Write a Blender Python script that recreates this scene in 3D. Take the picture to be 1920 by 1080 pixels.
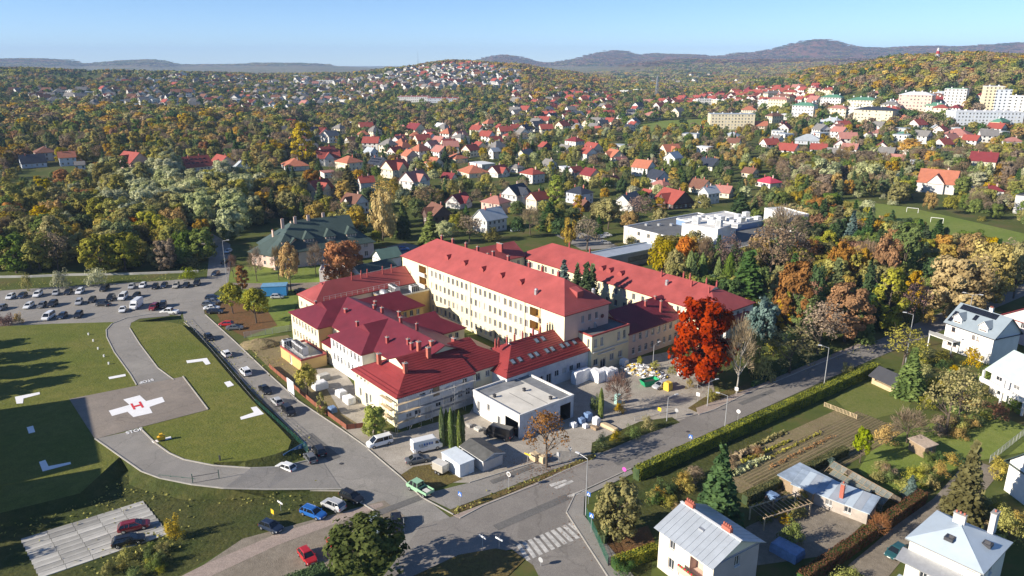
import bpy, math, random
import numpy as np
from math import sin, cos, pi, radians, atan2, hypot, sqrt
from mathutils import Vector, Matrix

random.seed(7)
for o in list(bpy.data.objects):
    bpy.data.objects.remove(o)
scene = bpy.context.scene
COL = scene.collection

# ------------------------------------------------------------------ camera, sky, sun, exposure
CAM_H, F_PX, HORIZON = 70.0, 1380.0, 118.0
PITCH = math.atan((540 - HORIZON) / F_PX)
cam_d = bpy.data.cameras.new('camera')
cam_d.sensor_width = 36.0
cam_d.lens = 36.0 * F_PX / 1920.0
cam_d.clip_start, cam_d.clip_end = 0.5, 40000.0
cam = bpy.data.objects.new('camera', cam_d)
cam.location = (0, 0, CAM_H)
cam.rotation_euler = (pi / 2 - PITCH, 0, 0)
COL.objects.link(cam)
scene.camera = cam

SUN_AZ, SUN_EL = radians(22.0), radians(24.5)      # direction the light travels, elevation
world = bpy.data.worlds.new('World')
scene.world = world
world.use_nodes = True
wn = world.node_tree
sky = wn.nodes.new('ShaderNodeTexSky')
sky.sky_type = 'NISHITA'
sky.sun_disc = False
sky.sun_elevation = SUN_EL
sky.sun_rotation = atan2(-cos(SUN_AZ), -sin(SUN_AZ))
sky.altitude = 1500
sky.air_density = 0.7
sky.dust_density = 0.0
sky.ozone_density = 4.5
bg = wn.nodes['Background']
bg.inputs['Strength'].default_value = 0.092
wn.links.new(sky.outputs['Color'], bg.inputs['Color'])

HAZE_D = 8e-5
sd = bpy.data.lights.new('sun', 'SUN')
sd.energy = 4.8
sd.angle = radians(0.5)
sd.color = (1.0, 0.9, 0.76)
sun = bpy.data.objects.new('sun', sd)
LDIR = Vector((cos(SUN_AZ) * cos(SUN_EL), sin(SUN_AZ) * cos(SUN_EL), -sin(SUN_EL)))
sun.rotation_euler = LDIR.to_track_quat('-Z', 'Y').to_euler()
sun.location = (-200, -80, 200)
COL.objects.link(sun)

vs = scene.view_settings
vs.view_transform = 'Standard'
vs.look = 'None'
vs.exposure = 0.9
vs.gamma = 1.0
vs.use_curve_mapping = False
scene.render.engine = 'CYCLES'
cy = scene.cycles
cy.max_bounces = 5
cy.diffuse_bounces = 2
cy.glossy_bounces = 2
cy.transmission_bounces = 2
cy.transparent_max_bounces = 6
cy.volume_bounces = 0
cy.use_denoising = True
cy.sample_clamp_indirect = 3.0

# ------------------------------------------------------------------ from the photograph's rays to the ground
CT, ST = cos(PITCH), sin(PITCH)


def ray(px, py):
    x = (px - 960) / F_PX
    y = -(py - 540) / F_PX
    return x, CT + y * ST, -ST + y * CT


def P(px, py, z=0.0):
    """ground point at height z seen at that place"""
    dx, dy, dz = ray(px, py)
    t = (z - CAM_H) / dz
    return dx * t, dy * t


def depth(x, y, z=0.0):
    return y * CT + (CAM_H - z) * ST


def proj(x, y, z=0.0):
    d = depth(x, y, z)
    return 960 + F_PX * x / d, 540 - F_PX * (y * ST - (CAM_H - z) * CT) / d


def height_at(x, y, toppy, z0=0.0):
    """height of an upright thing standing at x, y"""
    k = (540 - toppy) / F_PX
    # (y*ST + (z-H)*CT) = k*(y*CT - (z-H)*ST)
    zz = (k * y * CT - y * ST) / (CT + k * ST) + CAM_H
    return max(0.3, zz - z0)


# ------------------------------------------------------------------ terrain
def _hash(ix, iy, s):
    n = (ix * 374761393 + iy * 668265263 + s * 974634541) & 0xFFFFFFFF
    n = ((n ^ (n >> 13)) * 1274126177) & 0xFFFFFFFF
    return ((n ^ (n >> 16)) & 0xFFFF) / 65535.0


def vnoise(x, y, s=0):
    x = np.asarray(x, float); y = np.asarray(y, float)
    ix = np.floor(x).astype(np.int64); iy = np.floor(y).astype(np.int64)
    fx = x - ix; fy = y - iy
    fx = fx * fx * (3 - 2 * fx); fy = fy * fy * (3 - 2 * fy)
    a = _hash(ix, iy, s); b = _hash(ix + 1, iy, s); c = _hash(ix, iy + 1, s); d = _hash(ix + 1, iy + 1, s)
    return (a * (1 - fx) + b * fx) * (1 - fy) + (c * (1 - fx) + d * fx) * fy


def fbm(x, y, s=0, o=4):
    t = 0; amp = .5; tot = 0
    for i in range(o):
        t = t + amp * vnoise(x * 2 ** i, y * 2 ** i, s + i); tot += amp; amp *= .5
    return t / tot


T_COL = np.array([-100, 240, 480, 640, 740, 850, 960, 1060, 1150, 1300, 1430, 1560, 1700, 1800, 1960], float)
T_R = np.array([450, 700, 920, 1200, 1500, 2000, 2400, 3000, 4000, 6000], float)
T_H = np.array([
    [0, 9, 12, 20, 32, 52, 46, 30, 10, 0], [0, 9, 12, 18, 30, 48, 40, 25, 5, 0], [0, 5, 8, 11, 16, 28, 34, 20, 5, 0],
    [0, 0, 2, 4, 10, 28, 36, 15, 5, 0], [0, 0, 2, 8, 24, 52, 50, 20, 0, 0], [0, 0, 3, 12, 36, 72, 70, 30, 0, 0],
    [0, 0, 3, 12, 32, 62, 60, 25, 0, 0], [0, 0, 2, 8, 20, 40, 38, 15, 0, 0], [0, 0, 2, 5, 10, 16, 18, 10, 10, 10],
    [0, 2, 5, 6, 8, 8, 10, 20, 40, 60], [0, 3, 7, 15, 26, 28, 20, 20, 40, 60], [0, 4, 11, 38, 50, 50, 40, 30, 50, 60],
    [0, 4, 13, 62, 70, 70, 55, 40, 50, 60], [0, 4, 14, 68, 74, 74, 60, 40, 50, 60], [0, 4, 14, 62, 70, 70, 60, 40, 50, 60]], float)
S1 = np.array([(-300, 112), (0, 113), (60, 112), (120, 114), (150, 120), (175, 119), (230, 115), (285, 113), (310, 117), (335, 121),
               (450, 121), (480, 119), (560, 119), (600, 121), (650, 124), (720, 127), (800, 124), (880, 119), (915, 109), (945, 103), (970, 106), (1000, 115),
               (1030, 119), (1080, 112), (1110, 104), (1150, 98), (1175, 100), (1195, 107), (1230, 103), (1290, 105), (1330, 109), (1360, 107),
               (1390, 102), (1430, 101), (1465, 96), (1500, 88), (1540, 85), (1560, 88), (1620, 95), (1660, 96), (1700, 94), (1740, 95), (1800, 97), (1850, 95), (1920, 92), (2200, 95)], float)
R_FAR = 8200.0


def hz_np(x, y):
    x = np.asarray(x, float); y = np.asarray(y, float)
    R = np.hypot(x, y)
    c = 960 + 1443 * x / np.maximum(y, np.abs(x) * .7 + 1)
    c = np.clip(c, T_COL[0], T_COL[-1])
    i = np.clip(np.searchsorted(T_COL, c, 'right') - 1, 0, len(T_COL) - 2)
    fi = (c - T_COL[i]) / (T_COL[i + 1] - T_COL[i]); fi = fi * fi * (3 - 2 * fi)
    Rc = np.clip(R, T_R[0], T_R[-1])
    j = np.clip(np.searchsorted(T_R, Rc, 'right') - 1, 0, len(T_R) - 2)
    fj = (Rc - T_R[j]) / (T_R[j + 1] - T_R[j])
    h = (T_H[i, j] * (1 - fi) + T_H[i + 1, j] * fi) * (1 - fj) + (T_H[i, j + 1] * (1 - fi) + T_H[i + 1, j + 1] * fi) * fj
    h = h + np.clip((R - 900) / 1500, 0, 1) * 16 * (fbm(x / 420, y / 420, 3) - .5)
    cc = 960 + 1443 * x / np.maximum(y, np.abs(x) * .7 + 1)
    top = 70 + (118 - np.interp(cc, S1[:, 0], S1[:, 1])) / 1380 * R_FAR
    g = np.exp(-((R - R_FAR) / np.where(R < R_FAR, 1500, 2600)) ** 2)
    spur = (fbm(x / 900, y / 900, 11, 5) - .5) * 2
    ridge = top * g * (1 + 1.1 * spur * (1.01 - g) ** .5) + 26 * g * (fbm(x / 330, y / 330, 31, 4) - .5) * np.clip((cc - 900) / 300, 0, 1)
    front = np.clip((R - 4200) / 800, 0, 1) * np.clip((7400 - R) / 1800, 0, 1) * 90 * fbm(x / 800, y / 800, 23) * np.clip((cc - 950) / 250, 0, 1)
    h = h + np.maximum(ridge * np.clip((R - 3500) / 1500, 0, 1) - np.clip(h, 0, 60) * np.clip((R - 4000) / 2000, 0, 1), 0) + front * .6
    return np.where(R < 450, 0.0, h)


def hz(x, y):
    return float(hz_np(np.array([x]), np.array([y]))[0])


_ts = np.concatenate([np.linspace(60, 1500, 500), np.linspace(1500, 4500, 400)])


def PT(px, py):
    """where the sight line through that place meets the terrain"""
    dx, dy, dz = ray(px, py)
    X, Y, Z = dx * _ts, dy * _ts, CAM_H + dz * _ts
    hit = np.nonzero(Z <= hz_np(X, Y))[0]
    k = hit[0] if len(hit) else len(_ts) - 1
    return float(X[k]), float(Y[k]), float(hz_np(X[k:k + 1], Y[k:k + 1])[0])


# ------------------------------------------------------------------ object helpers
def tag(o, label=None, cat=None, group=None, kind=None):
    if label: o['label'] = label
    if cat: o['category'] = cat
    if group: o['group'] = group
    if kind: o['kind'] = kind
    return o


def empty(name, loc, rz=0.0, label=None, cat=None, group=None):
    o = bpy.data.objects.new(name, None)
    o.empty_display_size = .3
    o.location = loc
    o.rotation_euler = (0, 0, rz)
    COL.objects.link(o)
    return tag(o, label, cat, group)


def link(name, me, parent=None, loc=None, rz=None, scale=None):
    o = bpy.data.objects.new(name, me)
    COL.objects.link(o)
    if parent: o.parent = parent
    if loc is not None: o.location = loc
    if rz is not None: o.rotation_euler = (0, 0, rz)
    if scale is not None: o.scale = scale if hasattr(scale, '__len__') else (scale,) * 3
    return o


def copy_tree(o, parent=None):
    c = o.copy()
    COL.objects.link(c)
    if parent is not None: c.parent = parent
    for ch in o.children:
        copy_tree(ch, c)
    return c


class MB:
    """collects shapes, then becomes one mesh"""

    def __init__(s):
        s.v, s.f, s.m = [], [], []

    def poly(s, pts, m=0):
        n = len(s.v)
        s.v.extend([tuple(p) for p in pts])
        s.f.append(tuple(range(n, n + len(pts))))
        s.m.append(m)

    def box(s, x0, x1, y0, y1, z0, z1, m=0):
        n = len(s.v)
        s.v += [(x0, y0, z0), (x1, y0, z0), (x1, y1, z0), (x0, y1, z0), (x0, y0, z1), (x1, y0, z1), (x1, y1, z1), (x0, y1, z1)]
        for q in ((3, 2, 1, 0), (4, 5, 6, 7), (0, 1, 5, 4), (1, 2, 6, 5), (2, 3, 7, 6), (3, 0, 4, 7)):
            s.f.append(tuple(n + k for k in q)); s.m.append(m)
        return s

    def beam(s, a, b, w, h=None, m=0):
        """square bar from a to b"""
        a, b = Vector(a), Vector(b)
        d = (b - a).normalized()
        up = Vector((0, 0, 1)) if abs(d.z) < .95 else Vector((1, 0, 0))
        r = d.cross(up).normalized() * w / 2
        u = r.cross(d).normalized() * (h or w) / 2
        n = len(s.v)
        for p in (a, b):
            for q in (-r - u, r - u, r + u, -r + u):
                s.v.append(tuple(p + q))
        for q in ((3, 2, 1, 0), (4, 5, 6, 7), (0, 1, 5, 4), (1, 2, 6, 5), (2, 3, 7, 6), (3, 0, 4, 7)):
            s.f.append(tuple(n + k for k in q)); s.m.append(m)
        return s

    def tube(s, pts, rads, n=8, m=0, cap=True):
        rings = []
        for i, p in enumerate(pts):
            p = Vector(p)
            d = (Vector(pts[min(i + 1, len(pts) - 1)]) - Vector(pts[max(i - 1, 0)])).normalized()
            up = Vector((0, 0, 1)) if abs(d.z) < .9 else Vector((1, 0, 0))
            r = d.cross(up).normalized(); u = r.cross(d)
            k = len(s.v)
            for j in range(n):
                t = 2 * pi * j / n
                s.v.append(tuple(p + (r * cos(t) + u * sin(t)) * rads[i]))
            rings.append(k)
        for a, b in zip(rings, rings[1:]):
            for j in range(n):
                s.f.append((a + j, a + (j + 1) % n, b + (j + 1) % n, b + j)); s.m.append(m)
        if cap:
            s.f.append(tuple(range(rings[0], rings[0] + n))[::-1]); s.m.append(m)
            s.f.append(tuple(range(rings[-1], rings[-1] + n))); s.m.append(m)
        return s

    def ball(s, c, rx, ry, rz, n=8, k=5, m=0):
        base = len(s.v)
        for i in range(k + 1):
            t = pi * i / k
            for j in range(n):
                a = 2 * pi * j / n
                s.v.append((c[0] + rx * sin(t) * cos(a), c[1] + ry * sin(t) * sin(a), c[2] + rz * cos(t)))
        for i in range(k):
            for j in range(n):
                s.f.append((base + i * n + j, base + (i + 1) * n + j, base + (i + 1) * n + (j + 1) % n, base + i * n + (j + 1) % n)); s.m.append(m)
        return s

    def mesh(s, name, mats):
        me = bpy.data.meshes.new(name)
        me.from_pydata(s.v, [], s.f)
        for q in (mats if isinstance(mats, (list, tuple)) else [mats]):
            me.materials.append(q)
        if len(me.materials) > 1:
            me.polygons.foreach_set('material_index', s.m)
        me.update()
        return me

    def obj(s, name, mats, parent=None, **k):
        return link(name, s.mesh(name, mats), parent, **k)


# ------------------------------------------------------------------ materials
_mats = {}


def mat(name, c, rough=.85, var=.18, scale=.6, bump=0.0, bscale=8.0, metal=0.0, spec=.3, c2=None, detail=5.0, rand=0.0, coord='Object', coat=0.0):
    """surface of one colour with grain, wear and fine relief"""
    if name in _mats: return _mats[name]
    m = bpy.data.materials.new(name); m.use_nodes = True
    N, L = m.node_tree.nodes, m.node_tree.links
    b = N['Principled BSDF']
    b.inputs['Roughness'].default_value = rough
    b.inputs['Metallic'].default_value = metal
    b.inputs['Specular IOR Level'].default_value = spec
    if coat: b.inputs['Coat Weight'].default_value = coat
    tc = N.new('ShaderNodeTexCoord')
    nz = N.new('ShaderNodeTexNoise'); nz.inputs['Scale'].default_value = scale; nz.inputs['Detail'].default_value = detail
    nz.inputs['Roughness'].default_value = .65
    L.new(tc.outputs[coord], nz.inputs['Vector'])
    rp = N.new('ShaderNodeValToRGB')
    rp.color_ramp.elements[0].position = .3; rp.color_ramp.elements[1].position = .7
    lo = [max(0, k * (1 - var)) for k in c]; hi = [min(1, k * (1 + var)) for k in c]
    if c2: hi = c2
    rp.color_ramp.elements[0].color = (*lo, 1); rp.color_ramp.elements[1].color = (*hi, 1)
    L.new(nz.outputs['Fac'], rp.inputs['Fac'])
    out = rp.outputs['Color']
    if rand:
        oi = N.new('ShaderNodeObjectInfo'); hs = N.new('ShaderNodeHueSaturation')
        mr = N.new('ShaderNodeMapRange'); mr.inputs['To Min'].default_value = 1 - rand; mr.inputs['To Max'].default_value = 1 + rand
        L.new(oi.outputs['Random'], mr.inputs['Value']); L.new(mr.outputs['Result'], hs.inputs['Value']); L.new(out, hs.inputs['Color'])
        out = hs.outputs['Color']
    L.new(out, b.inputs['Base Color'])
    if bump:
        n2 = N.new('ShaderNodeTexNoise'); n2.inputs['Scale'].default_value = bscale; n2.inputs['Detail'].default_value = 4
        L.new(tc.outputs[coord], n2.inputs['Vector'])
        bp = N.new('ShaderNodeBump'); bp.inputs['Strength'].default_value = bump; bp.inputs['Distance'].default_value = .15
        L.new(n2.outputs['Fac'], bp.inputs['Height']); L.new(bp.outputs['Normal'], b.inputs['Normal'])
    _mats[name] = m
    return m


def ground_mat(name, cols, s1=.05, s2=.9, bump=.5, bs=2.5, rough=.95, fine=6.0, cracks=0.0):
    """patchy ground: three colours mixed by broad and fine noise"""
    m = bpy.data.materials.new(name); m.use_nodes = True
    N, L = m.node_tree.nodes, m.node_tree.links
    b = N['Principled BSDF']; b.inputs['Roughness'].default_value = rough; b.inputs['Specular IOR Level'].default_value = .15
    g = N.new('ShaderNodeNewGeometry')
    outs = []
    for s, d in ((s1, 4), (s2, 6)):
        n = N.new('ShaderNodeTexNoise'); n.inputs['Scale'].default_value = s; n.inputs['Detail'].default_value = d; n.inputs['Roughness'].default_value = .7
        L.new(g.outputs['Position'], n.inputs['Vector'])
        r = N.new('ShaderNodeMapRange'); r.inputs['From Min'].default_value = .35; r.inputs['From Max'].default_value = .65
        L.new(n.outputs['Fac'], r.inputs['Value']); outs.append(r.outputs['Result'])
    mx = N.new('ShaderNodeMix'); mx.data_type = 'RGBA'
    mx.inputs['A'].default_value = (*cols[0], 1); mx.inputs['B'].default_value = (*cols[1], 1); L.new(outs[0], mx.inputs['Factor'])
    m2 = N.new('ShaderNodeMix'); m2.data_type = 'RGBA'
    L.new(mx.outputs['Result'], m2.inputs['A']); m2.inputs['B'].default_value = (*cols[2], 1)
    ml = N.new('ShaderNodeMath'); ml.operation = 'MULTIPLY'; ml.inputs[1].default_value = .7
    L.new(outs[1], ml.inputs[0]); L.new(ml.outputs[0], m2.inputs['Factor'])
    fn = N.new('ShaderNodeTexNoise'); fn.inputs['Scale'].default_value = fine; fn.inputs['Detail'].default_value = 3
    L.new(g.outputs['Position'], fn.inputs['Vector'])
    mr = N.new('ShaderNodeMapRange'); mr.inputs['From Min'].default_value = .3; mr.inputs['From Max'].default_value = .7
    mr.inputs['To Min'].default_value = .78; mr.inputs['To Max'].default_value = 1.22
    L.new(fn.outputs['Fac'], mr.inputs['Value'])
    hs = N.new('ShaderNodeHueSaturation'); L.new(m2.outputs['Result'], hs.inputs['Color']); L.new(mr.outputs['Result'], hs.inputs['Value'])
    out = hs.outputs['Color']
    if cracks:
        dn = N.new('ShaderNodeTexNoise'); dn.inputs['Scale'].default_value = .5; L.new(g.outputs['Position'], dn.inputs['Vector'])
        av = N.new('ShaderNodeVectorMath'); av.operation = 'MULTIPLY_ADD'; av.inputs[1].default_value = (2.5, 2.5, 0); L.new(dn.outputs['Color'], av.inputs[0]); L.new(g.outputs['Position'], av.inputs[2])
        vo = N.new('ShaderNodeTexVoronoi'); vo.feature = 'DISTANCE_TO_EDGE'; vo.inputs['Scale'].default_value = cracks; L.new(av.outputs[0], vo.inputs['Vector'])
        cr = N.new('ShaderNodeMapRange'); cr.inputs['From Max'].default_value = .012; cr.inputs['To Min'].default_value = .8; L.new(vo.outputs['Distance'], cr.inputs['Value'])
        v2 = N.new('ShaderNodeTexVoronoi'); v2.inputs['Scale'].default_value = cracks * 1.6; L.new(g.outputs['Position'], v2.inputs['Vector'])
        sx = N.new('ShaderNodeSeparateColor'); L.new(v2.outputs['Color'], sx.inputs[0])
        pr = N.new('ShaderNodeMapRange'); pr.inputs['From Min'].default_value = .7; pr.inputs['To Min'].default_value = 1.0; pr.inputs['To Max'].default_value = .9; L.new(sx.outputs[0], pr.inputs['Value'])
        mm = N.new('ShaderNodeMath'); mm.operation = 'MULTIPLY'; L.new(cr.outputs[0], mm.inputs[0]); L.new(pr.outputs[0], mm.inputs[1])
        h2 = N.new('ShaderNodeHueSaturation'); L.new(out, h2.inputs['Color']); L.new(mm.outputs[0], h2.inputs['Value']); out = h2.outputs['Color']
    L.new(out, b.inputs['Base Color'])
    if bump:
        n = N.new('ShaderNodeTexNoise'); n.inputs['Scale'].default_value = bs; n.inputs['Detail'].default_value = 5
        L.new(g.outputs['Position'], n.inputs['Vector'])
        bp = N.new('ShaderNodeBump'); bp.inputs['Strength'].default_value = bump; bp.inputs['Distance'].default_value = .2
        L.new(n.outputs['Fac'], bp.inputs['Height']); L.new(bp.outputs['Normal'], b.inputs['Normal'])
    _mats[name] = m
    return m


def leaf_mat(name, c, c2=None, var=.28):
    """leaf colour that differs a little from tree to tree and from clump to clump"""
    key = 'leaf_' + name
    if key in _mats: return _mats[key]
    m = bpy.data.materials.new(key); m.use_nodes = True
    N, L = m.node_tree.nodes, m.node_tree.links
    N.remove(N['Principled BSDF'])
    tc = N.new('ShaderNodeTexCoord'); oi = N.new('ShaderNodeObjectInfo')
    nz = N.new('ShaderNodeTexNoise'); nz.noise_dimensions = '4D'; nz.inputs['Scale'].default_value = .55; nz.inputs['Detail'].default_value = 3
    wm = N.new('ShaderNodeMath'); wm.operation = 'MULTIPLY'; wm.inputs[1].default_value = 50
    L.new(oi.outputs['Random'], wm.inputs[0]); L.new(wm.outputs[0], nz.inputs['W']); L.new(tc.outputs['Object'], nz.inputs['Vector'])
    rp = N.new('ShaderNodeValToRGB'); e = rp.color_ramp.elements
    e[0].position = .35; e[1].position = .68
    e[0].color = (*[k * (1 - var) for k in c], 1); e[1].color = (*(c2 or [k * (1 + var) for k in c]), 1)
    L.new(nz.outputs['Fac'], rp.inputs['Fac'])
    hs = N.new('ShaderNodeHueSaturation')
    for sock, lo, hi, mul in (('Hue', .486, .514, 7.3), ('Saturation', .78, 1.15, 3.7), ('Value', .8, 1.2, 1.0)):
        f = N.new('ShaderNodeMath'); f.operation = 'MULTIPLY'; f.inputs[1].default_value = mul; L.new(oi.outputs['Random'], f.inputs[0])
        g = N.new('ShaderNodeMath'); g.operation = 'FRACT'; L.new(f.outputs[0], g.inputs[0])
        r = N.new('ShaderNodeMapRange'); r.inputs['To Min'].default_value = lo; r.inputs['To Max'].default_value = hi
        L.new(g.outputs[0], r.inputs['Value']); L.new(r.outputs['Result'], hs.inputs[sock])
    L.new(rp.outputs['Color'], hs.inputs['Color'])
    df = N.new('ShaderNodeBsdfDiffuse'); tl = N.new('ShaderNodeBsdfTranslucent'); mx = N.new('ShaderNodeMixShader')
    mx.inputs[0].default_value = .25
    L.new(hs.outputs['Color'], df.inputs['Color']); L.new(hs.outputs['Color'], tl.inputs['Color'])
    L.new(df.outputs[0], mx.inputs[1]); L.new(tl.outputs[0], mx.inputs[2])
    L.new(mx.outputs[0], N['Material Output'].inputs['Surface'])
    _mats[key] = m
    return m


def row_mat(name, c, period=.35, axis=2, strength=.35, rough=.6, var=.12, dark=.75, spec=.35, metal=0.0):
    """sheet with ribs at a fixed spacing along one object axis (tile courses, corrugation)"""
    m = mat(name, c, rough, var, .25, spec=spec, metal=metal)
    N, L = m.node_tree.nodes, m.node_tree.links
    tc = N.new('ShaderNodeTexCoord'); sx = N.new('ShaderNodeSeparateXYZ'); L.new(tc.outputs['Object'], sx.inputs[0])
    mu = N.new('ShaderNodeMath'); mu.operation = 'DIVIDE'; mu.inputs[1].default_value = period; L.new(sx.outputs[axis], mu.inputs[0])
    fr = N.new('ShaderNodeMath'); fr.operation = 'FRACT'; L.new(mu.outputs[0], fr.inputs[0])
    bp = N.new('ShaderNodeBump'); bp.inputs['Strength'].default_value = strength; bp.inputs['Distance'].default_value = .08
    L.new(fr.outputs[0], bp.inputs['Height']); L.new(bp.outputs['Normal'], N['Principled BSDF'].inputs['Normal'])
    return m


WHITE = mat('white_paint', (.76, .75, .72), .7, .09, .5, detail=8)
CREAM = mat('cream_render', (.75, .68, .46), .85, .1, .25, detail=9)
OCHRE = mat('ochre_render', (.62, .42, .17), .85, .08, .3)
PINKISH = mat('pink_render', (.60, .44, .36), .85, .08, .3)
PALE_GREY = mat('pale_grey_render', (.62, .61, .58), .85, .1, .3)
CONC = mat('concrete', (.46, .45, .41), .9, .16, .35, .2, 3)
CONC_D = mat('weathered_concrete', (.34, .33, .31), .92, .25, .5, .3, 3)
RED_ROOF = mat('red_painted_roof', (.325, .072, .066), .55, .2, .22, .1, .7, spec=.3, detail=9)
MAROON = row_mat('maroon_ribbed_roof', (.15, .021, .032), .3, 1, .3, .5, .2)
TILE_RED = row_mat('red_metal_tile', (.25, .036, .034), .42, 2, .9, .5, .2)
ROOF_D = mat('dark_red_trim', (.2, .025, .03), .6, .1)
BRICK = mat('red_brick_chimney', (.42, .13, .09), .9, .2, 3, .3, 10)
METAL = mat('grey_metal', (.5, .51, .52), .4, .1, 2, metal=.6, spec=.5)
DARKMETAL = mat('dark_metal', (.06, .06, .065), .5, .1, 2)
BLACK = mat('black_void', (.012, .012, .013), .9, .1)
GLASS = mat('window_glass', (.035, .04, .05), .08, .3, .7, spec=.8)
GLASS_B = mat('window_blind', (.5, .49, .45), .5, .2, .8)
GLASS_L = mat('curtained_glass', (.2, .2, .2), .15, .4, .8, spec=.7)
ROOFBIT = mat('grey_roof_felt', (.13, .135, .14), .9, .2, .3)
TIMBER = mat('weathered_timber', (.30, .22, .14), .9, .25, 2)
TIMBER_P = mat('pale_timber', (.55, .43, .27), .85, .2, 2)
BARK = mat('bark', (.11, .085, .065), .95, .3, 2, .4, 9)
BARK_P = mat('pale_bark', (.42, .39, .34), .9, .25, 2, .3, 9)

# ------------------------------------------------------------------ ground
m_land = bpy.data.materials.new('land'); m_land.use_nodes = True


def _land():
    N, L = m_land.node_tree.nodes, m_land.node_tree.links
    b = N['Principled BSDF']; b.inputs['Roughness'].default_value = .97; b.inputs['Specular IOR Level'].default_value = .1
    g = N.new('ShaderNodeNewGeometry')

    def noise(s, d=5, r=.65):
        n = N.new('ShaderNodeTexNoise'); n.inputs['Scale'].default_value = s; n.inputs['Detail'].default_value = d; n.inputs['Roughness'].default_value = r
        L.new(g.outputs['Position'], n.inputs['Vector']); return n.outputs['Fac']

    def ramp(f, stops):
        r = N.new('ShaderNodeValToRGB'); e = r.color_ramp.elements
        e[0].position, e[0].color = stops[0][0], (*stops[0][1], 1)
        e[1].position, e[1].color = stops[-1][0], (*stops[-1][1], 1)
        for p, c in stops[1:-1]:
            q = e.new(p); q.color = (*c, 1)
        L.new(f, r.inputs['Fac']); return r.outputs['Color']

    def mix(f, a, c):
        x = N.new('ShaderNodeMix'); x.data_type = 'RGBA'; L.new(f, x.inputs['Factor']); L.new(a, x.inputs['A']); L.new(c, x.inputs['B']); return x.outputs['Result']

    near = ramp(noise(.07, 8, .75), [(.3, (.055, .075, .018)), (.5, (.085, .105, .028)), (.62, (.12, .105, .04)), (.75, (.10, .075, .04))])
    wood = ramp(noise(.012, 12, .82), [(.36, (.04, .05, .02)), (.44, (.10, .06, .035)), (.53, (.19, .075, .05)), (.66, (.27, .11, .065))])
    fieldc = ramp(noise(.0035, 3, .5), [(.35, (.10, .12, .04)), (.5, (.2, .17, .09)), (.65, (.12, .11, .05))])
    ln = N.new('ShaderNodeVectorMath'); ln.operation = 'LENGTH'; L.new(g.outputs['Position'], ln.inputs[0])

    def rng(sock, a, c):
        r = N.new('ShaderNodeMapRange'); r.inputs['From Min'].default_value = a; r.inputs['From Max'].default_value = c; L.new(sock, r.inputs['Value']); return r.outputs['Result']

    sx = N.new('ShaderNodeSeparateXYZ'); L.new(g.outputs['Position'], sx.inputs[0])
    far = mix(rng(sx.outputs['Z'], 30, 75), fieldc, wood)
    c = mix(rng(ln.outputs['Value'], 3400, 4400), near, far)
    L.new(c, b.inputs['Base Color'])
    bp = N.new('ShaderNodeBump'); bp.inputs['Strength'].default_value = .8
    dm = N.new('ShaderNodeMapRange'); dm.inputs['From Min'].default_value = 800; dm.inputs['From Max'].default_value = 6000; dm.inputs['To Min'].default_value = .3; dm.inputs['To Max'].default_value = 22
    L.new(ln.outputs['Value'], dm.inputs['Value']); L.new(dm.outputs['Result'], bp.inputs['Distance'])
    L.new(noise(.035, 6, .7), bp.inputs['Height']); L.new(bp.outputs['Normal'], b.inputs['Normal'])


_land()


def terrain():
    az = np.concatenate([np.arange(-180, -44, 4.0), np.arange(-44, 44.01, .16), np.arange(48, 180.1, 4.0)])
    az[-1] = 180
    R = np.concatenate([[6, 120, 250, 350, 449], np.geomspace(455, 3000, 110), np.geomspace(3040, 14000, 150), [17000, 21000, 26000]])
    A, RR = np.meshgrid(np.radians(az), R)
    X = RR * np.sin(A); Y = RR * np.cos(A)
    Z = hz_np(X, Y)
    Z = np.where(RR > 16000, -30, Z)
    nv = len(az)
    V = np.stack([X.ravel(), Y.ravel(), Z.ravel()], 1)
    i, j = np.meshgrid(np.arange(len(R) - 1), np.arange(nv - 1), indexing='ij')
    a = (i * nv + j).ravel()
    Fq = np.stack([a, a + 1, a + nv + 1, a + nv], 1)
    faces = Fq.tolist()
    faces.append(list(range(nv - 1)))
    me = bpy.data.meshes.new('terrain')
    me.from_pydata(V.tolist(), [], faces)
    me.polygons.foreach_set('use_smooth', [True] * len(me.polygons))
    me.materials.append(m_land)
    o = link('terrain', me)
    tag(o, 'valley floor rising to wooded hills at the horizon', kind='structure')


terrain()

A_LAWN = ground_mat('mown_lawn', [(.122, .145, .025), (.185, .175, .045), (.088, .11, .02)], .045, .55, .6, 2.2)
A_LAWN2 = ground_mat('garden_lawn', [(.14, .165, .04), (.19, .185, .06), (.10, .13, .025)], .1, 1.0, .4, 3)
A_BRIGHT = ground_mat('bright_grass', [(.155, .215, .038), (.21, .24, .06), (.125, .17, .03)], .035, .5, .4, 2)
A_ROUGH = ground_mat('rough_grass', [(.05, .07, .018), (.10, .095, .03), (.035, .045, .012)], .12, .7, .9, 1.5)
A_DRY = ground_mat('dry_grass', [(.17, .12, .045), (.13, .12, .035), (.09, .06, .03)], .15, 1.2, .7, 2.5)
A_ASPH = ground_mat('worn_asphalt', [(.225, .21, .19), (.265, .245, .22), (.19, .175, .16)], .05, .22, .12, 12, .9, 9, .07)
A_ASPH2 = ground_mat('pale_asphalt', [(.26, .245, .225), (.31, .29, .26), (.22, .21, .19)], .05, .25, .12, 12, .9, 9, .09)
A_PAD = ground_mat('pad_asphalt', [(.25, .215, .18), (.29, .25, .21), (.21, .185, .16)], .07, .3, .1, 12, .9, 8, .1)
A_YARD = ground_mat('yard_concrete', [(.36, .33, .28), (.44, .40, .34), (.28, .25, .21)], .05, .3, .15, 8, .9, 5, .12)
A_GRAVEL = ground_mat('gravel', [(.25, .215, .17), (.31, .27, .215), (.17, .145, .11)], .12, .9, .5, 9, .95, 14)
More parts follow.
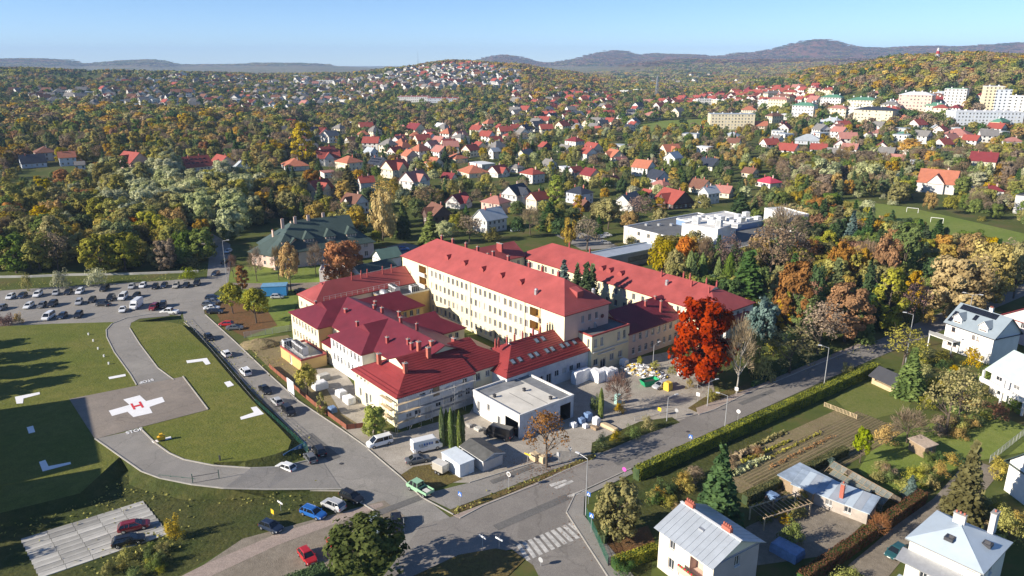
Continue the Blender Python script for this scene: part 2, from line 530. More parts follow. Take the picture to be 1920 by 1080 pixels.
A_SOIL = ground_mat('garden_soil', [(.22, .165, .10), (.27, .215, .125), (.165, .15, .06)], .2, 1.0, .8, 3)
A_PATCH = ground_mat('tar_patch', [(.15, .145, .14), (.17, .165, .155), (.12, .118, .112)], .1, .5, .1, 12)
A_PINK = ground_mat('pink_pavers', [(.34, .27, .23), (.38, .31, .26), (.28, .23, .2)], .1, .6, .15, 10)
A_LITTER = ground_mat('leaf_litter', [(.23, .10, .045), (.16, .09, .04), (.09, .075, .03)], .2, 1.4, .7, 4)
PAINT = mat('road_paint', (.47, .46, .43), .8, .4, 1.3, detail=9)
PAINT_W = mat('fresh_white_paint', (.80, .80, .80), .7, .04)
PAINT_R = mat('red_paint', (.62, .05, .06), .7, .05)
KERB = mat('kerb_stone', (.40, .38, .34), .9, .15, 1)

NOTREE = []          # world polygons and circles where nothing may be scattered


def sheet(name, pxs, z, m, label, kind='structure', thick=0.0, notree=True, w3=None):
    if w3:
        mb = MB()
        for k in range(1, len(w3) - 1): mb.poly([w3[0], w3[k], w3[k + 1]])
        NOTREE.append([p[:2] for p in w3])
        return tag(mb.obj(name, m), label, kind=kind)
    pts = [P(px, py, z) for px, py in pxs]
    mb = MB()
    a2 = sum(p[0] * q[1] - q[0] * p[1] for p, q in zip(pts, pts[1:] + pts[:1]))
    if a2 < 0: pts = pts[::-1]
    mb.poly([(x, y, z) for x, y in pts])
    if thick:
        for p, q in zip(pts, pts[1:] + pts[:1]):
            mb.poly([(p[0], p[1], z - thick), (q[0], q[1], z - thick), (q[0], q[1], z), (p[0], p[1], z)])
    o = mb.obj(name, m)
    tag(o, label, kind=kind)
    if notree: NOTREE.append(pts)
    return o


def strip_kerb(pxs, z=0.0, h=.13, w=.18, label='stone kerb'):
    mb = MB()
    pts = [P(*p, z) for p in pxs]
    for a, b in zip(pts, pts[1:]):
        mb.beam((a[0], a[1], z + h / 2), (b[0], b[1], z + h / 2), w, h)
    return tag(mb.obj('kerb', KERB), label, kind='structure')


ZM = 1.4        # the helipad stands on a low mound
mound = [(-260, 620), (0, 612), (100, 607), (205, 604), (290, 603), (318, 604), (342, 609), (390, 655), (430, 703), (470, 748), (520, 798),
         (546, 826), (540, 842), (518, 851), (490, 858), (460, 864), (400, 867), (420, 915), (360, 909), (300, 897), (265, 884), (225, 856), (150, 925), (0, 962), (-260, 1010)]


def make_mound():
    top = [P(px, py, ZM) for px, py in mound]
    n = len(top)
    mb = MB()
    a2 = sum(p[0] * q[1] - q[0] * p[1] for p, q in zip(top, top[1:] + top[:1]))
    if a2 < 0: top = top[::-1]
    foot = []
    for i in range(n):
        p, a, b = Vector(top[i]), Vector(top[i - 1]), Vector(top[(i + 1) % n])
        t = (b - a).normalized(); nrm = Vector((t.y, -t.x))
        e1 = (p - a).normalized(); cc = max(.33, t.dot(e1)); foot.append(p + nrm * 2.6 / cc)
    mb.poly([(x, y, ZM) for x, y in top])
    for i in range(n):
        j = (i + 1) % n
        mb.poly([(foot[i].x, foot[i].y, -.1), (foot[j].x, foot[j].y, -.1), (*top[j], ZM), (*top[i], ZM)], 1)
    tag(mb.obj('helipad_lawn', [A_LAWN, A_ROUGH]), 'mown grass mound round the helipad with a steep bank to the street', kind='structure')
    NOTREE.append([(p.x, p.y) for p in foot])


make_mound()
Z1 = ZM + .03
sheet('helipad_ground', [(130, 748), (343, 706), (390, 768), (178, 823)], Z1 + .03, A_PAD, 'square brown asphalt helicopter landing pad', thick=.1)
sheet('access_path', [(318, 592), (262, 597), (246, 605), (243, 615), (262, 645), (296, 690), (326, 712), (262, 727), (245, 703), (214, 660), (200, 632), (199, 619), (210, 607), (238, 596), (288, 588), (315, 586)], Z1, A_ASPH2, 'curved asphalt path from the car park to the helipad', thick=.1)


def ramp_path():
    L_ = [(178, 823), (200, 838), (225, 856), (265, 884), (300, 897), (360, 909), (420, 916), (500, 918), (640, 917)]
    R_ = [(264, 804), (275, 815), (290, 830), (318, 850), (345, 862), (400, 873), (470, 878), (525, 876), (600, 858)]
    zs = [Z1, Z1, Z1, Z1, Z1, Z1, Z1, .85, .09]
    mb = MB()
    A = [(*P(*p, z), z) for p, z in zip(L_, zs)]; B = [(*P(*p, z), z) for p, z in zip(R_, zs)]
    for i in range(len(A) - 1):
        mb.poly([A[i], A[i + 1], B[i + 1], B[i]])
        for S, sg in ((A, 1), (B, -1)):
            q = [S[i], S[i + 1], (S[i + 1][0], S[i + 1][1], -.2), (S[i][0], S[i][1], -.2)]
            mb.poly(q if sg < 0 else q[::-1], 1)
    tag(mb.obj('approach_path', [A_ASPH2, A_ROUGH]), 'asphalt ramp curving from the street up to the helipad', kind='structure')
    NOTREE.append([a[:2] for a in A] + [b[:2] for b in B[::-1]])
    for S, lab in ((B, 'pale kerb on the inner side of the helipad ramp'), (A, 'dark kerb on the outer side of the helipad ramp')):
        k = MB()
        for a, b in zip(S, S[1:]):
            k.beam((a[0], a[1], a[2] + .06), (b[0], b[1], b[2] + .06), .22, .16)
        tag(k.obj('kerb', KERB), lab, kind='structure')


ramp_path()
strip_kerb([(343, 706), (390, 768)], Z1, .16, .2, 'pale kerb along the helipad edge')
strip_kerb([(243, 615), (262, 645), (296, 690), (326, 712)], Z1, .12, .18, 'pale kerb on the curved access path')
strip_kerb([(314, 586), (288, 588), (238, 596), (210, 607), (199, 619), (200, 632), (214, 660), (245, 703), (256, 722)], Z1, .12, .22, 'dark outer kerb on the curved access path')

# car parks, streets, yards
sheet('car_park_ground', [(-140, 552), (0, 545), (180, 533), (300, 527), (385, 520), (400, 560), (352, 572), (338, 592), (318, 590), (288, 590), (236, 598), (205, 606), (100, 609), (0, 612), (-160, 625)], .04, A_ASPH2, 'worn concrete car park behind the helipad')
sheet('street', [(385, 430), (432, 458), (432, 500), (428, 530), (380, 566), (384, 590), (440, 640), (505, 702), (560, 752), (640, 805), (692, 840), (760, 905), (850, 975), (880, 990), (760, 1040), (700, 960), (640, 917), (580, 850), (520, 790), (455, 712), (400, 650), (345, 600), (340, 570), (388, 520), (392, 480), (388, 465), (330, 420)], .05, A_ASPH2, 'side street running past the hospital to the main road')
sheet('main_road', [(640, 1180), (735, 1060), (790, 985), (850, 968), (905, 945), (1000, 908), (1062, 878), (1110, 852), (1180, 825), (1250, 798), (1340, 762), (1400, 735), (1480, 703), (1560, 672), (1640, 640), (1760, 588), (1920, 532), (2150, 450), (2180, 480), (1920, 555), (1770, 618), (1640, 672), (1560, 707), (1450, 757), (1350, 802), (1260, 842), (1185, 878), (1076, 926), (1062, 960), (1100, 1020), (1180, 1130), (1060, 1180), (1000, 1060), (960, 1030), (900, 1040), (800, 1075), (700, 1140)], .07, A_ASPH, 'main road running past the hospital')
sheet('service_lane', [(792, 930), (760, 905), (800, 925), (900, 900), (1000, 868), (1050, 845), (1115, 850), (1040, 880), (950, 915), (845, 955)], .055, A_ASPH2, 'narrow service lane beside the main road')
sheet('hospital_yard', [(690, 838), (640, 800), (690, 800), (745, 812), (880, 775), (900, 740), (1000, 720), (1080, 700), (1100, 690), (1250, 660), (1330, 690), (1345, 755), (1290, 790), (1115, 856), (1040, 870), (1000, 870), (880, 905), (770, 905)], .03, A_YARD, 'concrete yard in front of the hospital')
sheet('verge_lawn', [(840, 958), (900, 935), (1000, 900), (1062, 872), (1112, 850), (1118, 858), (1050, 884), (940, 930), (850, 964)], .075, A_DRY, 'grass verge strewn with leaves between lane and road')
sheet('pavement', [(850, 966), (940, 932), (1050, 886), (1085, 870), (1100, 868), (1062, 884), (1000, 912), (905, 949), (862, 972)], .11, A_PINK, 'pink paved footway beside the main road', thick=.1)
sheet('pavement', [(1076, 930), (1062, 962), (1100, 1020), (1170, 1130), (1230, 1130), (1130, 1010), (1094, 965), (1096, 930), (1190, 886), (1183, 880)], .12, A_ASPH2, 'grey footway at the junction corner', thick=.12)
sheet('pavement', [(1305, 765), (1400, 730), (1480, 697), (1560, 664), (1640, 632), (1640, 640), (1560, 672), (1480, 705), (1400, 738), (1340, 768), (1310, 778)], .12, A_PINK, 'pink footway on the park side of the main road', thick=.1)
sheet('truck_lawn', [(752, 890), (775, 875), (820, 868), (850, 890), (868, 898), (800, 922), (762, 905)], .06, A_DRY, 'worn grass corner under the green pickup')
sheet('island_lawn', [(770, 1082), (860, 1040), (930, 1028), (965, 1035), (985, 1048), (900, 1130), (700, 1180)], .1, A_DRY, 'dry grass island at the road junction', thick=.1)
sheet('bank_lawn', [(-200, 1000), (0, 965), (150, 925), (240, 890), (300, 905), (420, 921), (640, 921), (705, 960), (455, 1012), (330, 1082), (150, 1200), (-200, 1300)], .02, A_ROUGH, 'rough grass between the helipad ramp and the gravel parking')
sheet('gravel_parking_ground', [(300, 1130), (380, 1060), (455, 1010), (640, 960), (720, 938), (765, 972), (752, 990), (690, 1000), (640, 1040), (560, 1130)], .062, A_GRAVEL, 'stony gravel parking strip beside the side street')
sheet('kerb_path', [(300, 1100), (380, 1060), (520, 1000), (690, 948), (716, 942), (720, 948), (620, 985), (520, 1022), (400, 1078), (330, 1130)], .078, A_PINK, 'pale strip of concrete edging in the gravel')
sheet('construction_ground', [(455, 640), (540, 628), (560, 650), (612, 700), (660, 760), (690, 800), (640, 795), (560, 730), (505, 690)], .036, A_SOIL, 'bare churned soil beside the hospital wing')
sheet('side_yard', [(590, 690), (640, 690), (690, 760), (680, 800), (640, 775)], .06, A_YARD, 'dirty paved side yard by the white wing')
sheet('park_lawn', [(435, 500), (520, 500), (600, 498), (620, 530), (560, 560), (545, 600), (540, 620), (470, 640), (432, 600), (420, 550)], .02, A_BRIGHT, 'green lawn with trees in front of the green roofed building')
sheet('leafy_lawn', [(395, 570), (430, 562), (500, 580), (520, 610), (460, 632), (420, 612)], .03, A_LITTER, 'ground covered in brown leaves under the dark trees')
sheet('path', [(432, 530), (520, 532), (620, 528), (620, 536), (520, 546), (432, 540)], .05, A_GRAVEL, 'gravel path past the blue container')
sheet('bus_bay', [(1290, 765), (1320, 745), (1400, 720), (1420, 726), (1345, 756), (1305, 772)], .09, A_DRY, 'dry grass corner at the yard entrance', thick=.08)
sheet('yard_lawn', [(1108, 850), (1110, 830), (1200, 790), (1260, 782), (1275, 792), (1200, 818), (1130, 848)], .08, A_ROUGH, 'planted island with shrubs in the yard mouth')
sheet('soccer_field', [(1505, 382), (1600, 376), (1700, 388), (1800, 410), (1930, 440), (1990, 480), (1860, 470), (1760, 450), (1640, 420), (1560, 398)], .03, A_BRIGHT, 'bright green football pitch')
sheet('hill_field', None, 0, A_BRIGHT, 'green meadow on the far slope', w3=[(lambda q: (q[0], q[1], q[2] + .6))(PT(*p)) for p in ((1165, 240), (1210, 247), (1260, 248), (1318, 241), (1315, 225), (1240, 227))])
sheet('house_lawn', [(1565, 748), (1610, 715), (1660, 700), (1720, 735), (1700, 770), (1640, 785), (1600, 782)], .03, A_LAWN2, 'mown lawn behind the tall hedge')
sheet('vegetable_field', [(1365, 855), (1465, 815), (1565, 770), (1610, 790), (1620, 800), (1560, 835), (1470, 880), (1390, 925), (1330, 900)], .03, A_SOIL, 'dug vegetable garden')
sheet('orchard_lawn', [(1610, 880), (1640, 830), (1720, 800), (1850, 770), (1925, 800), (1960, 840), (1800, 870), (1760, 910), (1700, 930), (1640, 920)], .03, A_BRIGHT, 'bright lawn with the small timber shed')
sheet('garden_path', [(1590, 1060), (1680, 985), (1750, 935), (1800, 880), (1840, 868), (1880, 880), (1830, 940), (1760, 990), (1700, 1040), (1650, 1100)], .05, A_GRAVEL, 'gravel drive between hedges')
sheet('house_yard', [(1395, 990), (1480, 950), (1580, 930), (1640, 960), (1560, 1040), (1420, 1060), (1400, 1020)], .04, A_GRAVEL, 'cluttered gravel yard behind the metal roofed house')
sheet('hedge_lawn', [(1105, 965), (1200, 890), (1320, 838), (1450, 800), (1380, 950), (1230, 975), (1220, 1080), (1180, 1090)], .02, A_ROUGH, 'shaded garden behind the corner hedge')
sheet('leaf_lawn', [(1128, 1010), (1215, 985), (1230, 1020), (1150, 1050)], .04, A_LITTER, 'fallen leaves under the corner tree')
sheet('pitch_road', [(1700, 438), (1790, 460), (1790, 470), (1700, 450)], .06, A_ASPH2, 'strip of road by the football pitch')
sheet('back_car_park', [(690, 470), (760, 455), (790, 462), (752, 480), (735, 500), (700, 490)], .04, A_ASPH, 'tarmac behind the main hospital block')
sheet('clinic_car_park', [(1040, 440), (1080, 433), (1125, 446), (1168, 466), (1090, 468)], .04, A_ASPH2, 'car park beside the white clinic')

for pts, lab in (([(345, 604), (400, 652), (455, 714), (520, 792), (578, 850)], 'low kerb below the grass bank on the side street'),
                 ([(385, 590), (440, 640), (505, 702), (560, 752), (640, 805), (690, 840)], 'pale kerb on the hospital side of the street'),
                 ([(690, 842), (752, 895), (790, 932), (850, 965)], 'kerb curving from the street to the main road'),
                 ([(862, 972), (905, 949), (1000, 911), (1062, 882), (1100, 866)], 'kerb of the pink footway'),
                 ([(1183, 879), (1078, 927), (1062, 961), (1100, 1020), (1170, 1128)], 'kerb round the junction corner'),
                 ([(1310, 778), (1340, 768), (1400, 738), (1480, 705), (1560, 672), (1640, 640)], 'kerb on the park side of the main road'),
                 ([(880, 905), (1000, 868), (1040, 852)], 'kerb between the yard and service lane'),
                 ([(705, 960), (640, 921), (560, 920)], 'kerb where the gravel parking meets the street')):
    strip_kerb(pts, .06, label=lab)


def quad_px(name, pxs, z, m, label, cat=None, group=None):
    pts = [(*P(px, py, z), z) for px, py in pxs]
    mb = MB(); mb.poly(pts)
    o = mb.obj(name, m)
    if o.data.polygons[0].normal.z < 0: o.data.flip_normals()
    return tag(o, label, cat, group, None if cat else 'structure')


# helipad markings: cross, H, STOP, edge marks
ZP = Z1 + .055
quad_px('helipad_cross_marking', [(204, 770), (243, 759), (231, 749), (262, 741), (274, 752), (304, 744), (309, 753), (280, 763), (286, 774), (250, 782), (239, 772), (210, 780)], ZP, PAINT_W, 'white cross painted on the landing pad')
quad_px('helipad_letter_marking', [(244, 757), (248, 756), (250.5, 761), (262, 758), (259.5, 753.5), (263.5, 752.5), (270, 763.5), (266, 764.5), (263.6, 760.6), (252.2, 763.6), (254.5, 767), (250.5, 768)], ZP + .03, PAINT_R, 'red letter H in the middle of the white cross')
for pxs, lab in (([(349, 676), (388, 671), (395, 682), (386, 684), (380, 677), (351, 681)], 'white angle mark on the grass by the street bank'),
                 ([(420, 717), (431, 714), (439, 722), (427, 726)], 'small white square mark on the street bank'),
                 ([(450, 782), (476, 773), (470, 764), (481, 762), (495, 776), (452, 787)], 'white angle mark east of the landing pad'),
                 ([(203, 707), (235, 701), (236, 705), (205, 711)], 'white bar mark beside the curved path'),
                 ([(28, 744), (74, 735), (75, 739), (44, 747), (43, 756), (31, 757)], 'white angle mark in the shaded grass'),
                 ([(50, 801), (62, 798), (66, 810), (54, 813)], 'small white square mark in the shaded grass'),
                 ([(73, 866), (85, 862), (91, 874), (132, 866), (133, 870), (80, 884)], 'white angle mark at the sunlit corner of the grass'),
                 ([(284, 827), (320, 818), (322, 822), (287, 831)], 'white bar mark under the yellow windsock box')):
    quad_px('ground_marking', pxs, Z1 + .02, PAINT_W, lab, group='helipad edge marks')


for i, (a, b, c, d, lab) in enumerate(((500, 760, 5, 9, 'dark tar patch on the side street by the yard'), (600, 838, 5, 12, 'dark tar patch where the helipad ramp meets the street'), (730, 955, 3, 14, 'long dark tar patch at the street mouth'), (1000, 960, 3.2, 15, 'repaired strip on the main road near the zebra bars'), (1420, 745, 2.6, 12, 'repaired strip on the main road by the hedge'), (1180, 860, 2.4, 7, 'small repair patch on the main road'), (960, 890, 2.4, 9, 'repair patch on the service lane'))):
    x, y = P(a, b); rz_ = radians(36 if a > 700 else -50); mb = MB(); mb.poly([(-d / 2, -c / 4, 0), (d / 2, -c / 4, 0), (d / 2, c / 4, 0), (-d / 2, c / 4, 0)]); tag(mb.obj('road_patch', A_PATCH, None, loc=(x, y, .09), rz=rz_), lab, kind='structure')
for a, b, lab in ((568, 838, 'street by the blue board'), (1008, 1008, 'zebra crossing'), (960, 894, 'service lane'), (640, 870, 'street junction'), (1290, 810, 'main road by the hedge')):
    x, y = P(a, b); tag(MB().tube([(0, 0, 0), (0, 0, .012)], [.38, .38], 14).obj('manhole_cover', DARKMETAL, None, loc=(x, y, .097)), 'round iron manhole cover on the ' + lab, 'manhole')


def text_mesh(body, size, m, name):
    cu = bpy.data.curves.new(name, 'FONT'); cu.body = body; cu.size = size; cu.align_x = 'CENTER'; cu.align_y = 'CENTER'; cu.extrude = .004; cu.offset = .02 * size
    t = bpy.data.objects.new(name, cu); COL.objects.link(t)
    me = bpy.data.meshes.new_from_object(t.evaluated_get(bpy.context.evaluated_depsgraph_get()))
    bpy.data.objects.remove(t)
    me.materials.clear(); me.materials.append(m)
    return me


stop = text_mesh('STOP', 1.9, PAINT_W, 'stop_lettering')
for px, py, a, lab in ((252, 808, 39.5, 'white STOP lettering where the ramp meets the pad'), (274.5, 714.5, 219.5, 'white STOP lettering where the curved path meets the pad')):
    x, y = P(px, py, ZP)
    o = link('stop_lettering', stop, None, (x, y, ZP + .01), radians(a), (.66, .95, 1)); tag(o, lab, kind='structure')

# zebra crossing stripes and the worn crossing on the main road
for i in range(10):
    t = i / 9
    x0, y0 = 968 + 96 * t, 1022 - 40 * t
    x1, y1 = x0 + 20 + 8 * t, y0 + 30 - 6 * t
    quad_px('road_marking', [(x0, y0), (x0 + 7, y0 - 3), (x1 + 7, y1 - 3), (x1, y1)], .095, PAINT, 'worn white bar of the zebra crossing at the side road', group='zebra bars')
for pxs in ([(1029, 908), (1060, 899), (1064, 902), (1034, 913)], [(1038, 914), (1072, 900), (1076, 903), (1044, 917)], [(1063, 930), (1098, 916), (1102, 919), (1068, 933)]):
    quad_px('road_marking', pxs, .095, PAINT, 'worn white bar of the crossing on the main road', group='main road crossing bars')

# concrete slabs of the small lot: each slab its own piece
lot = empty('slab_lot', (0, 0, 0)); tag(lot, 'lot paved with weathered concrete slabs', kind='structure')
SLAB = mat('pale_slab', (.37, .36, .33), .92, .35, .45, .3, 2, rand=.3, coord='Object')
c00, c10, c11, c01 = [Vector(P(px, py)) for px, py in ((38, 1012), (268, 940), (318, 990), (70, 1100))]
nu, nvv = 5, 9
slabme = MB(); slabme.box(-.5, .5, -.5, .5, 0, .12)
slabm = slabme.mesh('slab', SLAB)
uu = (c10 - c00) / nu; vv_ = ((c01 - c00) + (c11 - c10)) / 2 / nvv
ang = atan2(uu.y, uu.x)
for i in range(nu):
    for j in range(nvv):
        p = c00 + uu * (i + .5) + vv_ * (j + .5)
        q = link('slab', slabm, lot, (p.x, p.y, .02 + random.uniform(-.02, .03)), ang + random.uniform(-.012, .012), (uu.length * .985, vv_.length * .93, 1))
        q.rotation_euler[0] = random.uniform(-.008, .008)
NOTREE.append([tuple(v) for v in (c00, c10, c11, c01)])
# pale garden edging at the top of the car park
mbw = MB()
for a, b in zip([(-60, 522), (60, 520), (130, 517), (250, 515), (355, 511)], [(60, 520), (130, 517), (250, 515), (355, 511), (372, 510)]):
    pa, pb = P(*a), P(*b)
    mbw.beam((*pa, .35), (*pb, .35), .5, .7)
tag(mbw.obj('pipe_wall', CONC), 'low pale concrete wall running along the wood behind the car park', 'low wall')

# ------------------------------------------------------------------ trees: leaf clumps spread through the crown's volume
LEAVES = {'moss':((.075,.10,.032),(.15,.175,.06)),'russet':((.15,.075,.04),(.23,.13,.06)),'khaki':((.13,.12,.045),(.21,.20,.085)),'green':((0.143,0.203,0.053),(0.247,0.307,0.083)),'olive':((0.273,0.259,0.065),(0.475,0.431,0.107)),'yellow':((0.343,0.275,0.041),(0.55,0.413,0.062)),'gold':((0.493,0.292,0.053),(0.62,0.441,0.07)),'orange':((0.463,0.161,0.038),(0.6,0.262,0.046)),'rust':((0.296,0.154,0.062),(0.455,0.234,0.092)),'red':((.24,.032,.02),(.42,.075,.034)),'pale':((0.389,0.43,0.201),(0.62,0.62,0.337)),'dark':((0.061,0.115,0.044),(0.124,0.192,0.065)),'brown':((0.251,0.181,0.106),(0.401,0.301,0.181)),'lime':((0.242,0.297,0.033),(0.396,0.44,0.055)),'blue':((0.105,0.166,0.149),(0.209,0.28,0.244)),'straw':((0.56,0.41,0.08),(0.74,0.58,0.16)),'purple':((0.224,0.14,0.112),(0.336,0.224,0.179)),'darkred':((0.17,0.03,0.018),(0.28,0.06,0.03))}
LM = {k: leaf_mat(k, a, b) for k, (a, b) in LEAVES.items()}
_rng = np.random.default_rng(5)


def quads_mesh(C, Nrm, size, aspect=1.0, rng=None, jitter=.5, updir=None):
    """leaf-clump faces at C facing about Nrm; each a folded pair of triangles"""
    rng = rng or _rng
    n = len(C)
    Nr = Nrm + rng.normal(0, jitter, (n, 3)); Nr /= np.linalg.norm(Nr, axis=1, keepdims=True) + 1e-9
    R = rng.normal(0, 1, (n, 3)) if updir is None else np.tile(np.array(updir, float), (n, 1)) + rng.normal(0, .25, (n, 3))
    T = np.cross(Nr, R); T /= np.linalg.norm(T, axis=1, keepdims=True) + 1e-9
    B = np.cross(Nr, T)
    s = (size * rng.uniform(.6, 1.35, n))[:, None]
    T = T * s * .5; B = B * s * .5 * aspect
    k = Nr * s * .18
    V = np.stack([C - T * .9 - B * .5 + k * 0, C + T * .2 - B, C + T + B * .4 - k, C - T * .3 + B], 1).reshape(-1, 3)
    return V


def mesh_from_quads(name, V, m, extra=None):
    nq = len(V) // 4
    me = bpy.data.meshes.new(name)
    me.vertices.add(len(V)); me.vertices.foreach_set('co', V.astype(np.float32).ravel())
    me.loops.add(nq * 4); me.loops.foreach_set('vertex_index', np.arange(nq * 4, dtype=np.int32))
    me.polygons.add(nq); me.polygons.foreach_set('loop_start', np.arange(0, nq * 4, 4, dtype=np.int32))
    me.materials.append(m)
    me.update(calc_edges=True)
    return me


def crown_pts(kind, n, rng):
    """clump centres and outward directions for a crown of height 1 (base 0), radius about .36"""
    if kind == 'round':
        K = 64
        d = rng.normal(0, 1, (K, 3)); d /= np.linalg.norm(d, axis=1, keepdims=True)
        d[:, 2] = np.where(d[:, 2] < -.55, -d[:, 2], d[:, 2])
        r = rng.uniform(.45, 1.0, K)[:, None] ** .6
        cc = d * r * np.array([.335, .335, .40]) + np.array([0, 0, .55])
        cr = rng.uniform(.06, .12, K)
    elif kind == 'tall':
        K = 40
        z = rng.uniform(.12, .97, K); w = np.sin(np.clip((z - .05) / .98, 0, 1) ** .8 * pi) ** .7 * .2 + .02
        a = rng.uniform(0, 2 * pi, K); q = np.sqrt(rng.uniform(.2, 1, K)) * w
        cc = np.stack([q * np.cos(a), q * np.sin(a), z], 1); cr = rng.uniform(.05, .095, K)
    elif kind == 'full':
        K = 84
        d = rng.normal(0, 1, (K, 3)); d /= np.linalg.norm(d, axis=1, keepdims=True)
        r = rng.uniform(.4, 1.0, K)[:, None] ** .6
        d = np.sign(d) * np.abs(d) ** .8
        cc = d * r * np.array([.31, .31, .41]) + np.array([0, 0, .50]); cr = rng.uniform(.05, .11, K)
    elif kind == 'bush':
        K = 26
        d = rng.normal(0, 1, (K, 3)); d /= np.linalg.norm(d, axis=1, keepdims=True); d[:, 2] = np.abs(d[:, 2])
        r = rng.uniform(.4, 1.0, K)[:, None]
        cc = d * r * np.array([.5, .5, .72]) + np.array([0, 0, .12]); cr = rng.uniform(.12, .2, K)
    elif kind == 'weep':
        K = 44
        a = rng.uniform(0, 2 * pi, K); z = rng.uniform(.15, .95, K); w = np.sqrt(np.clip(1 - ((z - .45) / .55) ** 2, 0, 1)) * .33
        q = rng.uniform(.55, 1, K) * w
        cc = np.stack([q * np.cos(a), q * np.sin(a), z], 1); cr = rng.uniform(.06, .12, K)
    p = rng.dirichlet(np.ones(K) * 6)
    idx = rng.choice(K, n, p=p)
    d = rng.normal(0, 1, (n, 3)); d /= np.linalg.norm(d, axis=1, keepdims=True)
    rr = rng.uniform(.35, 1.0, n)[:, None] ** .5
    C = cc[idx] + d * rr * cr[idx][:, None] * np.array([1, 1, .85 if kind != 'weep' else 1.5])
    ctr = np.array([0, 0, .55 if kind != 'bush' else .2])
    out = C - ctr; out /= np.linalg.norm(out, axis=1, keepdims=True) + 1e-9
    return C, d * .7 + out * .6 + np.array([0, 0, .25])


def make_crown(kind, seed, H=10.0, n=1500, leaf=.5):
    rng = np.random.default_rng(seed)
    if kind in ('round', 'full', 'tall', 'bush', 'weep'):
        C, Nr = crown_pts(kind, n, rng)
        return quads_mesh(C * H, Nr, leaf * (1.0 if kind != 'bush' else .85), 1.0 if kind != 'weep' else 1.7, rng, .3, (0, 0, 1) if kind == 'weep' else None)
    if kind == 'spruce':
        Vs = []
        nl = 24
        for i in range(nl):
            t = i / (nl - 1); z = .10 + .87 * t; r = (.27 * (1 - t) ** .85 + .012)
            nb = max(5, int(24 * (1 - t) + 5))
            a0 = rng.uniform(0, 6)
            for j in range(nb):
                a = a0 + 2 * pi * j / nb + rng.normal(0, .12); rl = r * rng.uniform(.75, 1.15)
                m = max(2, int(10 * rl / .27) + 1)
                s = np.linspace(.3, 1, m) if m > 1 else np.array([1.0])
                C = np.stack([np.cos(a) * rl * s, np.sin(a) * rl * s, z - .085 * s * rl / .27 + rng.normal(0, .006, m)], 1)
                Nr = np.tile(np.array([cos(a) * .5, sin(a) * .5, .9]), (m, 1))
                Vs.append(quads_mesh(C * H, Nr, leaf * 1.25, 1.5, rng, .3, (-sin(a), cos(a), 0)))
        Cc = np.zeros((60, 3)); Cc[:, 2] = rng.uniform(.12, .95, 60); aa = rng.uniform(0, 6.28, 60)
        rr = .12 * (1 - Cc[:, 2]); Cc[:, 0] = np.cos(aa) * rr; Cc[:, 1] = np.sin(aa) * rr
        Nn = np.stack([np.cos(aa), np.sin(aa), aa * 0 + .3], 1)
        Vs.append(quads_mesh(Cc * H, Nn, leaf * 3, 1.2, rng, .3))
        return np.concatenate(Vs)
    if kind == 'thuja':
        z = rng.uniform(.02, 1, n) ** .9; w = np.clip((1 - z) * 1.25, 0, .4) ** .6 * .23 * np.clip(z * 8 + .5, .5, 1)
        a = rng.uniform(0, 2 * pi, n); q = w * rng.uniform(.75, 1.06, n) * (1 + .12 * np.sin(a * 5 + z * 9))
        C = np.stack([q * np.cos(a), q * np.sin(a), z], 1)
        Nr = np.stack([np.cos(a), np.sin(a), np.full(n, .35)], 1)
        return quads_mesh(C * H, Nr, leaf * .9, 1.5, rng, .35, (0, 0, 1))
    if kind == 'sparse':
        C, Nr = crown_pts('round', n // 3, rng)
        return quads_mesh(C * H, Nr, leaf * .8, 1.0, rng, .9)
    if kind == 'twig':
        # fine twigs that read as a bare crown
        C, Nr = crown_pts('round', n, rng)
        out = C - np.array([0, 0, .35]); out /= np.linalg.norm(out, axis=1, keepdims=True)
        T = np.cross(out, rng.normal(0, 1, (n, 3))); T /= np.linalg.norm(T, axis=1, keepdims=True)
        L_ = out * rng.uniform(.5, 1.3, n)[:, None] * .8 + rng.normal(0, .25, (n, 3)); W_ = T * .045
        C = C * H
        return np.stack([C - W_, C + W_, C + L_ + W_ * .4, C + L_ - W_ * .4], 1).reshape(-1, 3)


def make_trunk(kind, seed, H=10.0, limbs=True):
    rng = random.Random(seed); mb = MB()
    top = {'spruce': .95, 'thuja': .5, 'tall': .85, 'bush': .3}.get(kind, .62)
    r0 = {'bush': .12, 'thuja': .12, 'spruce': .2, 'tall': .22}.get(kind, .24)
    x = y = 0.0; pts = []; rads = []
    for i in range(6):
        t = i / 5
        pts.append((x, y, H * top * t - .15)); rads.append(r0 * (1 - .8 * t))
        x += rng.uniform(-.12, .12); y += rng.uniform(-.12, .12)
    mb.tube(pts, rads, 7)
    if kind in ('round', 'full', 'sparse', 'twig', 'weep', 'bush', 'tall'):
        nl = 9 if kind in ('twig', 'sparse') else 6
        for i in range(nl):
            a = i * 2.4 + rng.uniform(-.3, .3); z0 = H * rng.uniform(.22, .5) * (1 if kind != 'bush' else .3)
            ln = H * rng.uniform(.2, .33); up = rng.uniform(.6, 1.3)
            b = (cos(a) * ln * .5, sin(a) * ln * .5, z0 + ln * .45 * up); e = (cos(a) * ln, sin(a) * ln, z0 + ln * up)
            mb.tube([(0, 0, z0), b, e], [.1, .07, .025], 5, cap=False)
            if kind in ('twig', 'sparse'):
                for s in (-.7, .6):
                    e2 = (cos(a + s) * ln * .95, sin(a + s) * ln * .95, z0 + ln * up * rng.uniform(.9, 1.3))
                    mb.tube([b, e2], [.05, .015], 4, cap=False)
    return mb


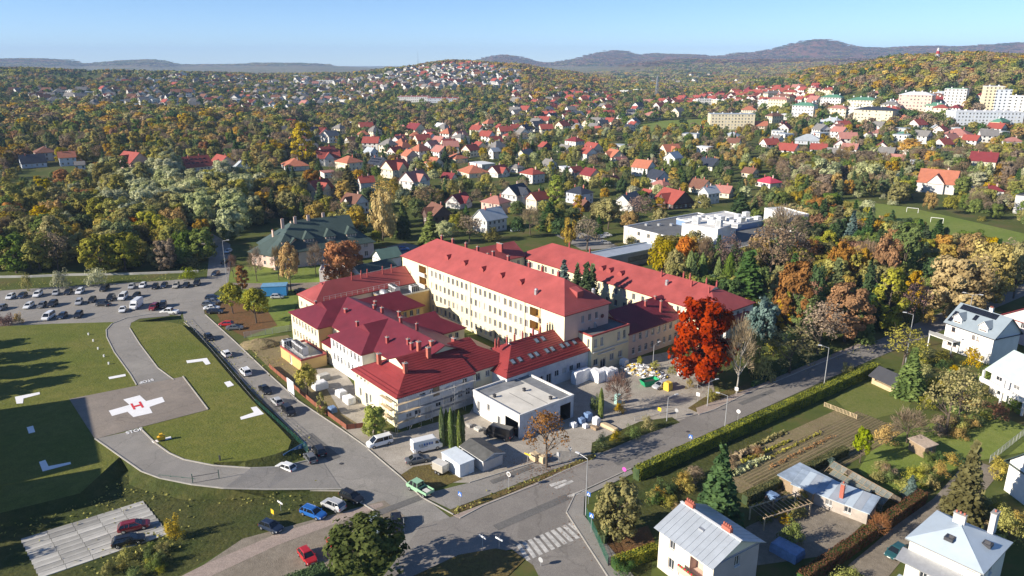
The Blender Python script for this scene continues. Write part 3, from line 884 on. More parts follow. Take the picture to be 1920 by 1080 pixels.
TREE_V = {}          # (kind, variant) -> leaf vertices for a 10 m tree
TREE_T = {}
for kind, nv_, n, leaf in (('round', 4, 3400, .40), ('full', 2, 6800, .36), ('tall', 2, 2400, .38), ('bush', 3, 1700, .48), ('weep', 2, 3800, .32), ('spruce', 2, 0, .36), ('thuja', 2, 2600, .32), ('sparse', 2, 3600, .34), ('twig', 2, 1700, .5)):
    for k in range(nv_):
        TREE_V[kind, k] = make_crown(kind, 31 + 7 * k + len(kind), 10.0, n, leaf)
        TREE_T[kind] = make_trunk(kind, 5).mesh('trunk', BARK)
TREE_T['birch'] = make_trunk('twig', 9).mesh('trunk', BARK_P)
NV = {'full': 2, 'round': 4, 'tall': 2, 'bush': 3, 'weep': 2, 'spruce': 2, 'thuja': 2, 'sparse': 2, 'twig': 2}
_crowns = {}


def crown_mesh(kind, k, colour):
    key = (kind, k, colour)
    if key not in _crowns:
        _crowns[key] = mesh_from_quads('crown', TREE_V[kind, k], LM[colour])
    return _crowns[key]


RADIUS = {'full': .41, 'round': .40, 'tall': .23, 'bush': .62, 'weep': .39, 'spruce': .27, 'thuja': .21, 'sparse': .40, 'twig': .42}
CATS = {'spruce': ('spruce_tree', 'conifer'), 'thuja': ('thuja_tree', 'conifer'), 'bush': ('bush', 'bush'), 'weep': ('willow_tree', 'tree'), 'round': ('broadleaf_tree', 'tree'), 'full': ('broadleaf_tree', 'tree'),
        'tall': ('poplar_tree', 'tree'), 'sparse': ('thinning_tree', 'tree'), 'twig': ('bare_tree', 'tree')}
N_TREES = [0]


def tree(x, y, z, h, w, kind, colour, label, group=None, rz=None, trunk=None):
    """w is the crown's width in metres"""
    nm, cat = CATS[kind]
    k = random.randrange(NV[kind])
    N_TREES[0] += 1
    t = empty(nm, (x, y, z), random.uniform(0, 6.28) if rz is None else rz, label, cat, group)
    sx = w / (2 * RADIUS[kind] * 10); sz = h / 10
    link('crown', crown_mesh(kind, k, colour), t, scale=(sx, sx, sz))
    link('trunk', TREE_T[trunk or kind], t, scale=(min(sx, sz * 1.1), min(sx, sz * 1.1), sz))
    return t


def ptree(px, py, top, wpx, kind, colour, label, group=None, base=0.0, trunk=None):
    """a tree standing where the photograph shows its foot"""
    x, y, z = PT(px, py) if py < 430 else (*P(px, py, base), base)
    h = height_at(x, y, top, z)
    d = depth(x, y, z + h * .5)
    NOTREE.append((x, y, min(2.5, wpx * d / F_PX * .3)))
    return tree(x, y, z - .05, h, wpx * d / F_PX, kind, colour, label, group, trunk=trunk)


def plant_near():
    T = ptree
    T(1312, 722, 543, 148, 'full', 'red', 'great scarlet oak towering beside the hospital yard')
    T(1330, 716, 552, 78, 'full', 'darkred', 'dark red tree crown behind the scarlet oak')
    T(688, 1098, 972, 178, 'round', 'moss', 'large dark green tree over the gravel parking')
    T(1025, 876, 762, 96, 'sparse', 'rust', 'rusty rowan with thin crown in front of the flat roofed annex')
    for (px, py, top), w_ in zip(((829, 838, 762), (838, 836, 766), (846, 842, 764), (854, 840, 772), (862, 844, 770), (868, 842, 776)), ('first', 'second', 'third', 'fourth', 'fifth', 'sixth')):
        T(px, py, top, 15, 'thuja', 'green', w_ + ' of six slim thuja columns, counted from the white cargo van', 'column thujas by the cargo van')
    T(1157, 1010, 893, 104, 'full', 'olive', 'dense yellow green tree on the corner of the zebra crossing')
    T(1343, 992, 830, 96, 'spruce', 'dark', 'large dark spruce behind the grey metal roofed house')
    T(702, 818, 756, 62, 'full', 'lime', 'bright yellow green tree at the scaffolded corner of the hospital')
    T(577, 742, 680, 44, 'round', 'olive', 'small olive tree behind the blank white billboard')
    T(604, 780, 735, 18, 'tall', 'olive', 'thin young tree beside the piled building material')
    T(328, 1010, 950, 46, 'bush', 'yellow', 'yellowing bush at the end of the concrete slab lot')
    T(437, 588, 528, 48, 'round', 'olive', 'dark olive tree beside the side street parking')
    T(481, 606, 538, 60, 'round', 'olive', 'broad dark tree over the brown leaf litter')
    T(455, 545, 498, 26, 'tall', 'rust', 'small rust brown tree by the gravel path')
    T(636, 532, 444, 84, 'full', 'orange', 'bright orange maple in front of the green roofed building')
    T(664, 520, 448, 44, 'round', 'orange', 'second orange maple at the corner of the green roofed building')
    T(546, 547, 452, 46, 'round', 'gold', 'ochre tree with clear trunk beside the blue container')
    T(482, 528, 462, 30, 'twig', 'brown', 'leafless tree at the gable of the green roofed building')
    T(523, 526, 462, 26, 'twig', 'brown', 'leafless slim tree on the green lawn beside the ochre tree')
    T(593, 518, 455, 34, 'twig', 'brown', 'leafless tree between the ochre tree and orange maple')
    T(438, 520, 478, 22, 'twig', 'purple', 'small bare tree beside the side street')
    # park east of the red oak
    T(1381, 738, 596, 60, 'twig', 'brown', 'tall bare birch with white trunk beside the red oak', trunk='birch')
    T(1424, 668, 553, 66, 'round', 'blue', 'blue green tree at the corner of the long red roofed block')
    T(1404, 700, 618, 46, 'round', 'olive', 'yellow green tree behind the bare birch')
    T(1484, 620, 480, 92, 'full', 'rust', 'tall rust brown oak in the hospital park')
    T(1583, 640, 524, 104, 'full', 'rust', 'broad rust brown oak near the main road')
    T(1532, 668, 560, 110, 'sparse', 'brown', 'wide thin brown tree at the park edge')
    T(1480, 700, 610, 120, 'sparse', 'olive', 'low spreading olive brown tree above the park footway')
    T(1430, 712, 640, 60, 'bush', 'olive', 'olive thicket at the park edge by the sign')
    T(1560, 588, 484, 58, 'spruce', 'green', 'fresh green spruce among the rust oaks')
    T(1615, 640, 548, 46, 'spruce', 'green', 'slim light green larch by the main road')
    T(1660, 622, 500, 58, 'tall', 'olive', 'yellow green larch beside the bare brown tree')
    T(1712, 612, 520, 60, 'sparse', 'purple', 'bare purple brown tree beside the golden birch')
    T(1788, 598, 462, 130, 'full', 'straw', 'huge straw gold weeping birch by the main road')
    T(1843, 575, 440, 100, 'full', 'straw', 'pale straw coloured birch by the football pitch')
    T(1812, 520, 432, 62, 'round', 'gold', 'golden orange tree behind the weeping birch')
    T(1738, 608, 568, 40, 'bush', 'gold', 'low golden bush at the foot of the weeping birch')
    T(1900, 560, 450, 60, 'round', 'olive', 'olive tree at the photo edge above the main road')
    T(1397, 592, 468, 90, 'spruce', 'dark', 'broad dark cedar behind the long red roof')
    for px, py, top, w, lab in ((1290, 560, 470, 34, 'broad green thuja nearest the yellow maple'), (1312, 562, 474, 30, 'green thuja second in the tall row behind the long roof'), (1342, 566, 482, 26, 'slim green thuja in the gap of the tall row'), (1362, 572, 474, 36, 'tall green thuja beside the dark cedar')):
        T(px, py, top, w, 'thuja', 'green', lab, 'tall thujas behind the long roof')
    T(1240, 540, 442, 62, 'round', 'yellow', 'bright yellow maple in front of the grey clinic wall')
    T(1262, 550, 465, 48, 'round', 'olive', 'dark green tree behind the yellow maple')
    T(1282, 525, 440, 44, 'round', 'orange', 'orange tree against the tall white clinic wall')
    T(1318, 530, 444, 36, 'twig', 'brown', 'bare tree against the tall white clinic wall')
    T(1362, 530, 432, 62, 'sparse', 'purple', 'bare brown tree below the clinic roof')
    T(1440, 530, 408, 104, 'sparse', 'brown', 'large bare brown tree at the clinic corner')
    T(1420, 505, 440, 50, 'round', 'gold', 'golden tree at the foot of the large bare tree')
    T(1468, 478, 384, 84, 'twig', 'brown', 'pale bare tree standing before the clinic stair tower')
    T(1481, 520, 420, 80, 'sparse', 'brown', 'bare brown tree beside the white van by the clinic')
    T(1570, 545, 445, 52, 'round', 'rust', 'rust red oak by the grey spruce')
    T(1612, 545, 462, 34, 'round', 'gold', 'golden crown between dark conifers')
    T(1591, 478, 393, 38, 'spruce', 'blue', 'silver grey spruce near the clinic yard')
    T(1565, 462, 385, 62, 'spruce', 'khaki', 'broad olive conifer beside the silver spruce')
    T(1622, 470, 388, 34, 'spruce', 'dark', 'dark spruce at the edge of the football pitch')
    T(1690, 540, 408, 84, 'full', 'green', 'deep green broad tree in the hospital park')
    T(1655, 560, 432, 62, 'full', 'rust', 'two tone brown tree beside the deep green tree')
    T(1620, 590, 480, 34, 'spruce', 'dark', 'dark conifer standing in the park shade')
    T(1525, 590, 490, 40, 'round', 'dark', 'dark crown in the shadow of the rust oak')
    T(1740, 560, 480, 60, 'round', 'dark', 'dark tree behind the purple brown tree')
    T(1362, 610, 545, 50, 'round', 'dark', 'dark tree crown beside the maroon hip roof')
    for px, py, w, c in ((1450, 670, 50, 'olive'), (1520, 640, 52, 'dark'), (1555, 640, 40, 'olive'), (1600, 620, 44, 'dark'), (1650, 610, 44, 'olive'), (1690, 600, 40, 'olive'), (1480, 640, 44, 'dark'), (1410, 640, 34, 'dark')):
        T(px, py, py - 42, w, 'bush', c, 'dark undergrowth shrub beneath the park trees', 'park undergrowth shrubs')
    # spruces in the court between the two long blocks
    for px, top, d, w, lab in ((1057, 485, 205, 30, 'pale blue spruce in the court between the long blocks'), (1082, 492, 198, 28, 'dark spruce in the court beside the pale one'), (1099, 491, 192, 32, 'dark spruce at the court end nearest the hip roof'), (1110, 494, 195, 26, 'narrow dark spruce at the court end')):
        y = d; x = (px - 960) / F_PX * depth(0, y, 10)
        h = height_at(x, y, top)
        tree(x, y, 0, h, w * depth(x, y, 8) / F_PX * 1.7, 'spruce', 'blue' if px == 1057 else 'dark', lab)
    T(1030, 520, 462, 70, 'sparse', 'rust', 'thin reddish brown tree in the court below the chimneys')
    # yard greenery
    T(1116, 775, 724, 30, 'bush', 'green', 'dark juniper in the yard bed beside the thuja')
    T(1126, 784, 727, 15, 'thuja', 'green', 'single green thuja column in the yard bed')
    T(1157, 770, 698, 56, 'twig', 'purple', 'bare purple shrub in the yard bed beside the thuja')
    T(1163, 772, 745, 28, 'bush', 'gold', 'low golden bush under the bare purple shrub')
    T(1130, 842, 806, 36, 'bush', 'green', 'dark green bush at the street end of the planted island')
    T(1156, 828, 802, 30, 'bush', 'yellow', 'yellow bush in the middle of the planted island')
    T(1185, 820, 786, 42, 'bush', 'green', 'big green bush beside the yellow bush on the island')
    T(1213, 805, 772, 34, 'bush', 'olive', 'olive bush at the yard end of the planted island')
    T(1200, 690, 664, 22, 'bush', 'olive', 'clipped olive bush by the rubble heap')
    T(1228, 695, 672, 26, 'bush', 'olive', 'clipped olive bush beside the yard lamp post')
    T(1292, 728, 704, 20, 'bush', 'yellow', 'small yellow bush by the yard railing')
    T(1335, 750, 716, 32, 'bush', 'olive', 'dry bush on the grass corner at the yard entrance')
    T(1260, 700, 680, 26, 'bush', 'olive', 'low green bush along the yard railing')
    # car park edge
    T(52, 545, 505, 30, 'bush', 'olive', 'small yellow green willow bush behind the car park')
    T(118, 540, 488, 44, 'bush', 'pale', 'grey green willow bush behind the car park')
    T(180, 535, 484, 46, 'bush', 'pale', 'wide grey green willow bush beside the smaller one')
    T(354, 524, 488, 38, 'bush', 'lime', 'round light green bush at the corner of the side street')
    T(8, 612, 574, 50, 'bush', 'purple', 'brown bush at the photo edge by the car park')
    T(36, 606, 576, 24, 'bush', 'gold', 'small golden bush by the car park edge')
    # gardens on the right
    T(1702, 742, 650, 62, 'spruce', 'green', 'bushy green pine behind the dark roofed garden hut')
    T(1772, 815, 678, 108, 'sparse', 'olive', 'spreading thinly leaved walnut tree in the garden')
    T(1795, 800, 690, 70, 'sparse', 'olive', 'thin olive tree behind the walnut')
    T(1692, 690, 606, 88, 'sparse', 'olive', 'spreading olive shrub tree beside the white house')
    T(1728, 720, 670, 60, 'bush', 'olive', 'olive thicket between the pine and white house')
    T(1750, 735, 695, 50, 'bush', 'yellow', 'yellow green thicket by the walnut')
    T(1866, 788, 742, 48, 'bush', 'orange', 'flame red bush below the pale green roof')
    T(1803, 972, 826, 76, 'spruce', 'khaki', 'tall khaki spruce beside the garden drive')
    T(1705, 930, 890, 32, 'spruce', 'blue', 'small blue spruce by the orchard')
    T(1884, 1012, 930, 84, 'bush', 'olive', 'broad round shrub behind the blue roofed house')
    T(1480, 1018, 950, 62, 'bush', 'green', 'round green yew in the cluttered yard')
    T(1612, 868, 798, 40, 'round', 'lime', 'small light green fruit tree by the vegetable garden')
    T(1660, 835, 788, 56, 'bush', 'gold', 'golden brown bush at the edge of the vegetable garden')
    T(1700, 830, 770, 70, 'twig', 'brown', 'bare tangled fruit tree by the timber shed')
    T(1558, 878, 852, 24, 'bush', 'blue', 'small grey green shrub by the greenhouse')
    T(1715, 905, 868, 56, 'bush', 'olive', 'olive shrub row in the orchard beside the khaki spruce')
    T(1745, 890, 862, 44, 'bush', 'green', 'green shrub in the orchard lawn')
    T(1870, 895, 848, 56, 'bush', 'yellow', 'bright yellow bush by the white gable at the photo edge')
    T(1645, 1010, 965, 44, 'twig', 'rust', 'thin brown shrub beside the garden drive')
    T(1590, 1095, 1056, 80, 'bush', 'lime', 'light green bush in front of the parked car')
    T(1640, 905, 868, 36, 'bush', 'olive', 'low shrub between greenhouse and orchard')
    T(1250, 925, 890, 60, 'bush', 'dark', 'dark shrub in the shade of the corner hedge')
    T(1300, 900, 868, 56, 'bush', 'brown', 'brown withered shrub along the corner hedge')
    T(1370, 880, 850, 40, 'bush', 'brown', 'dry brown plants at the hedge by the vegetable garden')
    T(1420, 855, 832, 30, 'bush', 'rust', 'rust coloured dry plants by the hedge')
    T(1820, 690, 640, 44, 'bush', 'gold', 'orange brown climber at the white house terrace')
    T(1590, 700, 672, 30, 'bush', 'olive', 'small shrub at the far end of the long hedge')
    T(1880, 640, 600, 40, 'bush', 'dark', 'dark hedge shrub between white house and pale roof')
    T(1850, 720, 672, 50, 'bush', 'green', 'green shrub under the pale roofed house')
    T(1905, 770, 735, 50, 'bush', 'green', 'green shrub beside the flame red bush')
    T(1170, 1070, 1030, 60, 'bush', 'dark', 'clipped dark hedge bush by the corner gate')
    rg = random.Random(21)
    for poly, n, lab in (([(1690, 690), (1770, 660), (1860, 730), (1850, 770), (1740, 790), (1700, 750)], 22, 'garden shrub between the dark roofed hut and the pale green roof'), ([(1640, 880), (1790, 850), (1800, 880), (1740, 925), (1680, 925)], 16, 'orchard shrub between greenhouse and khaki spruce'), ([(1820, 930), (1920, 920), (1940, 1010), (1850, 1010)], 12, 'garden shrub behind the pale blue roofed house'),
                         ([(1220, 940), (1300, 900), (1330, 950), (1260, 970)], 10, 'shaded shrub between corner tree and large spruce'), ([(1410, 945), (1500, 925), (1540, 950), (1440, 1000)], 9, 'weedy shrub round the broken pergola'), ([(1770, 760), (1860, 790), (1800, 830), (1740, 810)], 10, 'shrub under the spreading walnut'), ([(180, 1080), (300, 1010), (330, 1060), (260, 1100)], 14, 'low green thicket below the concrete slab lot'), ([(395, 505), (330, 500), (200, 510), (300, 490)], 10, 'low shrub at the dark wood edge behind the car park')):
        k = 0
        while k < n:
            px, py = rg.uniform(min(p[0] for p in poly), max(p[0] for p in poly)), rg.uniform(min(p[1] for p in poly), max(p[1] for p in poly))
            c = False
            for (x1, y1), (x2, y2) in zip(poly, poly[1:] + poly[:1]):
                if (y1 > py) != (y2 > py) and px < (x2 - x1) * (py - y1) / (y2 - y1) + x1: c = not c
            if not c: continue
            cl = rg.choice(('olive', 'olive', 'brown', 'green', 'gold', 'dark') if 'green' not in lab.split()[1] else ('green', 'olive')); w = rg.uniform(26, 48)
            T(px, py, py - w * rg.uniform(.5, .9), w, 'bush', cl, {'gold': 'golden '}.get(cl, cl + ' ').replace('olive ', 'olive ') + lab, cl + ' shrubs: ' + lab); k += 1
    # landmarks farther back
    T(570, 308, 230, 44, 'tall', 'yellow', 'tall yellow poplar rising above the red roofed houses')
    T(1044, 392, 328, 36, 'tall', 'lime', 'vivid lime green tree beside the red gabled house')
    T(670, 442, 385, 46, 'round', 'yellow', 'round yellow tree beside the large pale birch')
    T(718, 452, 358, 52, 'weep', 'straw', 'large pale straw birch behind the main block')
    T(722, 395, 330, 56, 'sparse', 'straw', 'pale thin birch behind the straw one')
    T(756, 445, 378, 30, 'spruce', 'green', 'green spruce beside the large straw birch')
    T(808, 458, 396, 46, 'spruce', 'green', 'tall green larch by the dark timber house')
    T(802, 400, 344, 70, 'sparse', 'brown', 'large bare brown tree above the dark timber house')
    T(655, 372, 308, 48, 'spruce', 'khaki', 'dark olive conifer between red roofed houses')
    T(1068, 462, 408, 34, 'weep', 'yellow', 'yellow green weeping willow behind the chimneys')
    T(1100, 470, 402, 60, 'sparse', 'brown', 'bare brown tree by the clinic car park')
    T(1195, 425, 362, 70, 'sparse', 'purple', 'bare purple brown tree behind the white gable')
    T(1237, 402, 370, 26, 'tall', 'gold', 'small golden tree beside the big red roof')
    T(962, 405, 386, 24, 'round', 'gold', 'round orange tree by the salmon roofed house')
    T(994, 440, 386, 44, 'twig', 'brown', 'bare grey tree in front of the red gabled house')
    T(1030, 430, 378, 52, 'spruce', 'dark', 'dark conifer below the lime green tree')
    T(1140, 430, 370, 60, 'round', 'olive', 'olive green tree beside the bare purple brown tree')
    T(880, 455, 400, 60, 'sparse', 'brown', 'bare brown tree behind the long red ridge')
    T(920, 452, 410, 46, 'bush', 'olive', 'olive shrub behind the long red ridge')
    T(856, 420, 395, 36, 'spruce', 'dark', 'dark spruce between timber house and white gable')
    T(1385, 420, 358, 56, 'spruce', 'dark', 'dark conifer group tree by the clinic roof')
    T(1412, 415, 366, 30, 'spruce', 'green', 'light green conifer beside the clinic roof')
    T(1500, 320, 285, 50, 'round', 'brown', 'rounded brown tree on the slope above the football pitch')
    T(1545, 345, 298, 64, 'weep', 'pale', 'pale grey green willow above the football pitch')
    T(1625, 350, 300, 66, 'weep', 'pale', 'second pale willow above the football pitch')
    T(1704, 295, 258, 46, 'round', 'gold', 'round golden tree by the white bungalow')
    T(1755, 325, 296, 28, 'round', 'orange', 'orange tree beside the orange roofed villa')
    T(1677, 370, 325, 24, 'spruce', 'blue', 'grey blue spruce at the pitch edge')
    T(1840, 345, 300, 40, 'weep', 'pale', 'pale bare willow right of the orange roofed villa')
    T(120, 355, 315, 34, 'round', 'orange', 'vivid orange maple in the wood below the white villa')
    T(152, 352, 314, 32, 'round', 'gold', 'golden orange maple beside the vivid orange one')
    T(300, 330, 305, 30, 'round', 'orange', 'orange tree beside the house with solar panels')


def box_hedge(name, a, b, w, h, colour, label, z=0.0):
    """clipped hedge: a solid core under thousands of small leaf faces"""
    A = Vector((*P(*a, z), z)); B = Vector((*P(*b, z), z)); L_ = (B - A).length
    t = empty(name, A, atan2(B.y - A.y, B.x - A.x), label, 'hedge')
    rng = np.random.default_rng(int(L_ * 10))
    core = MB(); core.box(0, L_, -w / 2 + .12, w / 2 - .12, 0, h - .12)
    core.obj('core', LM['dark'], t)
    n = int(L_ * (w + 2 * h) * 42)
    u = rng.uniform(0, L_, n); s = rng.uniform(-h, w + h, n)
    y = np.clip(s, 0, w) - w / 2; zz = np.where(s < 0, h + s, np.where(s > w, h - (s - w), h)) 
    bump = 1 + .025 * np.sin(u * 1.3) + rng.normal(0, .025, n)
    C = np.stack([u, y * bump, zz * bump], 1)
    Nr = np.stack([u * 0, np.where(s < 0, -1, np.where(s > w, 1, 0)), np.where((s >= 0) & (s <= w), 1, .25)], 1)
    V = quads_mesh(C, Nr, .21, 1, rng, .4)
    tag(link('foliage', mesh_from_quads('foliage', V, LM[colour]), t), kind='stuff')
    d = (B - A).normalized(); nn = Vector((-d.y, d.x, 0)) * (w / 2 + 1)
    NOTREE.append([(A + nn).xy[:], (B + nn).xy[:], (B - nn).xy[:], (A - nn).xy[:]])


plant_near()
box_hedge('tall_hedge', (1192, 900), (1642, 698), 1.7, 2.4, 'lime', 'long clipped green hedge along the main road')
box_hedge('tall_hedge', (1500, 1100), (1728, 940), 1.6, 2.0, 'russet', 'reddish brown hedge beside the garden drive')
box_hedge('tall_hedge', (1395, 945), (1585, 852), 1.4, 1.7, 'khaki', 'khaki hedge between vegetable garden and metal sheds')
box_hedge('tall_hedge', (1128, 1020), (1150, 985), 1.2, 1.6, 'green', 'short green hedge beside the corner fence')
box_hedge('tall_hedge', (1150, 1068), (1232, 1040), 1.5, 1.8, 'olive', 'olive garden hedge by the front gate of the grey roofed house')
box_hedge('tall_hedge', (470, 1135), (612, 1078), 2.2, 1.7, 'dark', 'dark clipped hedge below the red cars')
box_hedge('tall_hedge', (1410, 725), (1560, 662), 1.0, 1.0, 'dark', 'low dark hedge along the park footway')

# ------------------------------------------------------------------ buildings
def wall(mb, A, B, z0, z1, ops=(), m=0, mr=None, dep=.22, mback=None):
    """a wall from A to B (outside on its right hand) with real openings: ops are (s, zc, w, h[, depth])"""
    A, B = Vector(A[:2]), Vector(B[:2]); L_ = (B - A).length; t = (B - A) / L_; inn = Vector((-t.y, t.x))
    mr = m if mr is None else mr

    def pt(s, z, d=0):
        q = A + t * s + inn * d
        return (q.x, q.y, z)
    rects = [(o[0] - o[2] / 2, o[0] + o[2] / 2, o[1] - o[3] / 2, o[1] + o[3] / 2, o[4] if len(o) > 4 else dep) for o in ops]
    S = sorted({0.0, L_, *[r[0] for r in rects], *[r[1] for r in rects]}); S = [s for s in S if -1e-6 <= s <= L_ + 1e-6]
    for s0, s1 in zip(S, S[1:]):
        if s1 - s0 < 1e-4: continue
        cuts = sorted([(r[2], r[3]) for r in rects if r[0] <= s0 + 1e-5 and r[1] >= s1 - 1e-5])
        z = z0
        for a, b in cuts + [(z1, z1)]:
            if a - z > 1e-4: mb.poly([pt(s0, z), pt(s1, z), pt(s1, a), pt(s0, a)], m)
            z = max(z, b)
    for a, b, c, d, e in rects:
        mb.poly([pt(a, c), pt(b, c), pt(b, c, e), pt(a, c, e)], mr)
        mb.poly([pt(a, d, e), pt(b, d, e), pt(b, d), pt(a, d)], mr)
        mb.poly([pt(a, c), pt(a, c, e), pt(a, d, e), pt(a, d)], mr)
        mb.poly([pt(b, c, e), pt(b, c), pt(b, d), pt(b, d, e)], mr)
        if e > 1: mb.poly([pt(a, c, e), pt(b, c, e), pt(b, d, e), pt(a, d, e)], mr if mback is None else mback)


_win = {}
FRAME = mat('white_window_frame', (.72, .72, .70), .5, .05)
FRAME_B = mat('brown_window_frame', (.12, .06, .035), .5, .1)


def win_mesh(w, h, style):
    key = (round(w, 2), round(h, 2), style)
    if key not in _win:
        f = .07 if w > .7 else .05
        fm = MB()
        fm.box(-w / 2, -w / 2 + f, -.04, .05, 0, h); fm.box(w / 2 - f, w / 2, -.04, .05, 0, h)
        fm.box(-w / 2 + f, w / 2 - f, -.04, .05, 0, f); fm.box(-w / 2 + f, w / 2 - f, -.04, .05, h - f, h)
        if 'x' in style:
            fm.box(-f / 2, f / 2, -.03, .05, f, h - f)
        if 't' in style:
            fm.box(-w / 2 + f, w / 2 - f, -.03, .045, h * .66, h * .66 + f)
        fm.box(-w / 2 - .08, w / 2 + .08, -.34, -.04, -.05, -.002)       # sill
        pm = MB(); pm.poly([(-w / 2 + .02, .01, .02), (w / 2 - .02, .01, .02), (w / 2 - .02, .01, h - .02), (-w / 2 + .02, .01, h - .02)])
        _win[key] = (fm.mesh('window', FRAME_B if 'b' in style else FRAME), pm.mesh('pane', GLASS), pm.mesh('pane', GLASS_L), pm.mesh('pane', GLASS_B))
    return _win[key]


def windows(parent, A, B, ops, style='x', dep=.22, panes=True):
    A, B = Vector(A[:2]), Vector(B[:2]); t = (B - A).normalized(); inn = Vector((-t.y, t.x))
    rz = atan2(t.y, t.x)
    for o in ops:
        if len(o) > 4: continue
        fm, pm, pl, pb = win_mesh(o[2], o[3], style)
        q = A + t * o[0] + inn * (dep - .06)
        wobj = link('window', fm, parent, (q.x, q.y, o[1] - o[3] / 2), rz)
        link('pane', random.choice((pm, pm, pm, pl, pb)), wobj)


def roof_faces(mb, x0, x1, y0, y1, ze, rise, axis='x', over=.5, ga=0.0, gb=0.0, m=0, mt=1, mw=2, thick=.2):
    """pitched roof. ga, gb: how far each end is hipped (0 gable, half the width a full hip, less a gablet)"""
    def T(a, b, z): return (a, b, z) if axis == 'x' else (b, a, z)
    if axis == 'y': x0, x1, y0, y1 = y0, y1, x0, x1
    hw = (y1 - y0) / 2; cy_ = (y0 + y1) / 2; sl = rise / hw
    zo = ze - sl * over
    oa, ob = over, over
    X0, X1, Y0, Y1 = x0 - oa, x1 + ob, y0 - over, y1 + over
    flip = axis == 'y'

    def add(pts, mm=m):
        pts = [T(*p) for p in pts]
        mb.poly(pts[::-1] if flip else pts, mm)
    zr = ze + rise

    def end(x, g, sgn):
        """returns ridge x, knee points"""
        if g <= 0: return x, None
        if g >= hw: return x + sgn * (g + over), None
        return x + sgn * (g + over), (g + over) / (hw + over)
    ra, ka = end(X0, ga, 1); rb, kb = end(X1, gb, -1)
    H_ = hw + over
    sideS, sideN = [(X0, Y0, zo), (X1, Y0, zo)], [(X1, Y1, zo), (X0, Y1, zo)]
    if kb: sideS.append((rb, Y0 + H_ * kb, zo + (zr - zo) * kb))
    sideS.append((rb, cy_, zr)); sideS.append((ra, cy_, zr))
    if ka: sideS.append((ra, Y0 + H_ * ka, zo + (zr - zo) * ka))
    if ka: sideN.append((ra, Y1 - H_ * ka, zo + (zr - zo) * ka))
    sideN.append((ra, cy_, zr)); sideN.append((rb, cy_, zr))
    if kb: sideN.append((rb, Y1 - H_ * kb, zo + (zr - zo) * kb))
    add(sideS); add(sideN)
    for x, r, k, g, s in ((X0, ra, ka, ga, 1), (X1, rb, kb, gb, -1)):
        if g <= 0: continue
        if k:
            q = [(x, Y1, zo), (x, Y0, zo), (r, Y0 + H_ * k, zo + (zr - zo) * k), (r, Y1 - H_ * k, zo + (zr - zo) * k)]
            w = [(r, Y1 - H_ * k, zo + (zr - zo) * k), (r, Y0 + H_ * k, zo + (zr - zo) * k), (r, cy_, zr)]
            add(q if s > 0 else q[::-1]); add(w if s > 0 else w[::-1], mw)
        else:
            q = [(x, Y1, zo), (x, Y0, zo), (r, cy_, zr)]
            add(q if s > 0 else q[::-1])
    # fascia and soffit
    ring = [(X0, Y0), (X1, Y0), (X1, Y1), (X0, Y1)]
    for i, (p, q) in enumerate(zip(ring, ring[1:] + ring[:1])):
        endside = i in (1, 3); g = gb if i == 1 else ga
        if endside and g <= 0:
            x = p[0]
            pts = [(x, p[1], zo - thick), (x, cy_, zr - thick), (x, q[1], zo - thick), (x, q[1], zo), (x, cy_, zr), (x, p[1], zo)]
            add(pts[:2] + [pts[4], pts[5]], mt); add([pts[1], pts[2], pts[3], pts[4]], mt)
        else:
            add([(p[0], p[1], zo - thick), (q[0], q[1], zo - thick), (q[0], q[1], zo), (p[0], p[1], zo)], mt)
    add([(X0, Y1, zo - thick), (X1, Y1, zo - thick), (X1, Y0, zo - thick), (X0, Y0, zo - thick)], mt)


def gable_tris(mb, x0, x1, y0, y1, ze, rise, axis, ga, gb, m=0):
    for g, a in ((ga, 0), (gb, 1)):
        if g > 0: continue
        if axis == 'x':
            x = (x0, x1)[a]; c = (y0 + y1) / 2
            tri = [(x, y0, ze), (x, y1, ze), (x, c, ze + rise - .03)]
        else:
            y = (y0, y1)[a]; c = (x0 + x1) / 2
            tri = [(x0, y, ze), (x1, y, ze), (c, y, ze + rise - .03)]
        if (axis == 'x') == (a == 0): tri = tri[::-1]
        mb.poly(tri, m)


def chimney(parent, x, y, z0, z1, w=.7, d=.5, m=None, cap=True, pipes=1):
    mb = MB(); mb.box(-w / 2, w / 2, -d / 2, d / 2, 0, z1 - z0)
    if cap: mb.box(-w / 2 - .08, w / 2 + .08, -d / 2 - .08, d / 2 + .08, z1 - z0 + .002, z1 - z0 + .12, 1)
    for i in range(pipes):
        xx = -w / 2 + (i + .5) * w / pipes
        mb.box(xx - .1, xx + .1, -.1, .1, z1 - z0 + .125, z1 - z0 + .42, 2)
    return mb.obj('chimney', [m or BRICK, CONC_D, BRICK], parent, loc=(x, y, z0))


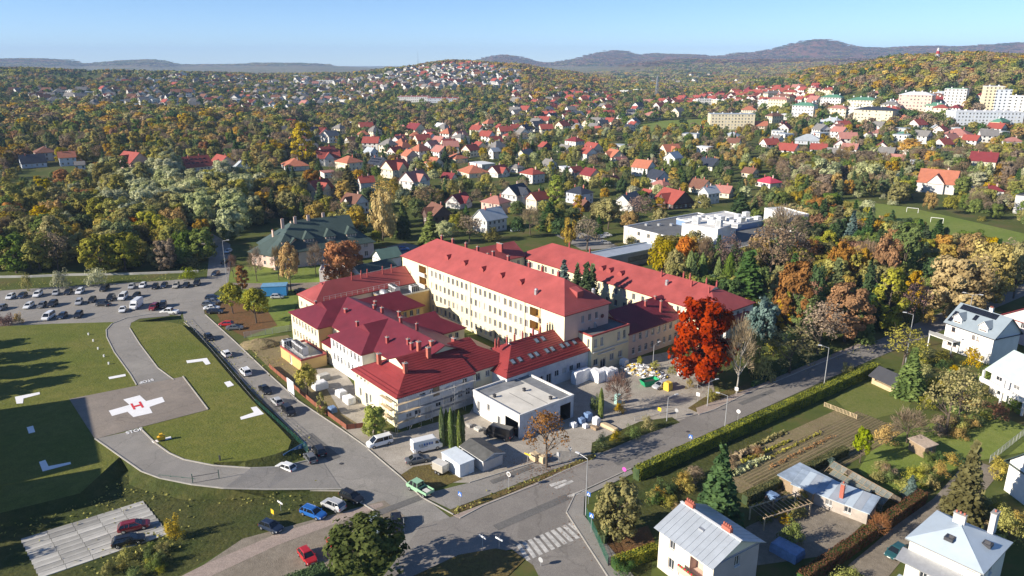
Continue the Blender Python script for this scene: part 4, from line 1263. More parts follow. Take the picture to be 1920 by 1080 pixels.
class Block:
    """a building on a rectangle in its own frame: walls with openings, roof, windows"""

    def __init__(s, name, label, x0, x1, y0, y1, h, wm, rm, loc=(0, 0, 0), rz=0.0, z0=0.0, roof='pitched', rise=3.0, axis='x', ga=0.0, gb=0.0, over=.5, cat='building',
                 ops=None, style='x', trim=None, group=None, gab=None, wcol=None, backm=None, plinth=None):
        s.root = empty(name, loc, rz, label, cat, group)
        s.x0, s.x1, s.y0, s.y1, s.h = x0, x1, y0, y1, h
        s.C = [(x0, y0), (x1, y0), (x1, y1), (x0, y1)]
        mb = MB(); ops = ops or {}
        wall_mats = [wm] + [x for x in ((wcol or {}).values())] + ([backm] if backm else []) + ([plinth] if plinth else [])
        keys = list((wcol or {}).keys())
        for i in range(4):
            mm = 1 + keys.index(i) if i in keys else 0
            mbk = (1 + len(keys)) if backm else None
            a, b = s.C[i], s.C[(i + 1) % 4]
            wall(mb, a, b, z0, h, ops.get(i, ()), mm, mr=mbk if backm and any(len(o) > 4 for o in ops.get(i, ())) else None, mback=mbk)
            windows(s.root, a, b, ops.get(i, ()), style)
        if plinth:
            k = len(wall_mats) - 1
            ring = [(x0 - .05, y0 - .05), (x1 + .05, y0 - .05), (x1 + .05, y1 + .05), (x0 - .05, y1 + .05)]
            for p, q in zip(ring, ring[1:] + ring[:1]): mb.poly([(*p, z0), (*q, z0), (*q, z0 + .6), (*p, z0 + .6)], k)
        rb_ = MB()
        if roof == 'pitched':
            gable_tris(mb, x0, x1, y0, y1, h, rise, axis, ga, gb)
            roof_faces(rb_, x0, x1, y0, y1, h, rise, axis, over, ga, gb)
        elif roof == 'flat':
            rb_.box(x0 + .25, x1 - .25, y0 + .25, y1 - .25, h - .6, h - .3)
            for q in ((x0 - .05, x1 + .05, y0 - .05, y0 + .25), (x0 - .05, x1 + .05, y1 - .25, y1 + .05), (x0 - .05, x0 + .25, y0 + .25, y1 - .25), (x1 - .25, x1 + .05, y0 + .25, y1 - .25)):
                rb_.box(*q, h - .302, h + .12, 1)
        elif roof == 'mono':
            zz = h + rise
            rb_.poly([(x0 - over, y0 - over, h), (x1 + over, y0 - over, h), (x1 + over, y1 + over, zz), (x0 - over, y1 + over, zz)])
            rb_.poly([(x0 - over, y1 + over, zz - .15), (x1 + over, y1 + over, zz - .15), (x1 + over, y0 - over, h - .15), (x0 - over, y0 - over, h - .15)], 1)
            for p, q in (((x0 - over, y0 - over, h), (x1 + over, y0 - over, h)), ((x1 + over, y0 - over, h), (x1 + over, y1 + over, zz)), ((x1 + over, y1 + over, zz), (x0 - over, y1 + over, zz)), ((x0 - over, y1 + over, zz), (x0 - over, y0 - over, h))):
                rb_.poly([(p[0], p[1], p[2] - .15), (q[0], q[1], q[2] - .15), q, p], 1)
            mb.poly([(x0, y1, h), (x0, y1, zz - .17), (x1, y1, zz - .17), (x1, y1, h)]); mb.poly([(x0, y0, h), (x0, y1, zz - .17), (x0, y1, h)]); mb.poly([(x1, y0, h), (x1, y1, h), (x1, y1, zz - .17)])
        s.wall = mb.obj('wall', wall_mats, s.root)
        s.roof = rb_.obj('roof', [rm, trim or rm, gab or wm], s.root)
        cs = [Matrix.Rotation(rz, 2) @ Vector(c) + Vector(loc[:2]) for c in s.C]
        ctr = sum(cs, Vector((0, 0))) / 4
        NOTREE.append([tuple(ctr + (c - ctr) * 1.0 + (c - ctr).normalized() * 2.5) for c in cs])

    def chim(s, x, y, z0, z1, **k): return chimney(s.roof, x, y, z0, z1, **k)


def row(n, s0, s1, zc, w, h):
    if n == 1: return [((s0 + s1) / 2, zc, w, h)]
    return [(s0 + (s1 - s0) * i / (n - 1), zc, w, h) for i in range(n)]


HO = (11.8, 159.8, 0.0); HA = radians(-50.5)


def uvw(u, v, z=0.0):
    return (HO[0] + u * cos(HA) - v * sin(HA), HO[1] + u * sin(HA) + v * cos(HA), z)


def hospital():
    K = dict(loc=HO, rz=HA, trim=ROOF_D)
    # main block
    f = []
    for zc in (12.3, 8.8, 5.4, 2.0):
        f += row(21, 16.0, 57.6, zc, 1.05, 1.85)
    for s in (11.0, 60.7):
        for zc in (12.2, 8.8, 5.4): f.append((s, zc, 3.9, 2.7, 2.2))
    e = row(3, 6.0, 10.6, 12.2, .95, 1.7) + row(3, 6.0, 10.6, 8.9, .95, 1.7)
    b = Block('hospital_building', 'long four storey cream hospital block with red hipped roof', -71, 0, 0.4, 15.1, 14.85, CREAM, RED_ROOF, rise=5.3, ga=8, gb=8, ops={0: f, 1: e, 2: row(18, 6, 64, 12.3, 1.1, 1.8) + row(18, 6, 64, 8.8, 1.1, 1.8)}, wcol={1: PINKISH}, backm=OCHRE, **K)
    for s in (11.0, 60.7):
        for zc in (12.2, 8.8, 5.4):
            mb = MB(); mb.box(s - 71 - 2.05, s - 71 + 2.05, -.35, .39, zc - 1.6, zc - 1.35); mb.box(s - 71 - 2.05, s - 71 + 2.05, -.35, -.2, zc - 1.35, zc - .45); mb.obj('balcony', PALE_GREY, b.root)
    for u in (-57.2, -36.5, -14.0, -8.4):
        mb = MB(); mb.box(u - .07, u + .07, .24, .38, 0, 14.6); mb.obj('drainpipe', METAL, b.root)
    def roofz(v): return 14.85 + 5.3 * (v - .4) / 7.35
    for u in (-51.5, -43.3, -35.2, -27.2, -19.4):                     # eyebrow dormers
        v0 = 3.1; z = roofz(v0)
        mb = MB(); w = .85
        a = [(u - w, v0, z - .1), (u + w, v0, z - .1), (u + w, v0, z + .75), (u, v0, z + 1.35), (u - w, v0, z + .75)]
        bk = [(u + w, v0 + 1.1, z + .75), (u, v0 + 1.95, z + 1.35), (u - w, v0 + 1.1, z + .75)]
        mb.poly(a, 0); mb.poly([a[2], bk[0], bk[1], a[3]], 1); mb.poly([a[3], bk[1], bk[2], a[4]], 1)
        mb.poly([a[1], (u + w, v0 + .05, z), bk[0], a[2]], 1); mb.poly([a[0], a[4], bk[2], (u - w, v0 + .05, z)], 1)
        d = mb.obj('dormer', [RED_ROOF, ROOF_D], b.roof)
        q = MB(); q.tube([(u, v0 - .02, z + .5), (u, v0 + .06, z + .5)], [.3, .3], 10); 
    for u in (-61.6, -56.0, -49.5, -44.0, -37.0, -30.5, -22.0, -17.0, -11.0):
        b.chim(u, 8.6, 19.3, 21.1, w=.6, d=.6, m=RED_ROOF, pipes=1)
    # big dormer on the hip end and two metal cowls
    mb = MB(); mb.poly([(-5.4, 9.0, 16.6), (-2.7, 9.0, 16.6), (-2.7, 9.0, 18.1), (-5.4, 9.0, 18.6)]); mb.poly([(-2.7, 7.0, 16.5), (-2.7, 9.0, 16.5), (-2.7, 9.0, 18.1), (-2.7, 7.0, 18.1)]); mb.poly([(-2.7, 7.0, 18.1), (-2.7, 9.0, 18.1), (-6.4, 9.0, 18.7), (-6.4, 7.0, 18.7)]); mb.poly([(-5.4, 7.0, 16.6), (-5.4, 7.0, 18.6), (-2.7, 7.0, 18.1), (-2.7, 7.0, 16.6)])
    mb.obj('dormer', RED_ROOF, b.roof)
    for u, v in ((-12.2, 2.4), (-3.2, 12.9)):
        z = roofz(min(v, 15.1 - v + .4)); mb = MB(); mb.box(u - .35, u + .35, v - .35, v + .35, z - .2, z + .7); mb.ball((u, v, z + 1.0), .5, .5, .45); mb.obj('vent_cowl', METAL, b.roof)
    mb = MB(); mb.tube([(.06, 12.9, 11.6), (.14, 12.9, 11.6)], [.5, .5], 14); mb.obj('round_window', GLASS, b.root)

    # court block behind, and the link at its far end
    fl = []
    for zc in (8.4, 5.0): fl += row(22, 4, 73, zc, 1.1, 1.8)
    b = Block('hospital_building', 'long lower cream block behind the spruces with red hipped roof', -62, 15, 38, 54, 10.5, CREAM, RED_ROOF, rise=4.1, ga=8, gb=6.5, ops={0: fl, 1: row(4, 4, 12, 8.4, 1.1, 1.8)}, wcol={1: PALE_GREY}, **K)
    def rz2(v): return 10.5 + 4.1 * (v - 38) / 8
    for u in (-24.5, -20.2, -27.5):
        v0 = 41.0; z = rz2(v0); w = .85; mb = MB()
        a = [(u - w, v0, z - .1), (u + w, v0, z - .1), (u + w, v0, z + .75), (u, v0, z + 1.3), (u - w, v0, z + .75)]
        bk = [(u + w, v0 + 1.2, z + .75), (u, v0 + 2.1, z + 1.3), (u - w, v0 + 1.2, z + .75)]
        mb.poly(a, 0); mb.poly([a[2], bk[0], bk[1], a[3]], 1); mb.poly([a[3], bk[1], bk[2], a[4]], 1); mb.poly([a[1], (u + w, v0 + .05, z), bk[0], a[2]], 1); mb.poly([a[0], a[4], bk[2], (u - w, v0 + .05, z)], 1)
        mb.obj('dormer', [RED_ROOF, ROOF_D], b.roof)
    for u, v in ((-46, 46), (-38, 47), (-8, 44.5), (-2, 46.4), (0, 46.6), (5, 47), (8.2, 47), (8.4, 43.5), (2.5, 44)):
        b.chim(u, v, rz2(min(v, 92 - v)) - .2, rz2(min(v, 92 - v)) + 1.5, w=.4, d=.4, m=RED_ROOF, cap=False)
    mb = MB(); u, v = -4.4, 42.5; mb.box(u - .35, u + .35, v - .35, v + .35, 12.6, 13.5); mb.ball((u, v, 13.8), .5, .5, .4); mb.obj('vent_cowl', METAL, b.roof)
    b = Block('hospital_building', 'short red roofed link joining the two long blocks at the far end', -70, -58, 15.2, 37.8, 11.2, CREAM, RED_ROOF, rise=3.4, axis='y', ops={1: row(7, 3, 20, 9, 1.1, 1.8)}, **K)
    b.chim(-61, 30, 13, 15.6, w=2.6, d=.6, m=RED_ROOF); b.chim(-59.4, 24, 12, 13.6, w=.5, d=.5, m=RED_ROOF)
    for u in (15.2, 16.6):
        pass
    # wings towards the street
    b = Block('hospital_wing', 'farthest street wing with red roof and roof terrace railing', -75, -64.2, -31.5, -.1, 8.0, PALE_GREY, RED_ROOF, rise=3.7, axis='y', ga=6, gb=0, over=.35, ops={0: row(3, 2, 8.8, 5.4, 1.0, 1.5) + row(3, 2, 8.8, 2.0, 1.0, 1.5), 3: row(9, 3, 29, 5.4, 1, 1.5)}, wcol={1: PALE_GREY, 0: CREAM}, **K)
    rl = MB()
    for i in range(15):
        v = -29 + i * 1.7; rl.box(-63.95, -63.87, v, v + .08, 8.0, 9.1)
    rl.box(-63.95, -63.87, -29, -5.1, 9.1, 9.17); rl.box(-63.95, -63.87, -29, -5.1, 8.55, 8.6); rl.obj('railing', METAL, b.root)
    for v in (-18, -15, -13, -8, -5): b.chim(-68.4, v, 10.4, 12.8, w=.28, d=.28, m=RED_ROOF, cap=False)
    b.chim(-70, -26, 9.9, 11.3, w=1.6, d=1.6, m=RED_ROOF, cap=False, pipes=0)
    b = Block('hospital_wing', 'flat roofed ochre link with air handling plant beside the main block', -64, -56.4, -14, .3, 7.4, OCHRE, ROOFBIT, roof='flat', **dict(K, trim=METAL))
    two = [row(8, 1.6, 14.3, 6.5, .95, 1.75) + row(8, 1.6, 14.3, 3.0, .95, 1.75)]
    b = Block('hospital_wing', 'cream street wing with maroon gablet roof behind the plant podium', -60.3, -44.3, -40, -27.9, 8.45, CREAM, MAROON, rise=3.5, axis='y', ga=4.9, gab=MAROON, ops={0: two[0]}, wcol={1: OCHRE}, style='xt', **K)
    b.chim(-55.8, -35, 10, 11.2, w=.5, d=.5, m=RED_ROOF, pipes=0)
    b = Block('hospital_wing', 'long maroon roofed body between the street wings and main block', -57, -8, -36.2, -19.4, 8.35, CREAM, MAROON, rise=3.55, ga=4.5, gb=0, gab=MAROON, ops={0: [(14.5, 6.5, .95, 1.7), (35.5, 6.5, .95, 1.7)]}, wcol={2: OCHRE}, **K)
    def rz3(v): return 8.35 + 3.55 * (1 - abs(v + 27.8) / 8.4)
    for u, v, h, w in ((-45.5, -31.8, .9, .9), (-40.2, -26.6, 1.0, .7), (-36.2, -26.7, 1.3, .7), (-26.5, -27.3, 1.3, .6), (-22.2, -33.5, 1.3, .7), (-16.5, -31.5, 1.2, .6), (-14.0, -32.2, 1.5, .7), (-20, -26.9, 1.6, .3), (-34.5, -23, 1.5, .8), (-43.5, -24.5, 1.6, .7), (-10.5, -23.4, 1.5, 1.1)):
        b.chim(u, v, rz3(v) - .3, rz3(v) + h, w=w, d=.6, m=RED_ROOF)
    b = Block('hospital_wing', 'white street wing with maroon gablet roof in the middle', -38.5, -23.1, -39.6, -27.9, 8.2, WHITE, MAROON, rise=3.6, axis='y', ga=4.8, gab=MAROON, ops={0: row(8, 1.5, 13.8, 6.3, .95, 1.75) + row(6, 1.5, 10.5, 3.0, .95, 1.75) + [(12.6, 2.2, 2.4, 2.8)]}, style='xt', **K)
    b.chim(-34.3, -34.5, 10, 11.4, w=.6, d=.6, m=RED_ROOF)
    b = Block('hospital_wing', 'low red lean-to between the cream and white street wings', -44.2, -38.6, -39.4, -36.3, 4.6, CREAM, MAROON, roof='mono', rise=1.2, over=.2, ops={0: [(2.8, 2.2, 1.2, 2.0)]}, **K)
    b = Block('hospital_wing', 'first maroon cross wing reaching towards the main block', -56, -45.5, -27.7, -9, 7.6, OCHRE, MAROON, rise=3.4, axis='y', ga=0, gb=4.0, ops={1: row(5, 9, 17, 5.8, 1, 1.5)}, **K)
    b = Block('hospital_wing', 'second maroon cross wing reaching towards the main block', -37.5, -24.5, -27.7, -10.5, 7.4, CREAM, MAROON, rise=3.3, axis='y', ga=0, gb=4.2, ops={1: row(4, 9, 15, 5.6, 1, 1.5)}, **K)
    # tiled street front
    CREAM_L = mat('fresh_cream_render', (.80, .74, .52), .85, .04, .3)
    INSUL = mat('unfinished_insulated_wall', (.60, .62, .66), .85, .18, .35, c2=(.75, .75, .74))
    fr = [(2.5, 2.3, 1.3, .9), (4.6, 2.3, 1.5, 1.1), (7.0, 1.4, 1.6, 2.7), (9.6, 2.5, 1.3, .9), (11.6, 3.0, 1.4, 1.5), (13.2, 2.8, 1.3, 1.5), (15.2, 3.2, 1.2, 1.5), (17.2, 3.2, 1.2, 1.5), (5.8, 5.9, 1.5, .5), (8.2, 5.9, 1.5, .5), (16.4, 5.6, 1.3, 1.5)]
    b = Block('hospital_wing', 'tiled red gablet roof wing wrapped in scaffolding at the street corner', -18.7, -.7, -44, -25.5, 7.25, CREAM_L, TILE_RED, rise=3.8, axis='y', ga=5.2, ops={0: row(4, 1.6, 6.4, 5.9, .9, .7) + [(2.6, 2.6, .9, 1.9), (5.2, 2.0, 1.1, 2.6), (6.9, 2.6, .8, 1.9)], 1: fr}, wcol={1: INSUL}, **K)
    def rz4(u): return 7.25 + 3.8 * (1 - abs(u + 9.7) / 9)
    for u, v, h in ((-13.5, -40.6, 1.9), (-5.6, -39.0, 2.0), (-7.6, -32.0, 2.2), (-12.0, -31.6, 2.2), (-10.6, -29.2, 1.6)):
        b.chim(u, v, rz4(u) - .4, rz4(u) + h, w=.8, d=.8)
    mb = MB(); mb.box(-.68, -.6, -35.6, -34.1, 4.6, 7.0); mb.obj('bare_plywood', TIMBER, b.root)
    for v in (-31.8, -30.4):
        mb = MB(); mb.box(-.66, -.3, v - .5, v + .5, 5.0, 5.9); mb.tube([(-.28, v, 5.45), (-.24, v, 5.45)], [.3, .3], 10, 1); mb.obj('air_conditioner', [FRAME, DARKMETAL], b.root)
    gd = MB()
    for r_ in (0, 1):
        for i in range(40):
            u = .1 - .75 * r_; v = -43.6 + i * .46; gd.box(u - .02, u + .02, v, v + .26, rz4(u) + .03, rz4(u) + .2)
        for i in range(38):
            v = -43.9 + .75 * r_; u = -18.2 + i * .46; z = 7.25 + .42 * (v + 44); gd.box(u, u + .26, v - .02, v + .02, z + .03, z + .2)
    tag(gd.obj('snow_guard', ROOF_D, b.roof), kind='stuff')
    b2 = Block('hospital_wing', 'cream wing with tiled red roof behind the flat annex', -18.2, -1.6, -25.4, -13.8, 7.25, CREAM_L, TILE_RED, rise=3.8, axis='y', gb=5.6, ops={1: [(2.0, 5.3, 1.2, 1.7)] + row(3, 4.6, 9.6, 5.4, 1.2, 1.3)}, **K)
    gd = MB()
    for i in range(26):
        v = -25.2 + i * .46; gd.box(-.9, -.86, v, v + .26, 7.08, 7.3)
    tag(gd.obj('snow_guard', ROOF_D, b2.roof), kind='stuff')
    def courses(bl, x0, x1, y0, y1, ze, rise, ga, gb, over=.5, n=10):
        mb = MB(); hw = (x1 - x0) / 2; cx_ = (x0 + x1) / 2; sl = rise / hw; H_ = hw + over; zo = ze - sl * over
        for sd_ in (-1, 1):
            for i in range(1, n):
                t = i / n; x = cx_ + sd_ * H_ * (1 - t); z = zo + (rise + sl * over) * t
                a = y0 - over + min(ga + over, H_ * t) if ga else y0 - over; b_ = y1 + over - min(gb + over, H_ * t) if gb else y1 + over
                mb.beam((x, a + .1, z + .02), (x, b_ - .1, z + .02), .07, .07)
        tag(mb.obj('tile_course', TILE_RED, bl.roof), kind='stuff')
    courses(b, -18.7, -.7, -44, -25.5, 7.25, 3.8, 5.2, 0, n=15); courses(b2, -18.2, -1.6, -25.4, -13.8, 7.25, 3.8, 0, 5.6, n=14)
    # scaffolding in front of the corner wing
    sc = empty('scaffold', HO, HA, 'steel scaffold with plank decks round the street corner wing', 'scaffold')
    for lev in (2.1, 4.1, 6.0):
        for i in range(7):
            v = -45.3 + i * 2.75
            q = MB(); q.box(.25, .95, v, v + 2.7, lev, lev + .07); q.obj('plank', TIMBER_P if i < 2 else CONC_D, sc)
        if lev < 6.1:
            for i in range(2):
                q = MB(); q.box(-3.4 - i * 2.2, -1.25 - i * 2.2, -45.3, -44.6, lev, lev + .07); q.obj('plank', TIMBER_P, sc)
    for i in range(8):
        v = -45.3 + i * 2.75
        for u in (.22, .98):
            q = MB(); q.box(u - .035, u + .035, v - .035, v + .035, 0, 6.9); q.obj('post', METAL, sc)
    for u in (-3.5, -5.7):
        for v in (-45.35, -44.55):
            q = MB(); q.box(u - .035, u + .035, v - .035, v + .035, 0, 5.2); q.obj('post', METAL, sc)
    for lev in (2.9, 4.9):
        q = MB(); q.box(.95, 1.0, -45.3, -26, lev, lev + .05); q.obj('rail', METAL, sc)
    for i in (1, 4):
        q = MB(); q.beam((1.0, -45.3 + i * 2.75, .1), (1.0, -45.3 + (i + 1) * 2.75, 4.0), .05); q.obj('brace', METAL, sc)
    # skylight wing, tower, wing with roof coloured dark for shade
    low = [(3.2 + 2.2 * i, 2.6, 1.25, 1.3) for i in range(4)] + [(12.2, 2.0, 1.5, 2.4)] + [(14.6 + 2.3 * i, 2.7, 1.25, 1.4) for i in range(4)]
    b = Block('hospital_wing', 'low white wing with row of roof windows in its red tiled roof', -11, 3.5, -19.6, 5, 6.2, INSUL, TILE_RED, rise=3.8, axis='y', ga=6.5, gb=0, ops={1: low}, **K)
    courses(b, -11, 3.5, -19.6, 5, 6.2, 3.8, 6.5, 0, n=14)
    def rz5(u): return 6.2 + 3.8 * (1 - abs(u + 3.75) / 7.25)
    an = -atan2(3.8, 7.25)
    sk = MB(); sk.box(-.75, .75, -.5, .5, 0, .14); sk.box(-.56, .56, -.36, .36, .142, .16, 1)
    skm = sk.mesh('roof_window', [DARKMETAL, mat('sky_glass', (.22, .27, .33), .06, .2, 1, spec=1.0)])
    for v in (-14.6, -12.6, -9.4, -7.7, -4.6, -2.9, .1, 1.8, 4.0):
        o = link('roof_window', skm, b.roof, (.9, v - 1.2, rz5(.9))); o.rotation_euler = (0, -an, 0)
    for v in (-6.2, -4.2):
        o = link('roof_window', skm, b.roof, (-2.2, v, rz5(-2.2))); o.rotation_euler = (0, -an, 0)
    for v in (-16.5, -15.6, -13.2, -11.0, -8.6, -5.4, -3.2, 1.0): b.chim(-4.3, v, 9.4, 11.2, w=.35, d=.35, m=RED_ROOF, cap=False)
    for v in (-1.0, -.2, .7): b.chim(-4.3, v, 9.4, 11.3, w=.3, d=.3, m=DARKMETAL, cap=False)
    gd = MB()
    for r_ in range(3):
        for i in range(52):
            u = 3.6 - .7 * r_; v = -19.2 + i * .46; gd.box(u - .02, u + .02, v, v + .26, rz5(u) + .04, rz5(u) + .2)
    tag(gd.obj('snow_guard', ROOF_D, b.roof), kind='stuff')
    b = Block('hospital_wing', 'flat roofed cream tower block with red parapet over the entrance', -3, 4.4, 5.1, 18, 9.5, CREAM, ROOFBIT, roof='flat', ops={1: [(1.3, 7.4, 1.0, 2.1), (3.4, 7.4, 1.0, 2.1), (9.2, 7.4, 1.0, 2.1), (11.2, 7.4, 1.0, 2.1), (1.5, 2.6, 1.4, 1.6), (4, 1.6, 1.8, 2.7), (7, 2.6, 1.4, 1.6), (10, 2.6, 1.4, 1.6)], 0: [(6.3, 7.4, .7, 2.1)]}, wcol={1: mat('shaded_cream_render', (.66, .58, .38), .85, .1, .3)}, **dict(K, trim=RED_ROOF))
    mb = MB(); mb.box(-.3, .3, 10.2, 10.8, 9.2, 10.1); mb.ball((0, 10.5, 10.3), .35, .35, .35); mb.obj('vent_cowl', METAL, b.roof)
    mb = MB(); mb.box(4.45, 4.75, 7.2, 12.8, 4.4, 4.55); mb.box(4.45, 4.72, 5.4, 17.5, 5.2, 5.35); mb.obj('canopy', PALE_GREY, b.root)
    b = Block('hospital_wing', 'pink walled wing with roof coloured dark for shade beside the scarlet oak', -9.5, 4.2, 18.1, 37.9, 7.2, PINKISH, MAROON, rise=4.0, axis='y', ops={1: row(8, 2, 18.4, 5.4, 1.0, 1.7) + row(8, 2, 18.4, 2.0, 1.0, 1.7)}, style='xt', **K)  # maroon stands in for the main block's shade on this roof
    for u, v in ((-3, 26), (-1, 30), (1.6, 33), (-2, 35)): b.chim(u, v, 8.5, 11.6, w=.5, d=.5, m=RED_ROOF, cap=True)
    b = Block('hospital_wing', 'grey walled end pavilion with red hipped roof behind the scarlet oak', 4.3, 16.5, 40.5, 53.2, 7.6, PALE_GREY, RED_ROOF, rise=3.8, ga=0, gb=6.2, ops={0: row(4, 2, 10.5, 5.4, 1, 1.7) + row(4, 2, 10.5, 2.0, 1, 1.7)}, **K)
    mb = MB(); mb.box(9.5, 12.2, 41.5, 44, 8.4, 10.6); mb.obj('dormer', RED_ROOF, b.roof)
    # unfinished flat annex
    RAW = mat('raw_white_render', (.66, .65, .62), .9, .12, .4)
    ops0 = [(1.9, 2.0, .9, 2.2), (5.2, 3.0, .8, 1.4), (8.6, 1.3, .9, 2.0)]
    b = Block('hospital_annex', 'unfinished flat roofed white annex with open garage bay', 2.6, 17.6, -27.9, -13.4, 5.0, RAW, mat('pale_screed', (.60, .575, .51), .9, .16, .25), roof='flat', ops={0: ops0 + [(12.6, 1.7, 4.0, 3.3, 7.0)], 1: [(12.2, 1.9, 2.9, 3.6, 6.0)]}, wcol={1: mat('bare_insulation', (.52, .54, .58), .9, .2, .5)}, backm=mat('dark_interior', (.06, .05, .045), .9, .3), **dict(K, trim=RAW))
    for u, v in ((9.2, -19.6), (15.6, -18.0), (7.6, -26.2)):
        mb = MB(); mb.box(u - .25, u + .25, v - .25, v + .25, 4.71, 5.25); mb.box(u - .32, u + .32, v - .32, v + .32, 5.26, 5.34); mb.obj('roof_vent', DARKMETAL, b.roof)
    for u0, u1, v in ((8.0, 15.5, -22.6), (10.5, 17.0, -19.8)):
        mb = MB(); mb.box(u0, u1, v, v + .05, 4.71, 4.74); mb.obj('roof_joint', DARKMETAL, b.roof)
    mb = MB(); mb.box(2.9, 17.3, -16.6, -13.75, 4.705, 4.74); mb.box(2.9, 6.3, -27.2, -17, 4.705, 4.735); mb.obj('roof_felt_patch', mat('damp_felt', (.20, .21, .22), .8, .3, .4), b.roof)

    # plant podium by the street and its machines
    b = Block('plant_podium', 'low ochre podium carrying air conditioning plant by the street', -52, -40, -46.8, -40.3, 3.0, OCHRE, CONC, roof='flat', ops={0: [(6, 1.3, 1.2, 2.2)]}, **dict(K, trim=RED_ROOF))
    fan = MB(); fan.box(-.9, .9, -.55, .55, 0, 1.5); fan.tube([(-.45, 0, 1.5), (-.45, 0, 1.58)], [.38, .38], 10, 1); fan.tube([(.45, 0, 1.5), (.45, 0, 1.58)], [.38, .38], 10, 1)
    for s_ in (-.72, -.24, .24, .72): fan.box(s_ - .17, s_ + .17, -.58, -.56, .2, 1.3, 1)
    fanm = fan.mesh('casing', [mat('plant_casing', (.58, .59, .60), .5, .06, 1), DARKMETAL])
    spots = [(-50.6, -45.4, 2.75, 90, 'podium by the ochre wall, at its street end'), (-48.2, -44.2, 2.75, 0, 'podium, beside the first unit'), (-46.0, -44.4, 2.75, 0, 'podium, in the middle of the row'), (-43.8, -44.4, 2.75, 0, 'podium, at the wall end of the row'),
             (-62.2, -8.5, 7.1, 0, 'flat link roof, tall one'), (-60.0, -8.8, 7.1, 0, 'flat link roof, beside the tall one'), (-58, -4, 7.1, 90, 'flat link roof, close to the main block')]
    for u, v, z, a, lab in spots:
        t = empty('air_unit', uvw(u, v, z), HA + radians(a), 'grey air conditioning unit on the ' + lab, 'air conditioner', 'air conditioning units on the roofs'); link('casing', fanm, t, scale=1.35)
    dish = empty('duct_drum', uvw(-61.5, -12, 7.1), HA, 'domed metal duct end on the flat link roof', 'duct'); MB().ball((0, 0, .5), 1.6, 1.0, 1.0, 12, 6).obj('drum', METAL, dish)
    rl = MB()
    for i in range(7): rl.box(-51.8 + i * 1.95, -51.73 + i * 1.95, -46.75, -46.68, 3.1, 4.2)
    rl.box(-51.8, -40.1, -46.75, -46.68, 4.2, 4.27); rl.box(-51.8, -40.1, -46.75, -46.68, 3.65, 3.7)
    o = rl.obj('railing', METAL, b.root)


hospital()


def face(a, b, z):
    """frame with its x axis along the front eave seen from a to b"""
    A = Vector(P(*a, z)); B = Vector(P(*b, z))
    return (A.x, A.y, 0.0), atan2(B.y - A.y, B.x - A.x), (B - A).length


GREEN_ROOF = row_mat('dark_green_roof', (.052, .078, .068), .35, 0, .35, .55)
GREEN_L = mat('pale_green_roof', (.16, .25, .19), .6, .12, .4)
ZINC = mat('grey_zinc_sheet', (.42, .46, .50), .45, .12, .35, metal=.25, spec=.5)
ZINC_B = mat('pale_blue_sheet', (.50, .58, .64), .5, .08, .3, metal=.15, spec=.4)
RUSTY = mat('blue_grey_sheet', (.33, .40, .48), .6, .25, .6, metal=.2)


